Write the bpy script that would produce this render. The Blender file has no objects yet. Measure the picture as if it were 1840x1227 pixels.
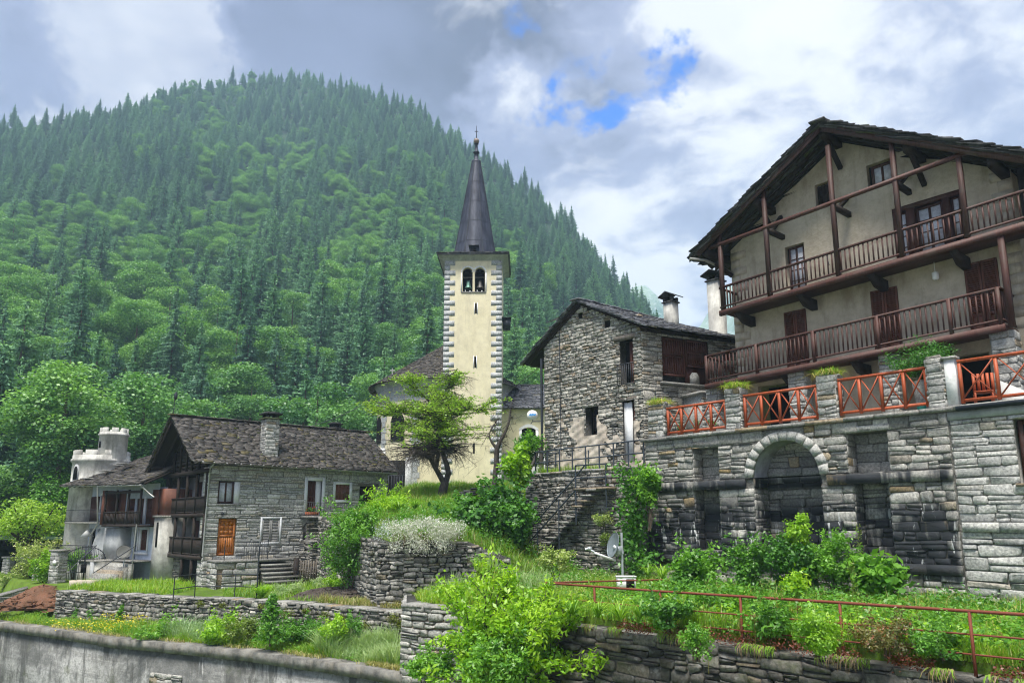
import bpy, math, random
import numpy as np
from math import radians as rad, sin, cos, pi

sc = bpy.context.scene
# ------------------------------------------------------------------ camera
PITCH = math.atan(248 / 1330); ANG = rad(40.9)
cd = bpy.data.cameras.new('camera'); cam = bpy.data.objects.new('camera', cd)
sc.collection.objects.link(cam); sc.camera = cam
cd.sensor_fit = 'HORIZONTAL'; cd.sensor_width = 36.0; cd.lens = 1330 / 1840 * 36
cd.shift_y = 76.5 / 1840; cd.clip_start = 0.1; cd.clip_end = 20000
cam.location = (0, 0, 0); cam.rotation_euler = (pi / 2 + PITCH, 0, -ANG)
FW = np.array([sin(ANG), cos(ANG), 0]); RT = np.array([cos(ANG), -sin(ANG), 0]); UP = np.array([0, 0, 1.0])
CF = FW * cos(PITCH) + UP * sin(PITCH); CU = -FW * sin(PITCH) + UP * cos(PITCH)
def ray(px, py): return CF + RT * (px - 920) / 1330 - CU * (py - 690) / 1330
def at(px, py, dep):                       # the place seen at a photo pixel, DEP metres out
    d = ray(px, py); return d * (dep / (d @ FW))
def atz(px, py, z):
    d = ray(px, py); return d * (z / d[2])
def LD(lat, dep, z=0.0): return RT * lat + FW * dep + UP * z

# ------------------------------------------------------------------ render settings
sc.render.engine = 'CYCLES'
cy = sc.cycles
cy.use_adaptive_sampling = True; cy.adaptive_threshold = 0.015; cy.adaptive_min_samples = 32
cy.filter_width = 1.15; cy.use_denoising = True; cy.denoiser = 'OPENIMAGEDENOISE'
cy.max_bounces = 6; cy.diffuse_bounces = 3; cy.glossy_bounces = 2; cy.transmission_bounces = 3; cy.transparent_max_bounces = 8
cy.volume_bounces = 1; cy.sample_clamp_indirect = 4.0
sc.view_settings.view_transform = 'Standard'; sc.view_settings.look = 'None'
HAZE = 0.00045
sc.view_settings.exposure = 2.4; sc.view_settings.gamma = 1.0

# ------------------------------------------------------------------ sun
SUN_EL = 66.0; SUN_HEAD = rad(40.9 - 160)       # compass-like heading of the sun, clockwise from +Y
sd = np.array([sin(SUN_HEAD) * cos(rad(SUN_EL)), cos(SUN_HEAD) * cos(rad(SUN_EL)), sin(rad(SUN_EL))])
ld_ = bpy.data.lights.new('sun', 'SUN'); ld_.energy = 1.5; ld_.angle = rad(22); ld_.color = (1.0, 0.96, 0.88)
sun = bpy.data.objects.new('sun', ld_); sc.collection.objects.link(sun)
from mathutils import Vector, Matrix
sun.rotation_euler = Vector(sd).to_track_quat('Z', 'Y').to_euler()

# ------------------------------------------------------------------ node helper
class NT:
    def __init__(s, tree): s.t = tree; s.n = tree.nodes; s.l = tree.links
    def __call__(s, kind, **kw):
        nd = s.n.new(kind); ins = kw.pop('i', {})
        for k, v in kw.items(): setattr(nd, k, v)
        for k, v in ins.items(): s.set(nd.inputs[k], v)
        return nd
    def set(s, sock, v):
        if isinstance(v, bpy.types.NodeSocket): s.l.new(v, sock)
        elif isinstance(v, bpy.types.Node): s.l.new(v.outputs[0], sock)
        else:
            if sock.type == 'RGBA' and len(v) == 3: v = (*v, 1)
            sock.default_value = v
    def math(s, op, a, b=0.0, c=0.0, clamp=False):
        nd = s.n.new('ShaderNodeMath'); nd.operation = op; nd.use_clamp = clamp
        s.set(nd.inputs[0], a); s.set(nd.inputs[1], b); s.set(nd.inputs[2], c); return nd.outputs[0]
    def mix(s, f, a, b, blend='MIX'):
        nd = s.n.new('ShaderNodeMix'); nd.data_type = 'RGBA'; nd.blend_type = blend
        s.set(nd.inputs[0], f); s.set(nd.inputs[6], a); s.set(nd.inputs[7], b); return nd.outputs[2]
    def noise(s, vec, scale, detail=4.0, rough=0.55, dist=0.0, out=0):
        nd = s.n.new('ShaderNodeTexNoise'); s.set(nd.inputs['Vector'], vec)
        nd.inputs['Scale'].default_value = scale; nd.inputs['Detail'].default_value = detail
        nd.inputs['Roughness'].default_value = rough; nd.inputs['Distortion'].default_value = dist
        return nd.outputs[out]
    def ramp(s, f, lo, hi, a=0.0, b=1.0):
        nd = s.n.new('ShaderNodeMapRange'); nd.interpolation_type = 'SMOOTHSTEP'
        s.set(nd.inputs[0], f); s.set(nd.inputs[1], lo); s.set(nd.inputs[2], hi); s.set(nd.inputs[3], a); s.set(nd.inputs[4], b)
        return nd.outputs[0]
    def scl(s, vec, sx, sy, sz):
        nd = s.n.new('ShaderNodeVectorMath'); nd.operation = 'MULTIPLY'; s.set(nd.inputs[0], vec); nd.inputs[1].default_value = (sx, sy, sz); return nd.outputs[0]

# ------------------------------------------------------------------ sky: Nishita blue behind broken cloud
w = bpy.data.worlds.new('World'); sc.world = w; w.use_nodes = True
N = NT(w.node_tree); N.n.clear()
sky = N('ShaderNodeTexSky', sky_type='NISHITA', sun_disc=False, sun_elevation=rad(SUN_EL), sun_rotation=SUN_HEAD, altitude=900)
co = N('ShaderNodeTexCoord').outputs['Generated']
sep = N('ShaderNodeSeparateXYZ', i={0: co})
# flatten the dome so that clouds stretch towards the horizon
zz = N.math('ADD', N.math('MAXIMUM', sep.outputs[2], 0.0), 0.55)
comb = N('ShaderNodeCombineXYZ', i={0: N.math('DIVIDE', sep.outputs[0], zz), 1: N.math('DIVIDE', sep.outputs[1], zz), 2: N.math('MULTIPLY', sep.outputs[2], 1.1)}).outputs[0]
warp = N('ShaderNodeVectorMath', operation='MULTIPLY_ADD', i={0: N.noise(comb, 3.0, 4.0, 0.5, 0.0, 1), 1: (0.22, 0.22, 0.22), 2: comb}).outputs[0]
n1 = N.noise(warp, 2.6, 10.0, 0.56, 0.15)
n2 = N.noise(warp, 7.0, 9.0, 0.60, 0.2)
n3 = N.noise(comb, 1.7, 6.0, 0.52)
n4 = N.noise(warp, 4.3, 10.0, 0.6, 0.1)
def blob(px, py, w0, w1):
    d = ray(px, py); d = d / np.linalg.norm(d)
    dt = N('ShaderNodeVectorMath', operation='DISTANCE', i={0: N('ShaderNodeVectorMath', operation='MULTIPLY_ADD', i={0: N('ShaderNodeVectorMath', operation='SUBTRACT', i={0: N.noise(co, 6.5, 8.0, 0.62, 0.0, 1), 1: (.5, .5, .5)}).outputs[0], 1: (0.26, 0.26, 0.26), 2: co}).outputs[0], 1: tuple(d)}).outputs['Value']
    return N.ramp(dt, w0, w1, 1.0, 0.0)
def addb(*a):
    r = a[0]
    for b in a[1:]: r = N.math('ADD', r, b)
    return r
bright = addb(N.math('MULTIPLY', blob(1250, 330, 0.05, 0.48), 0.085), N.math('MULTIPLY', blob(1720, 170, 0.05, 0.40), 0.045),
              N.math('MULTIPLY', blob(255, 95, 0.0, 0.15), 0.30), N.math('MULTIPLY', blob(330, 15, 0.0, 0.09), 0.12), N.math('MULTIPLY', blob(1350, 60, 0.0, 0.2), 0.05),
              N.math('MULTIPLY', blob(905, 205, 0.0, 0.10), 0.16), N.math('MULTIPLY', blob(700, 80, 0.05, 0.34), -0.17), N.math('MULTIPLY', blob(60, 60, 0.05, 0.2), -0.10), N.math('MULTIPLY', blob(1200, 390, 0.0, 0.12), -0.10))
f = N.math('ADD', addb(N.math('MULTIPLY', n1, 0.45), N.math('MULTIPLY', n2, 0.33), N.math('MULTIPLY', n4, 0.25)), bright)
cl = N.mix(N.ramp(f, 0.38, 0.52), (0.115, 0.133, 0.195), (0.27, 0.305, 0.425))
cl = N.mix(N.ramp(f, 0.50, 0.60), cl, (0.60, 0.62, 0.66))
cl = N.mix(N.ramp(n3, 0.48, 0.62, 0.0, 0.7), cl, (0.20, 0.235, 0.36))
cl = N.mix(N.ramp(N.math('ADD', n4, N.math('MULTIPLY', bright, 0.3)), 0.56, 0.68, 0.0, 0.55), cl, (0.68, 0.69, 0.71))
cl = N.mix(1.0, cl, (0.325, 0.322, 0.320), 'MULTIPLY')
holes = addb(N.math('MULTIPLY', blob(1180, 125, 0.0, 0.085), 0.34), N.math('MULTIPLY', blob(1042, 185, 0.0, 0.085), 0.36),
             N.math('MULTIPLY', blob(940, 50, 0.0, 0.08), 0.27), N.math('MULTIPLY', blob(1220, 60, 0.0, 0.07), 0.12))
hm = N.ramp(addb(holes, N.math('MULTIPLY', n2, 0.7), N.math('MULTIPLY', n4, -0.45)), 0.26, 0.44)
bg_c = N('ShaderNodeBackground', i={0: cl, 1: 1.0})
bg_s = N('ShaderNodeBackground', i={0: N.mix(1.0, sky.outputs[0], (0.10, 0.55, 1.15), 'MULTIPLY'), 1: 0.055})
ms = N('ShaderNodeMixShader', i={0: hm, 1: bg_c, 2: bg_s})
out = N('ShaderNodeOutputWorld', i={0: ms})
w.cycles.sampling_method = 'MANUAL'; w.cycles.sample_map_resolution = 1024

# ------------------------------------------------------------------ mesh builder
RG = np.random.default_rng(7)
def U(a=0.0, b=1.0): return float(RG.uniform(a, b))
class MB:
    def __init__(s, xf=None): s.V = []; s.L = []; s.S = []; s.C = []; s.n = 0; s.xf = xf
    def add(s, v, faces, col=None):
        v = np.asarray(v, float).reshape(-1, 3)
        if s.xf is not None: v = v @ s.xf[:3, :3].T + s.xf[:3, 3]
        if isinstance(faces, np.ndarray):
            m, k = faces.shape; s.L.append((faces + s.n).ravel()); s.S.append(np.full(m, k))
        else:
            m = len(faces); s.S.append(np.array([len(f) for f in faces]))
            s.L.append(np.concatenate([np.asarray(f) for f in faces]) + s.n)
        if col is None: col = (U(), U(), U())
        col = np.asarray(col, float)
        s.C.append(np.tile(col, (m, 1)) if col.ndim == 1 else col)
        s.V.append(v); s.n += len(v)
    def box(s, x0, x1, y0, y1, z0, z1, col=None):
        s.add([(x0, y0, z0), (x1, y0, z0), (x1, y1, z0), (x0, y1, z0), (x0, y0, z1), (x1, y0, z1), (x1, y1, z1), (x0, y1, z1)],
              [(0, 3, 2, 1), (4, 5, 6, 7), (0, 1, 5, 4), (1, 2, 6, 5), (2, 3, 7, 6), (3, 0, 4, 7)], col)
    def beam(s, p, q, wd, ht, col=None, up=(0, 0, 1)):
        p = np.array(p, float); q = np.array(q, float); d = q - p; d /= np.linalg.norm(d)
        u = np.array(up, float)
        if abs(d @ u) > 0.98: u = np.array([1.0, 0, 0])
        a = np.cross(d, u); a /= np.linalg.norm(a); b = np.cross(a, d)
        o = [(-1, -1), (1, -1), (1, 1), (-1, 1)]
        v = [e + a * i * wd / 2 + b * j * ht / 2 for e in (p, q) for i, j in o]
        s.add(v, [(3, 2, 1, 0), (4, 5, 6, 7), (0, 1, 5, 4), (1, 2, 6, 5), (2, 3, 7, 6), (3, 0, 4, 7)], col)
    def tube(s, pts, r, k=6, col=None, cap=True):
        pts = np.asarray(pts, float); m = len(pts); r = np.full(m, r) if np.isscalar(r) else np.asarray(r, float)
        t = np.gradient(pts, axis=0); t /= np.maximum(np.linalg.norm(t, axis=1, keepdims=True), 1e-9)
        ref = np.array([0, 0, 1.0]) if abs(t[0, 2]) < 0.9 else np.array([1.0, 0, 0])
        v = np.zeros((m, k, 3)); an = np.arange(k) * 2 * pi / k
        for i in range(m):
            a = np.cross(t[i], ref); a /= max(np.linalg.norm(a), 1e-9); b = np.cross(t[i], a); ref = np.cross(a, t[i]) if False else ref
            v[i] = pts[i] + r[i] * (np.cos(an)[:, None] * a + np.sin(an)[:, None] * b)
        ii = np.arange(m - 1)[:, None] * k; j = np.arange(k)[None]; jn = (j + 1) % k
        fc = np.stack([ii + j, ii + k + j, ii + k + jn, ii + jn], -1).reshape(-1, 4)
        s.add(v.reshape(-1, 3), fc, col)
        if cap:
            s.add(v[0], [tuple(range(k))], col); s.add(v[-1], [tuple(range(k - 1, -1, -1))], col)
    def lathe(s, prof, c=(0, 0, 0), k=24, a0=0.0, a1=2 * pi, col=None):
        prof = np.asarray(prof, float); m = len(prof); full = abs(a1 - a0 - 2 * pi) < 1e-6
        an = np.linspace(a0, a1, k, endpoint=not full)
        v = np.stack([prof[:, 0:1] * np.cos(an), prof[:, 0:1] * np.sin(an), np.repeat(prof[:, 1:2], k, 1)], -1) + np.asarray(c, float)
        kk = k if full else k - 1
        ii = np.arange(m - 1)[:, None] * k; j = np.arange(kk)[None]; jn = (j + 1) % k
        s.add(v.reshape(-1, 3), np.stack([ii + j, ii + jn, ii + k + jn, ii + k + j], -1).reshape(-1, 4), col)
    def prism(s, poly, y0, y1, col=None):        # poly in (x,z), extruded in y
        n = len(poly); v = [(x, y0, z) for x, z in poly] + [(x, y1, z) for x, z in poly]
        s.add(v, [tuple(range(n)), tuple(range(2 * n - 1, n - 1, -1))] + [(i, i + n, (i + 1) % n + n, (i + 1) % n) for i in range(n)], col)
    def build(s, name, mat, parent=None, smooth=False):
        me = bpy.data.meshes.new(name)
        V = np.concatenate(s.V); L = np.concatenate(s.L).astype(np.int32); S = np.concatenate(s.S).astype(np.int32); Cc = np.concatenate(s.C)
        me.vertices.add(len(V)); me.vertices.foreach_set('co', V.astype(np.float32).ravel())
        me.loops.add(len(L)); me.loops.foreach_set('vertex_index', L)
        me.polygons.add(len(S)); st = np.zeros(len(S), np.int32); st[1:] = np.cumsum(S)[:-1]
        me.polygons.foreach_set('loop_start', st); me.polygons.foreach_set('loop_total', S)
        if smooth: me.polygons.foreach_set('use_smooth', np.ones(len(S), bool))
        at_ = me.color_attributes.new('col', 'FLOAT_COLOR', 'CORNER')
        cc = np.ones((len(L), 4), np.float32); cc[:, :3] = np.repeat(Cc, S, axis=0); at_.data.foreach_set('color', cc.ravel())
        me.update(calc_edges=True); me.validate(clean_customdata=False)
        if mat is not None: me.materials.append(mat)
        return link(name, me, parent)
def link(name, me, parent=None):
    o = bpy.data.objects.new(name, me); sc.collection.objects.link(o)
    if parent is not None:
        o.parent = parent
        if me is not None: o.location = (0, 0, -parent.get('zb', 0.0)) if parent.get('zb') is not None else (0, 0, 0)
    return o
def tag(o, label=None, cat=None, group=None, kind=None):
    if label: o['label'] = label
    if cat: o['category'] = cat
    if group: o['group'] = group
    if kind: o['kind'] = kind
    return o
def thing(name, label, cat, loc=(0, 0, 0), rotz=0.0, group=None):
    """An Empty at the thing's base; meshes of its parts are written with z measured from eye level, or from the base if loc[2] is 0."""
    o = bpy.data.objects.new(name, None); sc.collection.objects.link(o); o.empty_display_size = 0.3
    o.location = loc; o.rotation_euler = (0, 0, rad(rotz)); return tag(o, label, cat, group)
def part(mb, name, mat, parent, smooth=False, absz=True):
    o = mb.build(name, mat, parent, smooth)
    if absz and parent is not None and parent.type == 'EMPTY': o.location = (0, 0, -parent.location.z)
    return o
def XF(loc=(0, 0, 0), rotz=0.0):
    a = rad(rotz); m = np.eye(4); m[:2, :2] = [[cos(a), -sin(a)], [sin(a), cos(a)]]; m[:3, 3] = loc; return m
def dup(root, loc=None, rotz=None, scale=None, label=None, group=None):
    r = root.copy(); sc.collection.objects.link(r)
    if loc is not None: r.location = loc
    if rotz is not None: r.rotation_euler = (0, 0, rotz)
    if scale is not None: r.scale = (scale[0], scale[1], scale[2]) if hasattr(scale, '__len__') else (scale,) * 3
    if label: r['label'] = label
    if group: r['group'] = group
    for ch in list(root.children):
        c = ch.copy(); sc.collection.objects.link(c); c.parent = r
        for g in list(ch.children):
            d = g.copy(); sc.collection.objects.link(d); d.parent = c
    return r

# ------------------------------------------------------------------ materials
def newmat(name):
    m = bpy.data.materials.new(name); m.use_nodes = True; n = NT(m.node_tree); n.n.clear(); return m, n
def finish(n, m, col, rough=0.85, bump=None, bdist=0.02, bstr=0.6, metal=0.0, spec=0.3):
    p = n('ShaderNodeBsdfPrincipled', i={'Base Color': col, 'Roughness': rough, 'Metallic': metal, 'Specular IOR Level': spec})
    if bump is not None:
        n.set(p.inputs['Normal'], n('ShaderNodeBump', i={'Strength': bstr, 'Distance': bdist, 'Height': bump}).outputs[0])
    n('ShaderNodeOutputMaterial', i={0: p}); return m
def stone_mat(name, dark, light, warm=(0.30, 0.23, 0.15), warm_at=0.88, lichen=0.25, stain=None, fine=14.0):
    m, n = newmat(name); a = n('ShaderNodeSeparateColor', i={0: n('ShaderNodeAttribute', attribute_name='col').outputs[0]})
    o = n('ShaderNodeTexCoord').outputs['Object']
    c = n.mix(a.outputs[0], (dark[0] * 1.03, dark[1], dark[2] * .94), (light[0] * 1.04, light[1], light[2] * .93))
    c = n.mix(n.ramp(a.outputs[1], warm_at, min(warm_at + 0.1, 1.0)), c, warm)
    f1 = n.noise(o, fine, 6, 0.65); f2 = n.noise(o, fine * 0.28, 5, 0.6)
    c = n.mix(1.0, c, n.mix(n.ramp(f1, 0.3, 0.7), (0.55, 0.55, 0.56), (1.3, 1.3, 1.28)), 'MULTIPLY')
    c = n.mix(n.ramp(f2, 0.55, 0.72, 0.0, lichen), c, (0.42, 0.43, 0.42))
    c = n.mix(n.ramp(n.noise(o, fine * 0.9, 4, 0.7), 0.62, 0.72, 0.0, 0.4), c, (0.04, 0.045, 0.045))
    if stain is not None:
        c = stain(n, o, c, a)
    return finish(n, m, c, 0.9, f1, 0.03, 0.8)
def wall_stain(n, o, c, a):
    s = n('ShaderNodeSeparateXYZ', i={0: o}); z = s.outputs[2]
    strk = n.noise(n.scl(o, 2.2, 2.2, 0.28), 1.0, 7, 0.65, 0.7); blot = n.noise(o, 0.55, 4, 0.6)
    zone = n.math('MAXIMUM', n.math('MULTIPLY', n.ramp(z, -2.2, -1.2), n.ramp(z, 1.1, 0.3, 0.0, 1.0)), n.math('MULTIPLY', n.ramp(z, 1.05, 1.25), n.ramp(z, 1.7, 1.45)))
    rgt = n.ramp(s.outputs[0], 11.2, 11.45, 1.0, 0.0)
    k = n.math('ADD', n.math('MULTIPLY', strk, 0.55), n.math('MULTIPLY', blot, 0.55))
    k = n.math('ADD', k, n.math('MULTIPLY', n.math('SUBTRACT', a.outputs[2], 0.5), 0.16))
    k = n.math('MULTIPLY', n.math('MULTIPLY', n.ramp(k, 0.42, 0.56), n.math('ADD', n.math('MULTIPLY', zone, 0.8), 0.2)), rgt)
    c = n.mix(k, c, (0.028, 0.031, 0.036))
    wh = n.noise(n.scl(o, 7.0, 7.0, 1.1), 1.0, 4, 0.6, 0.2)
    wz = n.math('MULTIPLY', n.ramp(wh, 0.61, 0.66), n.math('MULTIPLY', n.ramp(z, -2.4, -1.6), n.ramp(z, 1.4, -0.6, 0.0, 1.0)))
    return n.mix(n.math('MULTIPLY', wz, n.math('MULTIPLY', rgt, 0.85)), c, (0.62, 0.63, 0.62))
def moss_stain(n, o, c, a):
    g = n.noise(o, 1.1, 5, 0.65)
    c = n.mix(n.ramp(g, 0.56, 0.72, 0.0, 0.55), c, (0.07, 0.085, 0.03))
    return n.mix(n.ramp(n.noise(n.scl(o, 1.7, 1.7, 0.4), 1.0, 4, 0.6), 0.5, 0.7, 0.0, 0.5), c, (0.035, 0.036, 0.036))
M = {}
M['ashlar'] = stone_mat('ashlar_stone', (0.17, 0.17, 0.168), (0.50, 0.50, 0.485), (0.36, 0.26, 0.13), 0.92, 0.35, wall_stain)
M['pier'] = stone_mat('pier_stone', (0.22, 0.225, 0.23), (0.46, 0.47, 0.47), lichen=0.5)
M['rubble'] = stone_mat('barn_rubble_stone', (0.14, 0.14, 0.135), (0.50, 0.495, 0.47), (0.27, 0.22, 0.16), 0.84, 0.3)
M['dry'] = stone_mat('dry_stone', (0.075, 0.075, 0.074), (0.42, 0.415, 0.40), (0.20, 0.17, 0.12), 0.9, 0.3, moss_stain)
M['pale_dry'] = stone_mat('pale_dry_stone', (0.20, 0.20, 0.20), (0.47, 0.475, 0.47), (0.30, 0.25, 0.18), 0.9, 0.35)
M['house_stone'] = stone_mat('house_stone', (0.27, 0.28, 0.285), (0.52, 0.53, 0.53), (0.36, 0.33, 0.27), 0.85, 0.4)
M['slab'] = stone_mat('stone_slab', (0.17, 0.17, 0.17), (0.33, 0.335, 0.33), lichen=0.5)
M['slate'] = stone_mat('roof_slate', (0.035, 0.034, 0.036), (0.155, 0.145, 0.14), (0.13, 0.11, 0.05), 0.92, 0.16, None, 5.0)
M['slate_blue'] = stone_mat('blue_roof_slate', (0.05, 0.055, 0.07), (0.22, 0.235, 0.28), (0.16, 0.15, 0.12), 0.95, 0.2, None, 5.0)
M['slate_dark'] = stone_mat('dark_roof_slate', (0.018, 0.02, 0.024), (0.10, 0.105, 0.115), (0.06, 0.07, 0.03), 0.9, 0.1, None, 5.0)
M['mortar'] = stone_mat('mortar', (0.20, 0.20, 0.195), (0.26, 0.26, 0.25))
M['dark_joint'] = stone_mat('dark_joint', (0.045, 0.046, 0.046), (0.06, 0.06, 0.06))
M['mid_joint'] = stone_mat('mid_joint', (0.13, 0.13, 0.128), (0.17, 0.17, 0.165), stain=None)
M['quoin'] = stone_mat('quoin_render', (0.36, 0.385, 0.41), (0.43, 0.455, 0.48), (0.4, 0.42, 0.43), 0.95, 0.25)
def plaster(name, c0, c1, scale=1.2, bs=9.0, dirt=(0.25, 0.22, 0.18), damt=0.35, bstr=0.5):
    m, n = newmat(name); o = n('ShaderNodeTexCoord').outputs['Object']
    c = n.mix(n.ramp(n.noise(o, scale, 6, 0.6), 0.3, 0.7), c0, c1)
    c = n.mix(n.ramp(n.noise(n.scl(o, 1.5, 1.5, 0.5), 0.8, 5, 0.65), 0.46, 0.68, 0.0, damt), c, dirt)
    c = n.mix(n.ramp(n.noise(o, scale * 4.5, 5, 0.7), 0.58, 0.7, 0.0, damt * .5), c, dirt)
    b = n.noise(o, bs, 7, 0.68); c = n.mix(n.ramp(b, 0.38, 0.7, 0.0, 0.34), c, dirt)
    c = n.mix(n.ramp(n.noise(n.scl(o, 5, 5, .35), 1.0, 4, 0.6), 0.56, 0.7, 0.0, damt * .45), c, dirt)
    return finish(n, m, c, 0.92, b, 0.03, bstr)
M['cream'] = plaster('cream_render', (0.45, 0.39, 0.295), (0.57, 0.505, 0.40), 0.9, 5.0, (0.27, 0.22, 0.16), 0.75, 1.6)
M['yellow'] = plaster('yellow_render', (0.70, 0.63, 0.42), (0.76, 0.69, 0.48), 0.6, 1.6, (0.42, 0.37, 0.26), 0.42, 0.5)
M['white'] = plaster('white_render', (0.66, 0.67, 0.66), (0.78, 0.78, 0.76), 1.3, 6.0, (0.30, 0.30, 0.28), 0.45)
M['grey_render'] = plaster('grey_render', (0.36, 0.37, 0.38), (0.52, 0.53, 0.53), 1.3, 6.0, (0.20, 0.20, 0.20), 0.5)
M['blue_render'] = plaster('blue_render', (0.42, 0.48, 0.58), (0.55, 0.60, 0.68), 1.3, 6.0, (0.25, 0.27, 0.30), 0.4)
M['dirty_white'] = plaster('weathered_white_render', (0.42, 0.41, 0.38), (0.60, 0.59, 0.54), 1.6, 4.0, (0.17, 0.165, 0.15), 0.8, 0.8)
M['dark_wall'] = stone_mat('dark_bank_stone', (0.022, 0.022, 0.022), (0.17, 0.165, 0.155), (0.16, 0.13, 0.09), 0.88, 0.3, moss_stain)
M['tan_patch'] = plaster('old_plaster', (0.48, 0.41, 0.33), (0.62, 0.55, 0.46), 1.6, 7.0, (0.22, 0.19, 0.16), 0.6)
M['whitepaint'] = plaster('white_paint', (0.74, 0.75, 0.76), (0.8, 0.8, 0.8), 2, 10, (0.45, 0.45, 0.44), 0.15, 0.2)
def river_concrete():
    m, n = newmat('weathered_concrete'); o = n('ShaderNodeTexCoord').outputs['Object']
    big = n.noise(o, .45, 7, 0.68, .4)
    c = n.mix(n.ramp(big, 0.36, 0.62), (0.11, 0.112, 0.108), (0.40, 0.40, 0.385))
    c = n.mix(n.ramp(n.noise(n.scl(o, 1.6, 1.6, 0.35), 1.0, 7, 0.68, 0.6), 0.5, 0.62, 0.0, 0.75), c, (0.06, 0.062, 0.058))
    c = n.mix(n.ramp(n.noise(n.scl(o, 3.0, 3.0, 0.25), 1.0, 4, 0.6, .5), 0.64, 0.70, 0.0, 0.6), c, (0.56, 0.56, 0.54))
    c = n.mix(n.ramp(n.noise(n.scl(o, .25, .25, 5.0), 1.0, 3, 0.5), 0.56, 0.62, 0.0, 0.3), c, (0.09, 0.09, 0.088))
    c = n.mix(n.ramp(n.noise(o, .8, 6, 0.65), 0.60, 0.70, 0.0, 0.5), c, (0.09, 0.105, 0.045))
    f = n.noise(o, 9, 7, 0.72); c = n.mix(n.ramp(f, 0.42, 0.66, 0.0, 0.5), c, (0.08, 0.08, 0.078))
    return finish(n, m, c, 0.9, f, 0.05, 1.0)
M['concrete'] = river_concrete()
M['rough_concrete'] = plaster('rough_dark_concrete', (0.06, 0.06, 0.058), (0.22, 0.215, 0.20), 2.2, 5.0, (0.30, 0.27, 0.22), 0.5, 1.0)
def wood(name, c0, c1, scale=(30, 30, 1.6), rough=0.6, worn=None):
    m, n = newmat(name); o = n('ShaderNodeTexCoord').outputs['Object']
    a = n('ShaderNodeSeparateColor', i={0: n('ShaderNodeAttribute', attribute_name='col').outputs[0]})
    g = n.noise(n.scl(o, *scale), 1.0, 5, 0.6, 0.4)
    c = n.mix(n.ramp(g, 0.3, 0.7), c0, c1)
    c = n.mix(n.math('MULTIPLY', a.outputs[0], 0.45), c, tuple(x * 0.6 for x in c0))
    if worn: c = n.mix(n.ramp(n.noise(o, 2.2, 7, 0.7), 0.48, 0.66, 0.0, 0.75), c, worn)
    c = n.mix(n.ramp(n.noise(o, 1.1, 5, 0.65), 0.5, 0.7, 0.0, 0.5), c, tuple(x * 0.5 for x in c0))
    return finish(n, m, c, rough, g, 0.01, 0.4)
M['brown'] = wood('brown_timber', (0.060, 0.025, 0.020), (0.105, 0.044, 0.034), worn=(0.10, 0.07, 0.055))
M['red'] = wood('red_painted_wood', (0.34, 0.065, 0.022), (0.48, 0.11, 0.04), rough=0.5, worn=(0.30, 0.08, 0.04))
M['dark_brown'] = wood('dark_brown_timber', (0.045, 0.022, 0.018), (0.085, 0.042, 0.034), worn=(0.075, 0.055, 0.045))
M['dark'] = wood('dark_old_timber', (0.018, 0.013, 0.011), (0.045, 0.032, 0.026), rough=0.8)
M['grey_wood'] = wood('weathered_wood', (0.10, 0.085, 0.07), (0.20, 0.175, 0.15), rough=0.85)
M['orange'] = wood('varnished_door', (0.42, 0.13, 0.022), (0.55, 0.20, 0.04), rough=0.35)
M['redbrown'] = wood('red_brown_door', (0.07, 0.022, 0.015), (0.12, 0.042, 0.028), rough=0.6)
M['shutter'] = wood('shutter_wood', (0.14, 0.05, 0.032), (0.21, 0.085, 0.055), rough=0.65, worn=(0.17, 0.1, 0.08))
M['grey_shutter'] = wood('grey_shutter', (0.30, 0.29, 0.27), (0.40, 0.39, 0.37), rough=0.7)
def flat(name, c, rough=0.5, metal=0.0, spec=0.4, var=0.25):
    m, n = newmat(name); o = n('ShaderNodeTexCoord').outputs['Object']
    f = n.noise(o, 9, 4, 0.6)
    return finish(n, m, n.mix(n.ramp(f, 0.35, 0.7, 0.0, var), c, tuple(x * 0.45 for x in c)), rough, None, metal=metal, spec=spec)
M['iron'] = flat('dark_iron', (0.035, 0.04, 0.05), 0.5, 0.3)
M['slate_iron'] = flat('grey_blue_iron', (0.05, 0.062, 0.08), 0.5, 0.3)
M['rust'] = flat('rusty_iron', (0.20, 0.055, 0.03), 0.75, 0.2)
M['zinc'] = flat('zinc', (0.42, 0.42, 0.40), 0.45, 0.5)
M['black'] = flat('shade_black', (0.012, 0.012, 0.013), 0.9, 0.0, 0.1)  # near-black that paints indoor shade; small black parts use it too
M['dishgrey'] = flat('dish_grey', (0.19, 0.225, 0.24), 0.45, 0.1)
M['dish_brown'] = flat('dull_dish', (0.13, 0.13, 0.12), 0.6)
M['galv'] = flat('galvanised_steel', (0.50, 0.53, 0.54), 0.4, 0.4)
M['whiteplastic'] = flat('white_enamel', (0.78, 0.78, 0.76), 0.4, 0.0, 0.4, 0.12)
M['blueink'] = flat('blue_lettering', (0.02, 0.30, 0.75), 0.5)
M['copper_bell'] = flat('green_bell_bronze', (0.16, 0.30, 0.24), 0.5, 0.5)
M['iron_bell'] = flat('brown_bell_bronze', (0.14, 0.13, 0.12), 0.5, 0.5)
M['ball_metal'] = flat('weathered_ball', (0.24, 0.19, 0.16), 0.5)
M['terracotta'] = flat('terracotta', (0.30, 0.09, 0.04), 0.8)
M['greenbottle'] = flat('green_plastic', (0.02, 0.25, 0.20), 0.4)
M['cover'] = flat('pale_cover', (0.50, 0.50, 0.48), 0.6)
M['glass'] = flat('window_glass', (0.03, 0.035, 0.045), 0.08, 0.0, 0.8, 0.0)
M['curtain'] = flat('lace_curtain', (0.62, 0.64, 0.68), 0.4, 0.0, 0.5, 0.5)
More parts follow.
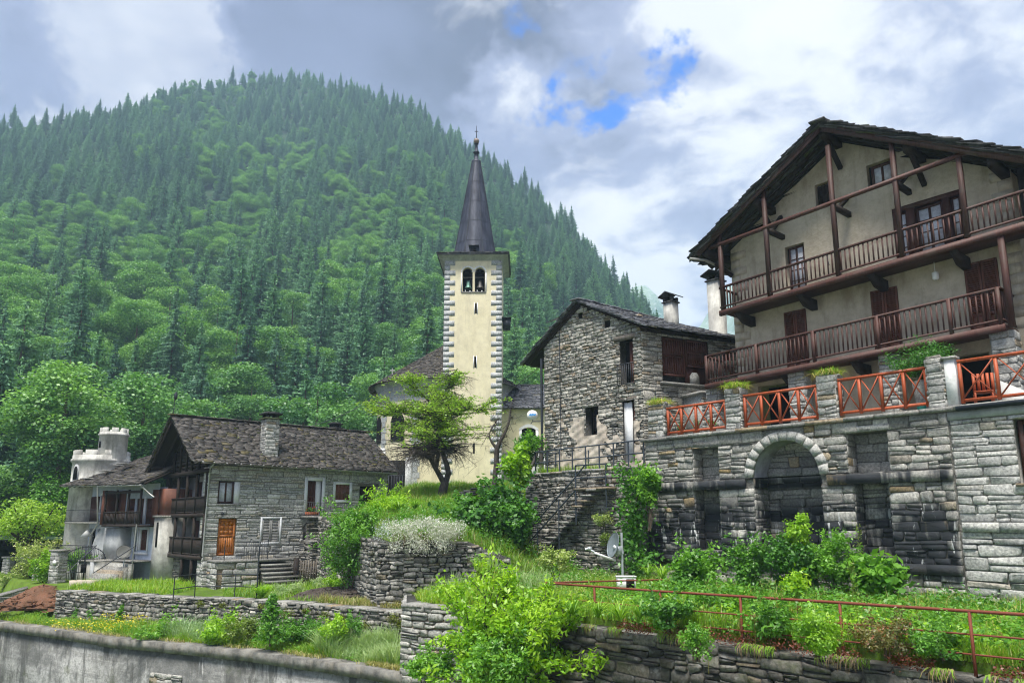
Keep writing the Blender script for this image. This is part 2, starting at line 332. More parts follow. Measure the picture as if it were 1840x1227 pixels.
def spire_mat():
    m, n = newmat('spire_sheet_metal'); o = n('ShaderNodeTexCoord').outputs['Object']
    s = n.noise(n.scl(o, 3, 3, 0.4), 1.0, 5, 0.6)
    c = n.mix(n.ramp(s, 0.35, 0.7), (0.022, 0.026, 0.042), (0.06, 0.067, 0.092))
    return finish(n, m, c, 0.55, None, metal=0.2)
M['spire'] = spire_mat()
def leafmat(name, c0, c1, c2=None, tr=0.35, rough=0.6):
    m, n = newmat(name)
    a = n('ShaderNodeSeparateColor', i={0: n('ShaderNodeAttribute', attribute_name='col').outputs[0]})
    c = n.mix(a.outputs[0], c0, c1)
    if c2 is not None: c = n.mix(n.ramp(a.outputs[1], 0.86, 0.93), c, c2)
    oi = n('ShaderNodeObjectInfo')
    c = n.mix(1.0, c, n.mix(oi.outputs['Random'], (0.78, 0.85, 0.85), (1.2, 1.12, 1.0)), 'MULTIPLY')
    d = n('ShaderNodeBsdfDiffuse', i={0: c}); t = n('ShaderNodeBsdfTranslucent', i={0: n.mix(1.0, c, (1.25, 1.3, 0.7), 'MULTIPLY')})
    g = n('ShaderNodeBsdfGlossy', i={0: (1, 1, 1), 1: 0.45})
    mx = n('ShaderNodeMixShader', i={0: tr, 1: d, 2: t}); mx2 = n('ShaderNodeMixShader', i={0: 0.03, 1: mx, 2: g})
    n('ShaderNodeOutputMaterial', i={0: mx2}); return m
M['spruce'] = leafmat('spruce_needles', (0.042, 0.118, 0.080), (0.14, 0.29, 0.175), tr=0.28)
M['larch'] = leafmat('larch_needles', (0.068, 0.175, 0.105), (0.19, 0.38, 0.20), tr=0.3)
M['broad'] = leafmat('broad_leaves', (0.045, 0.16, 0.055), (0.22, 0.43, 0.11), tr=0.3)
M['leaf_lime'] = leafmat('lime_leaves', (0.16, 0.36, 0.015), (0.36, 0.58, 0.035), tr=0.4)
M['leaf_mid'] = leafmat('mid_green_leaves', (0.07, 0.22, 0.022), (0.20, 0.43, 0.045), tr=0.35)
M['leaf_deep'] = leafmat('deep_green_leaves', (0.035, 0.135, 0.02), (0.11, 0.29, 0.035), tr=0.3)
M['leaf_olive'] = leafmat('olive_leaves', (0.09, 0.16, 0.02), (0.20, 0.28, 0.04), tr=0.35)
M['leaf_larch_tree'] = leafmat('young_tree_leaves', (0.22, 0.40, 0.03), (0.46, 0.64, 0.07), tr=0.35)
M['leaf_grey'] = leafmat('silver_leaves', (0.38, 0.42, 0.42), (0.72, 0.75, 0.76), (0.2, 0.28, 0.16), tr=0.2)
M['leaf_pale'] = leafmat('cream_blossom_leaves', (0.20, 0.32, 0.06), (0.40, 0.48, 0.14), (0.72, 0.72, 0.42), tr=0.35)
M['leaf_red'] = leafmat('reddish_leaves', (0.10, 0.12, 0.03), (0.24, 0.20, 0.06), (0.28, 0.09, 0.04), tr=0.3)
M['moss'] = leafmat('moss', (0.07, 0.10, 0.012), (0.16, 0.19, 0.02), tr=0.1)
M['sedum'] = leafmat('red_sedum', (0.12, 0.03, 0.02), (0.24, 0.07, 0.035), tr=0.1)
M['grass'] = leafmat('grass_blades', (0.12, 0.27, 0.02), (0.30, 0.50, 0.04), (0.42, 0.44, 0.10), tr=0.4)
M['grass_dry'] = leafmat('dry_grass', (0.30, 0.27, 0.09), (0.46, 0.42, 0.17), (0.16, 0.25, 0.04), tr=0.3)
M['grass_pale'] = leafmat('pale_grass', (0.24, 0.38, 0.16), (0.48, 0.60, 0.32), tr=0.35)
M['strap'] = leafmat('strap_leaves', (0.12, 0.28, 0.025), (0.30, 0.50, 0.06), tr=0.4)
M['root'] = leafmat('hanging_roots', (0.12, 0.085, 0.05), (0.26, 0.2, 0.13), tr=0.1)
M['flower_yellow'] = leafmat('yellow_petals', (0.75, 0.55, 0.02), (0.85, 0.70, 0.05), tr=0.3)
M['flower_white'] = leafmat('white_petals', (0.7, 0.7, 0.68), (0.82, 0.8, 0.78), tr=0.3)
M['flower_red'] = leafmat('red_petals', (0.5, 0.02, 0.02), (0.7, 0.08, 0.05), tr=0.2)
def bark(name, c0, c1):
    m, n = newmat(name); o = n('ShaderNodeTexCoord').outputs['Object']; f = n.noise(n.scl(o, 14, 14, 4), 1.0, 5, 0.65)
    return finish(n, m, n.mix(n.ramp(f, 0.3, 0.7), c0, c1), 0.95, f, 0.03, 0.8)
M['bark'] = bark('dark_bark', (0.03, 0.025, 0.022), (0.095, 0.08, 0.07))
M['bark_brown'] = bark('brown_bark', (0.06, 0.045, 0.03), (0.15, 0.115, 0.085))
def ground_mat(name, cols, sc_=0.6):
    m, n = newmat(name); o = n('ShaderNodeTexCoord').outputs['Object']
    c = n.mix(n.ramp(n.noise(o, sc_, 6, 0.6), 0.35, 0.65), cols[0], cols[1])
    f = n.noise(o, sc_ * 14, 5, 0.7); c = n.mix(n.ramp(f, 0.45, 0.7, 0.0, 0.7), c, cols[2])
    return finish(n, m, c, 0.95, f, 0.05, 0.7, spec=0.1)
M['ground'] = ground_mat('grassy_earth', ((0.07, 0.13, 0.015), (0.12, 0.20, 0.025), (0.07, 0.055, 0.03)))
M['hill'] = ground_mat('forest_floor', ((0.018, 0.042, 0.02), (0.035, 0.07, 0.03), (0.035, 0.035, 0.028)), 0.03)
M['farhill'] = ground_mat('far_hazed_slope', ((0.07, 0.13, 0.08), (0.26, 0.34, 0.24), (0.42, 0.45, 0.46)), 0.012)  # paled so that the colour itself carries distance haze
M['soil'] = ground_mat('dug_soil', ((0.05, 0.04, 0.035), (0.085, 0.07, 0.06), (0.12, 0.105, 0.095)), 3.0)
M['redearth'] = ground_mat('red_rubble', ((0.10, 0.05, 0.03), (0.19, 0.09, 0.055), (0.24, 0.17, 0.12)), 2.0)
M['bed'] = ground_mat('river_stones', ((0.20, 0.20, 0.19), (0.30, 0.30, 0.29), (0.12, 0.12, 0.12)), 1.0)

# ------------------------------------------------------------------ masonry
def one_stone(mb, c, y, d, rough):
    """c: four corners (x,z) bl, br, tr, tl -> a rounded, bulging stone standing D proud of plane y (towards -y)."""
    c = np.array(c); ctr = c.mean(0); wd = c[1, 0] - c[0, 0]; ht = c[3, 1] - c[0, 1]
    cut = min(wd, ht) * U(0.05, 0.09 + rough * 0.5)
    o = []
    for i in range(4):
        p, a, b = c[i], c[i - 1], c[(i + 1) % 4]
        la = np.linalg.norm(a - p) + 1e-9; lb = np.linalg.norm(b - p) + 1e-9
        o.append(p + (a - p) / la * min(cut * U(.5, 1.3), la * .45)); o.append(p + (b - p) / lb * min(cut * U(.5, 1.3), lb * .45))
    o = np.array(o); o += RG.normal(0, 0.006 + rough * 0.02 * min(wd, ht), o.shape)
    dd = d * U(0.55, 1.25); tilt = RG.normal(0, 0.25 * d, 2) / max(wd, ht)
    v = np.zeros((24, 3))
    for k, (s_, yy, jit) in enumerate(((1.0, 0.03, 0), (0.985, -0.55 * dd, 0.1 * d), (0.84, -dd, 0.22 * d))):
        q = ctr + (o - ctr) * s_; v[k * 8:k * 8 + 8, 0] = q[:, 0]; v[k * 8:k * 8 + 8, 2] = q[:, 1]
        v[k * 8:k * 8 + 8, 1] = y + yy + RG.normal(0, 1, 8) * jit + (q - ctr) @ tilt * (k > 0)
    f = [(k * 8 + i, k * 8 + (i + 1) % 8, k * 8 + 8 + (i + 1) % 8, k * 8 + 8 + i) for k in range(2) for i in range(8)] + [tuple(range(16, 24))]
    mb.add(v, f, (float(np.clip(RG.normal(.5, .22), 0, 1)), U(), U()))
def stones(mb, x0, x1, z0, z1, y=0.0, h=0.22, w=0.42, d=0.05, gap=0.02, holes=(), clip=None, rough=0.2, split=0.25, top=None):
    cuts = {z0, z1}
    for hh in holes:
        for zz in (hh[2], hh[3]):
            if z0 + 0.03 < zz < z1 - 0.03: cuts.add(zz)
    cuts = sorted(cuts); bounds = [cuts[0]]; fixed = {cuts[0]}
    for a, b in zip(cuts[:-1], cuts[1:]):
        n = max(1, round((b - a) / h)); ws = RG.uniform(.65, 1.35, n); ws /= ws.sum()
        for q in np.cumsum(ws)[:-1]: bounds.append(a + q * (b - a))
        bounds.append(b); fixed.add(b)
    ph = RG.uniform(0, 6.28, (len(bounds), 2))
    def zb(i, x):
        if bounds[i] in fixed: return bounds[i]
        return bounds[i] + rough * 0.5 * h * (sin(x * 2.1 / w * .5 + ph[i, 0]) + .6 * sin(x * 5.3 / w * .5 + ph[i, 1])) * .5
    for i in range(len(bounds) - 1):
        zl, zh = bounds[i], bounds[i + 1]; zm = (zl + zh) / 2
        a0, a1 = (x0, x1) if clip is None else clip(zm)
        iv = [(a0, a1)]
        for hh in holes:
            if zl < hh[3] - 0.005 and zh > hh[2] + 0.005:
                ha, hb = hh[0], hh[1]
                if len(hh) > 4:                                   # arch: narrows above the springing (hh[4])
                    r = (hb - ha) / 2; dz = max(zl - hh[4], 0.0)
                    if dz >= r: continue
                    hw = math.sqrt(r * r - dz * dz); ha, hb = (ha + hb) / 2 - hw, (ha + hb) / 2 + hw
                nv = []
                for p, q in iv:
                    if hb <= p or ha >= q: nv.append((p, q)); continue
                    if ha > p: nv.append((p, ha))
                    if hb < q: nv.append((hb, q))
                iv = nv
        for p, q in iv:
            x = p
            if q - p < 0.04: continue
            while x < q - 1e-4:
                ww = w * U(.5, 1.6) * (0.75 + 0.5 * (zh - zl) / h)
                if q - x - ww < w * 0.45: ww = q - x
                xe = x + ww; g = gap / 2
                cells = [(0.0, 1.0)]
                if (zh - zl) > 0.6 * h and U() < split: m = U(.35, .65); cells = [(0.0, m), (m, 1.0)]
                for (c0, c1) in cells:
                    def zf(xx, t): return zb(i, xx) * (1 - t) + zb(i + 1, xx) * t
                    sl = RG.normal(0, rough * 0.12 * ww, 2)
                    c = [(x + g + sl[0] * (x > p + .01), zf(x, c0) + g), (xe - g + sl[1] * (xe < q - .01), zf(xe, c0) + g), (xe - g, zf(xe, c1) - g), (x + g, zf(x, c1) - g)]
                    if c[2][1] - c[1][1] < 0.02 or c[3][1] - c[0][1] < 0.02 or c[1][0] - c[0][0] < 0.03: continue
                    if top is not None and max(c[2][1], c[3][1]) > top((x + xe) / 2) + 0.12: continue
                    one_stone(mb, c, y, d, rough)
                x = xe
def wallgrid(mb, x0, x1, z0, z1, y=0.0, holes=(), reveal=0.22, roof=None, col=(.5, .5, .5), thick=None, xs=()):
    """A wall face in plane y with openings; ROOF(x) trims its top; reveals run in to y+reveal."""
    cx = sorted({x0, x1, *[v for h in holes for v in h[:2] if x0 < v < x1], *xs}); cz = sorted({z0, z1, *[v for h in holes for v in h[2:4] if z0 < v < z1]})
    if roof is not None: cz = sorted({*cz, *np.linspace(min(roof(x0), roof(x1)) - .01, z1, 3).tolist()})
    for a, b in zip(cx[:-1], cx[1:]):
        for c, d in zip(cz[:-1], cz[1:]):
            if any(h[0] < (a + b) / 2 < h[1] and h[2] < (c + d) / 2 < h[3] for h in holes): continue
            if roof is None: tl = tr = d
            else:
                tl = max(min(d, roof(a)), c); tr = max(min(d, roof(b)), c)
                if tl - c < 1e-4 and tr - c < 1e-4: continue
            mb.add([(a, y, c), (b, y, c), (b, y, tr), (a, y, tl)], [(0, 1, 2, 3)], col)
    for h in holes:
        a, b, c, d = h[:4]; e = y + reveal
        mb.add([(a, y, c), (a, e, c), (a, e, d), (a, y, d), (b, y, c), (b, e, c), (b, e, d), (b, y, d)],
               [(0, 1, 2, 3), (7, 6, 5, 4), (0, 4, 5, 1), (3, 2, 6, 7)], col)
def slates(mb, e0, e1, r0, r1, exp=0.2, w=0.42, th=0.045, rag=0.05, bulge=0.0):
    """Courses of stone slabs over the patch eave-left e0, eave-right e1, ridge-left r0, ridge-right r1."""
    e0, e1, r0, r1 = (np.array(p, float) for p in (e0, e1, r0, r1))
    L = (np.linalg.norm(r0 - e0) + np.linalg.norm(r1 - e1)) / 2; W = max(np.linalg.norm(e1 - e0), np.linalg.norm(r1 - r0)); n = max(2, round(L / exp))
    nm = np.cross(e1 - e0, (r0 + r1) / 2 - (e0 + e1) / 2); nm /= np.linalg.norm(nm)
    if nm[2] < 0: nm = -nm
    def P(u, v): return (e0 * (1 - u) + e1 * u) * (1 - v) + (r0 * (1 - u) + r1 * u) * v
    for i in range(-1, n):
        x = -U(0, w) * .6; first = True
        wl = W
        while x < wl:
            ww = w * U(.5, 1.6); xa, xb = x, min(x + ww, wl + U(0, rag)); x += ww
            if xb <= 0.05 or xb - xa < .05: continue
            xa = max(xa, -U(0, rag)); v0 = (i + .25 + RG.normal(0, .09)) / n; v1 = min(v0 + 2.1 / n, 1.02); sk = RG.normal(0, .12 / n)
            if v0 > 0.99: continue
            t = th * U(.6, 1.5); lift = th * U(.7, 1.5)
            a, b = xa / W + .004, xb / W - .004
            q = [P(a, v0 + sk) + nm * lift, P(b, v0 - sk) + nm * (lift + RG.normal(0, th * .25)), P(b, v1) + nm * .004, P(a, v1) + nm * .004]
            tp = [p + nm * t for p in q[:2]] + [p + nm * t * .5 for p in q[2:]]
            mb.add(q + tp, [(3, 2, 1, 0), (4, 5, 6, 7), (0, 1, 5, 4), (1, 2, 6, 5), (3, 0, 4, 7)], (float(np.clip(RG.normal(.45, .25), 0, 1)), U(), U()))
def deck(mb, e0, e1, r0, r1, th=0.06, col=(.5, .5, .5)):
    p = [np.array(q, float) for q in (e0, e1, r1, r0)]; d = np.array((0, 0, -th))
    mb.add(p + [q + d for q in p], [(0, 1, 2, 3), (7, 6, 5, 4), (0, 4, 5, 1), (1, 5, 6, 2), (2, 6, 7, 3), (3, 7, 4, 0)], col)

# ------------------------------------------------------------------ joinery
def window(par, x0, x1, z0, z1, y, mat, nx=2, nz=3, pane='glass', fr=0.06, name='window', xf=None, bars=0.025):
    m = MB(xf); t = 0.05
    m.box(x0, x0 + fr, y - t, y, z0, z1); m.box(x1 - fr, x1, y - t, y, z0, z1)
    m.box(x0 + fr, x1 - fr, y - t + .003, y, z0, z0 + fr); m.box(x0 + fr, x1 - fr, y - t + .003, y, z1 - fr, z1)
    iw = (x1 - x0 - 2 * fr)
    for i in range(1, nx):
        xx = x0 + fr + iw * i / nx; bw = bars * (1.6 if i * 2 == nx else 1); m.box(xx - bw, xx + bw, y - t + .006, y - .002, z0 + fr, z1 - fr)
    for k in range(1, nz):
        q = z0 + fr + (z1 - z0 - 2 * fr) * k / nz; m.box(x0 + fr, x1 - fr, y - t + .010, y - .004, q - bars * .7, q + bars * .7)
    o = part(m, name, M[mat], par)
    g = MB(xf); g.box(x0 + fr * .5, x1 - fr * .5, y - .012, y - .006, z0 + fr * .5, z1 - fr * .5)
    go = g.build('pane', M[pane], o); return o
def shutter(par, x0, x1, z0, z1, y, mat='shutter', louvre=True, xf=None, panel=0.0):
    m = MB(xf); f = 0.07; t = 0.045
    m.box(x0, x0 + f, y - t, y, z0, z1); m.box(x1 - f, x1, y - t, y, z0, z1)
    mids = [z0, z0 + (z1 - z0) * panel] if panel else [z0]
    rails = [z0, z1 - f] + [(z0 + z1) / 2 - f / 2] + ([z0 + (z1 - z0) * panel] if panel else [])
    for q in rails: m.box(x0 + f, x1 - f, y - t + .004, y - .002, q, q + f)
    if panel: m.box(x0 + f, x1 - f, y - t + .02, y - .01, z0 + f, z0 + (z1 - z0) * panel)
    zb = z0 + (z1 - z0) * panel + f if panel else z0 + f
    if louvre:
        n = max(3, int((z1 - f - zb) / 0.075))
        for i in range(n):
            q = zb + (z1 - f - zb) * (i + .5) / n
            m.add([(x0 + f, y - t + .008, q - .032), (x1 - f, y - t + .008, q - .032), (x1 - f, y - .004, q + .02), (x0 + f, y - .004, q + .02),
                   (x0 + f, y - t + .008, q - .022), (x1 - f, y - t + .008, q - .022), (x1 - f, y - .004, q + .03), (x0 + f, y - .004, q + .03)],
                  [(3, 2, 1, 0), (4, 5, 6, 7), (0, 1, 5, 4), (2, 3, 7, 6)])
        m.box(x0 + f, x1 - f, y - .004, y + .004, zb, z1 - f, (1, .5, .5))
    else:
        n = max(2, int((x1 - x0) / .13))
        for i in range(n): m.box(x0 + f + (x1 - x0 - 2 * f) * i / n + .004, x0 + f + (x1 - x0 - 2 * f) * (i + 1) / n - .004, y - t + .015, y - .006, z0 + f, z1 - f)
    return part(m, 'shutter', M[mat], par)
def door(par, x0, x1, z0, z1, y, mat, glazed=False, xf=None, name='door', handle=True):
    m = MB(xf); f = 0.1; t = 0.05; zm = z0 + (z1 - z0) * .5
    m.box(x0, x0 + f, y - t, y, z0, z1); m.box(x1 - f, x1, y - t, y, z0, z1)
    for q in (z0, zm, z1 - f): m.box(x0 + f, x1 - f, y - t + .004, y - .003, q, q + f)
    n = max(2, int((x1 - x0) / .14))
    for i in range(n): m.box(x0 + f + (x1 - x0 - 2 * f) * i / n + .005, x0 + f + (x1 - x0 - 2 * f) * (i + 1) / n - .005, y - t + .018, y - .008, z0 + f, zm)
    if glazed:
        for i in range(3):
            for k in range(3):
                xa = x0 + f + (x1 - x0 - 2 * f) * i / 3; za = zm + f + (z1 - zm - 2 * f) * k / 3
                m.box(xa + .02, xa + (x1 - x0 - 2 * f) / 3 - .02, y - t + .014, y - .01, za + .02, za + (z1 - zm - 2 * f) / 3 - .02)
        m.box(x0 + f, x1 - f, y - t + .03, y - .015, zm + f, z1 - f, (1, .5, .5))
    else:
        for i in range(n): m.box(x0 + f + (x1 - x0 - 2 * f) * i / n + .005, x0 + f + (x1 - x0 - 2 * f) * (i + 1) / n - .005, y - t + .018, y - .008, zm + f, z1 - f)
    o = part(m, name, M[mat], par)
    if handle:
        h = MB(xf); h.box(x1 - f * .7, x1 - f * .4, y - t - .05, y - t, (z0 + zm) / 2 + .35, (z0 + zm) / 2 + .47); h.build('handle', M['iron'], o)
    return o
def shade_slabs(par, hs, y0, y1, xf=None, e=.03):            # black slab behind each opening, standing in for indoor darkness
    for h in hs: m = MB(xf); m.box(h[0] - e, h[1] + e, y0, y1, h[2] - e, h[3] + e); part(m, 'room_shade_slab', M['black'], par)
def panelbox(par, x0, x1, z0, z1, y0, y1, mat, name, xf=None):
    m = MB(xf); m.box(x0, x1, y0, y1, z0, z1); return part(m, name, M[mat], par)

# ------------------------------------------------------------------ leaves and grass
def quads(mb, p, a, b, col, fold=0.0):
    """Diamond leaves at P with half axes A (long) and B (wide)."""
    n = len(p); v = np.stack([p - a, p + b, p + a, p - b], 1)
    if fold:
        nn = np.cross(a, b); nn /= np.maximum(np.linalg.norm(nn, axis=1, keepdims=True), 1e-9); k = np.linalg.norm(b, axis=1, keepdims=True) * fold
        v[:, 1] += nn * k; v[:, 3] += nn * k
    mb.add(v.reshape(-1, 3), np.arange(4 * n).reshape(n, 4), col)
def rcol(n, rng=None): return RG.uniform(0, 1, (n, 3))
def unit(v): return v / np.maximum(np.linalg.norm(v, axis=1, keepdims=True), 1e-9)
def leaves(mb, p, size, aspect=0.45, up=0.5, out=None, droop=0.0, tone=None):
    n = len(p)
    nm = RG.normal(0, 1, (n, 3)); nm[:, 2] += up * 2
    if out is not None: nm += out * 1.2
    nm = unit(nm); d = RG.normal(0, 1, (n, 3)); d[:, 2] -= droop
    if out is not None: d += out * .6
    a = unit(d - nm * (d * nm).sum(1, keepdims=True)); b = np.cross(nm, a)
    s = size * RG.uniform(.6, 1.3, (n, 1))
    c = rcol(n)
    if tone is not None: c[:, 0] = np.clip(tone + RG.normal(0, .16, n), 0, 1)
    quads(mb, p, a * s * .5, b * s * .5 * aspect, c, 0.15)
def clumps(c, r, k, rng_shell=0.35, flat=1.0):
    """K clump centres inside the ellipsoid c, r."""
    d = unit(RG.normal(0, 1, (k, 3))); rr = RG.uniform(rng_shell, 1, (k, 1)) ** .6
    return np.asarray(c) + d * rr * np.asarray(r)
def foliage(mb, c, r, n, size, k=16, cr=0.42, up=0.5, aspect=.45, droop=0.0, shell=0.3, minz=None):
    cc = clumps(c, np.asarray(r) * (1 - cr * .55), k, shell); tn = RG.uniform(.1, .9, k)
    idx = RG.integers(0, k, n); d = unit(RG.normal(0, 1, (n, 3))); rad_ = RG.uniform(.25, 1, (n, 1)) ** .5
    sz = RG.uniform(.7, 1.25, (k, 1))
    p = cc[idx] + d * rad_ * np.asarray(r) * cr * sz[idx]
    if minz is not None: p[:, 2] = np.maximum(p[:, 2], minz + RG.uniform(0, .1, n))
    leaves(mb, p, size, aspect, up, d, droop, tn[idx]); return cc
def blades(mb, p, h, wd, lean=0.35, tone=None, curl=0.5):
    n = len(p); h = h * RG.uniform(.5, 1.25, n); az = RG.uniform(0, 2 * pi, n); ln = lean * RG.uniform(.1, 1.6, n)
    dr = np.stack([np.cos(az), np.sin(az), np.zeros(n)], 1); sd_ = np.stack([-np.sin(az), np.cos(az), np.zeros(n)], 1) * (wd * RG.uniform(.6, 1.3, n))[:, None] * .5
    m = p + dr * (ln * h * .35)[:, None]; m[:, 2] += h * .55
    t = p + dr * (ln * h)[:, None]; t[:, 2] += h * (1 - .35 * np.minimum(ln, 1.3) * curl)
    v = np.stack([p - sd_, p + sd_, m + sd_ * .75, m - sd_ * .75, t], 1).reshape(-1, 3); i = np.arange(n)[:, None] * 5
    c = rcol(n)
    if tone is not None: c[:, 0] = np.clip(tone + RG.normal(0, .18, n), 0, 1)
    k = mb.n
    mb.add(v, np.concatenate([i, i + 1, i + 2, i + 3], 1), c)
    # tips share the vertices just added
    mb.L.append((np.concatenate([i + 3, i + 2, i + 4], 1) + k).ravel()); mb.S.append(np.full(n, 3)); mb.C.append(c)
def arch_leaves(mb, base, n, length, wd, spread=0.6, segs=5, tone=None, rise=1.0):
    """Long strap leaves arching out from BASE."""
    for _ in range(n):
        az = U(0, 2 * pi); L = length * U(.6, 1.2); s_ = spread * U(.4, 1.2); t = np.linspace(0, 1, segs + 1)
        d = np.array([cos(az), sin(az), 0]); sdv = np.array([-sin(az), cos(az), 0]) * wd * .5
        pth = base + d * (t * s_ * L)[:, None] + UP * (rise * L * (t - .62 * t ** 2.2 * (0.6 + .7 * s_)))[:, None]
        ww = (np.sin(np.clip(t * .9 + .12, 0, 1) * pi) ** .6)[:, None]; ww[-1] = .05
        v = np.stack([pth - sdv * ww, pth + sdv * ww], 1).reshape(-1, 3); i = np.arange(segs)[:, None] * 2
        mb.add(v, np.concatenate([i, i + 1, i + 3, i + 2], 1), (U() if tone is None else float(np.clip(tone + RG.normal(0, .2), 0, 1)), U(), U()))
def bush(name, label, cat, c, r, n, size, mat, k=16, group=None, stems=5, up=.5, aspect=.45, droop=0., cr=.42, shell=.3, base=None, barkm='bark_brown'):
    c = np.array(c, float); bz = c[2] - r[2] if base is None else base
    t = thing(name, label, cat, (c[0], c[1], bz), 0, group)
    size *= .86; n = int(n * 1.3); m = MB(); cc = foliage(m, (0, 0, c[2] - bz), r, n, size, k, cr, up, aspect, droop, shell, 0.0)
    for i in range(max(8, k)):                       # ragged outer shoots
        d = RG.normal(0, 1, 3); d[2] = abs(d[2]) * .9 + .15; d /= np.linalg.norm(d); p0 = np.array([0, 0, c[2] - bz]) + d * np.array(r) * .7; L = max(r) * U(.3, .65); q = np.linspace(0, 1, 9)[:, None]
        e = p0 + (d * (.8, .8, 1) + RG.normal(0, .25, 3)) * L * q; e[:, 2] = np.maximum(e[:, 2], .03); leaves(m, np.repeat(e, 5, 0) + RG.normal(0, size * .55, (45, 3)), size * 1.0, aspect, up, None, droop, U(.2, .95))
    part(m, 'foliage', M[mat], t, absz=False)
    s_ = MB()
    for i in range(stems):
        q = cc[RG.integers(0, k)]; m0 = np.array([q[0] * .3, q[1] * .3, q[2] * .5]) + RG.normal(0, .05, 3)
        s_.tube([(U(-.06, .06), U(-.06, .06), -.05), m0, q], [.022 + .012 * r[2], .018, .006], 5)
    part(s_, 'stem', M[barkm], t, absz=False); return t

# ================================================================== the big chalet
TZ = 3.36                                           # terrace level
ch = thing('chalet', 'big cream chalet with brown timber balconies and a stone slab roof above the terrace', 'house', (27.3, 16.95, TZ), -90)
RIDX, RIDZ, SL = 5.05, 14.86, 0.60
def ch_roof(x): return RIDZ - 0.18 - abs(x - RIDX) * SL
CW = 10.55
doorU = (2.5, 3.32, 9.05, 11.05); frU = (6.75, 9.05, 9.15, 11.3); winU = (6.0, 6.98, 12.42, 13.3); dkU = (3.95, 4.62, 12.36, 13.25)
sh = [(2.27, 3.2, 6.05, 8.32), (5.72, 6.68, 6.2, 8.38), (8.86, 9.86, 6.05, 8.58)]
porch = [(0.9, 2.6, TZ, 5.5), (7.2, 9.3, TZ, 5.5)]
holes = [doorU, frU, winU, dkU] + [s_ for s_ in sh] + porch
m = MB(); wallgrid(m, 0, CW, TZ, 15, 0, holes, 0.24, ch_roof, xs=(RIDX,))
m.add([(0, 0, TZ), (0, 10, TZ), (0, 10, ch_roof(0)), (0, 0, ch_roof(0))], [(0, 3, 2, 1)]); m.add([(CW, 0, TZ), (CW, 10, TZ), (CW, 10, ch_roof(CW)), (CW, 0, ch_roof(CW))], [(0, 1, 2, 3)])
m.add([(0, 10, TZ), (CW, 10, TZ), (CW, 10, ch_roof(CW)), (RIDX, 10, ch_roof(RIDX)), (0, 10, ch_roof(0))], [(0, 4, 3, 2, 1)])
part(m, 'wall', M['cream'], ch)
# painted corner quoins
for sd_ in (0, 1):
    m = MB()
    for z in np.arange(6.1, 11.3, 0.36):
        k = int(round(z / .36)) % 2
        if sd_ == 0: m.box(-0.012, .42 + .3 * k, -0.016, 0, z, z + .345)
        else: m.box(CW - .42 - .2 * k, CW + .012, -0.016, 0, z, z + .345)
    part(m, 'corner_quoin', M['cream'], ch)
shade_slabs(ch, [doorU, frU, winU, dkU] + sh, .245, .3); shade_slabs(ch, porch, .9, 1.0)
# openings
window(ch, 2.58, 3.24, 9.1, 11.0, .2, 'brown', 2, 4, 'curtain', name='balcony_door')
m = MB(); m.box(6.75, 9.05, .02, .22, 11.14, 11.3); [m.box(a, b, .02, .22, 9.15, 11.14) for a, b in ((6.75, 6.87), (7.22, 7.5), (8.42, 8.66), (8.97, 9.05))]
part(m, 'door_frame', M['brown'], ch)
window(ch, 6.88, 7.21, 9.3, 11.1, .18, 'brown', 1, 4, 'curtain')
window(ch, 7.51, 8.41, 9.2, 11.1, .18, 'brown', 2, 4, 'curtain', name='balcony_door', fr=.09)
window(ch, 8.67, 8.96, 9.7, 11.1, .18, 'brown', 1, 3, 'curtain')
window(ch, 6.1, 6.9, 12.45, 13.25, .2, 'brown', 2, 1, 'curtain', fr=.1); shutter(ch, 3.98, 4.6, 12.4, 13.22, .2, 'dark', False)
for i, (a, b, c, d) in enumerate(sh):
    shutter(ch, a + .01, (a + b) / 2 - .01, c, d, -.005, panel=.26 if i == 2 else 0); shutter(ch, (a + b) / 2 + .01, b - .01, c, d, -.005, panel=.26 if i == 2 else 0)
# roof: boards, slabs, barge boards, purlins
Y0, Y1 = -1.45, 10.6; xl, xr = RIDX - 5.75, RIDX + 7.0
def rz(x): return RIDZ - abs(x - RIDX) * SL
m = MB()
for xe in (xl, xr):
    deck(m, (xe, Y0 + .02, rz(xe)), (xe, Y1, rz(xe)), (RIDX, Y0 + .02, RIDZ), (RIDX, Y1, RIDZ), .05)
    for i in range(26):
        y = Y0 + .3 + i * .46
        if y < Y1: m.beam((xe + (.02 if xe < RIDX else -.02), y, rz(xe) - .1), (RIDX, y, RIDZ - .1), .11, .1)
roof = part(m, 'roof', M['dark'], ch)
m = MB()
for xe in (xl, xr):
    for lay in range(5):
        dz = -.12 + lay * .055; g = -.10 - lay * .025
        slates(m, (xe - (.08 if xe < RIDX else -.08), Y0 + g, rz(xe) + dz - .04), (xe, Y1, rz(xe) + dz - .04), (RIDX, Y0 + g, RIDZ + dz), (RIDX, Y1, RIDZ + dz), .26 if lay == 4 else .42, .45, .055, .09)
for i in range(60):                                  # ridge slabs
    y = Y0 - .2 + i * .22
    if y < Y1: m.beam((RIDX - .3, y, RIDZ + .07 + U(0, .03)), (RIDX + .3, y + U(-.05, .05), RIDZ + .08 + U(0, .06)), U(.25, .4), .06)
part(m, 'roof_slates', M['slate_dark'], roof); roof.children[-1].location = (0, 0, 0)
for xe, n_ in ((xl, 1), (xr, 2)):
    m = MB(); m.beam((xe, Y0 - .03, rz(xe) - .12), (RIDX, Y0 - .03, RIDZ - .12), .05, .26); m.beam((xe, Y0 - .07, rz(xe) - .03), (RIDX, Y0 - .07, RIDZ - .03), .06, .1)
    m.build('barge_board', M['dark_brown'], roof)
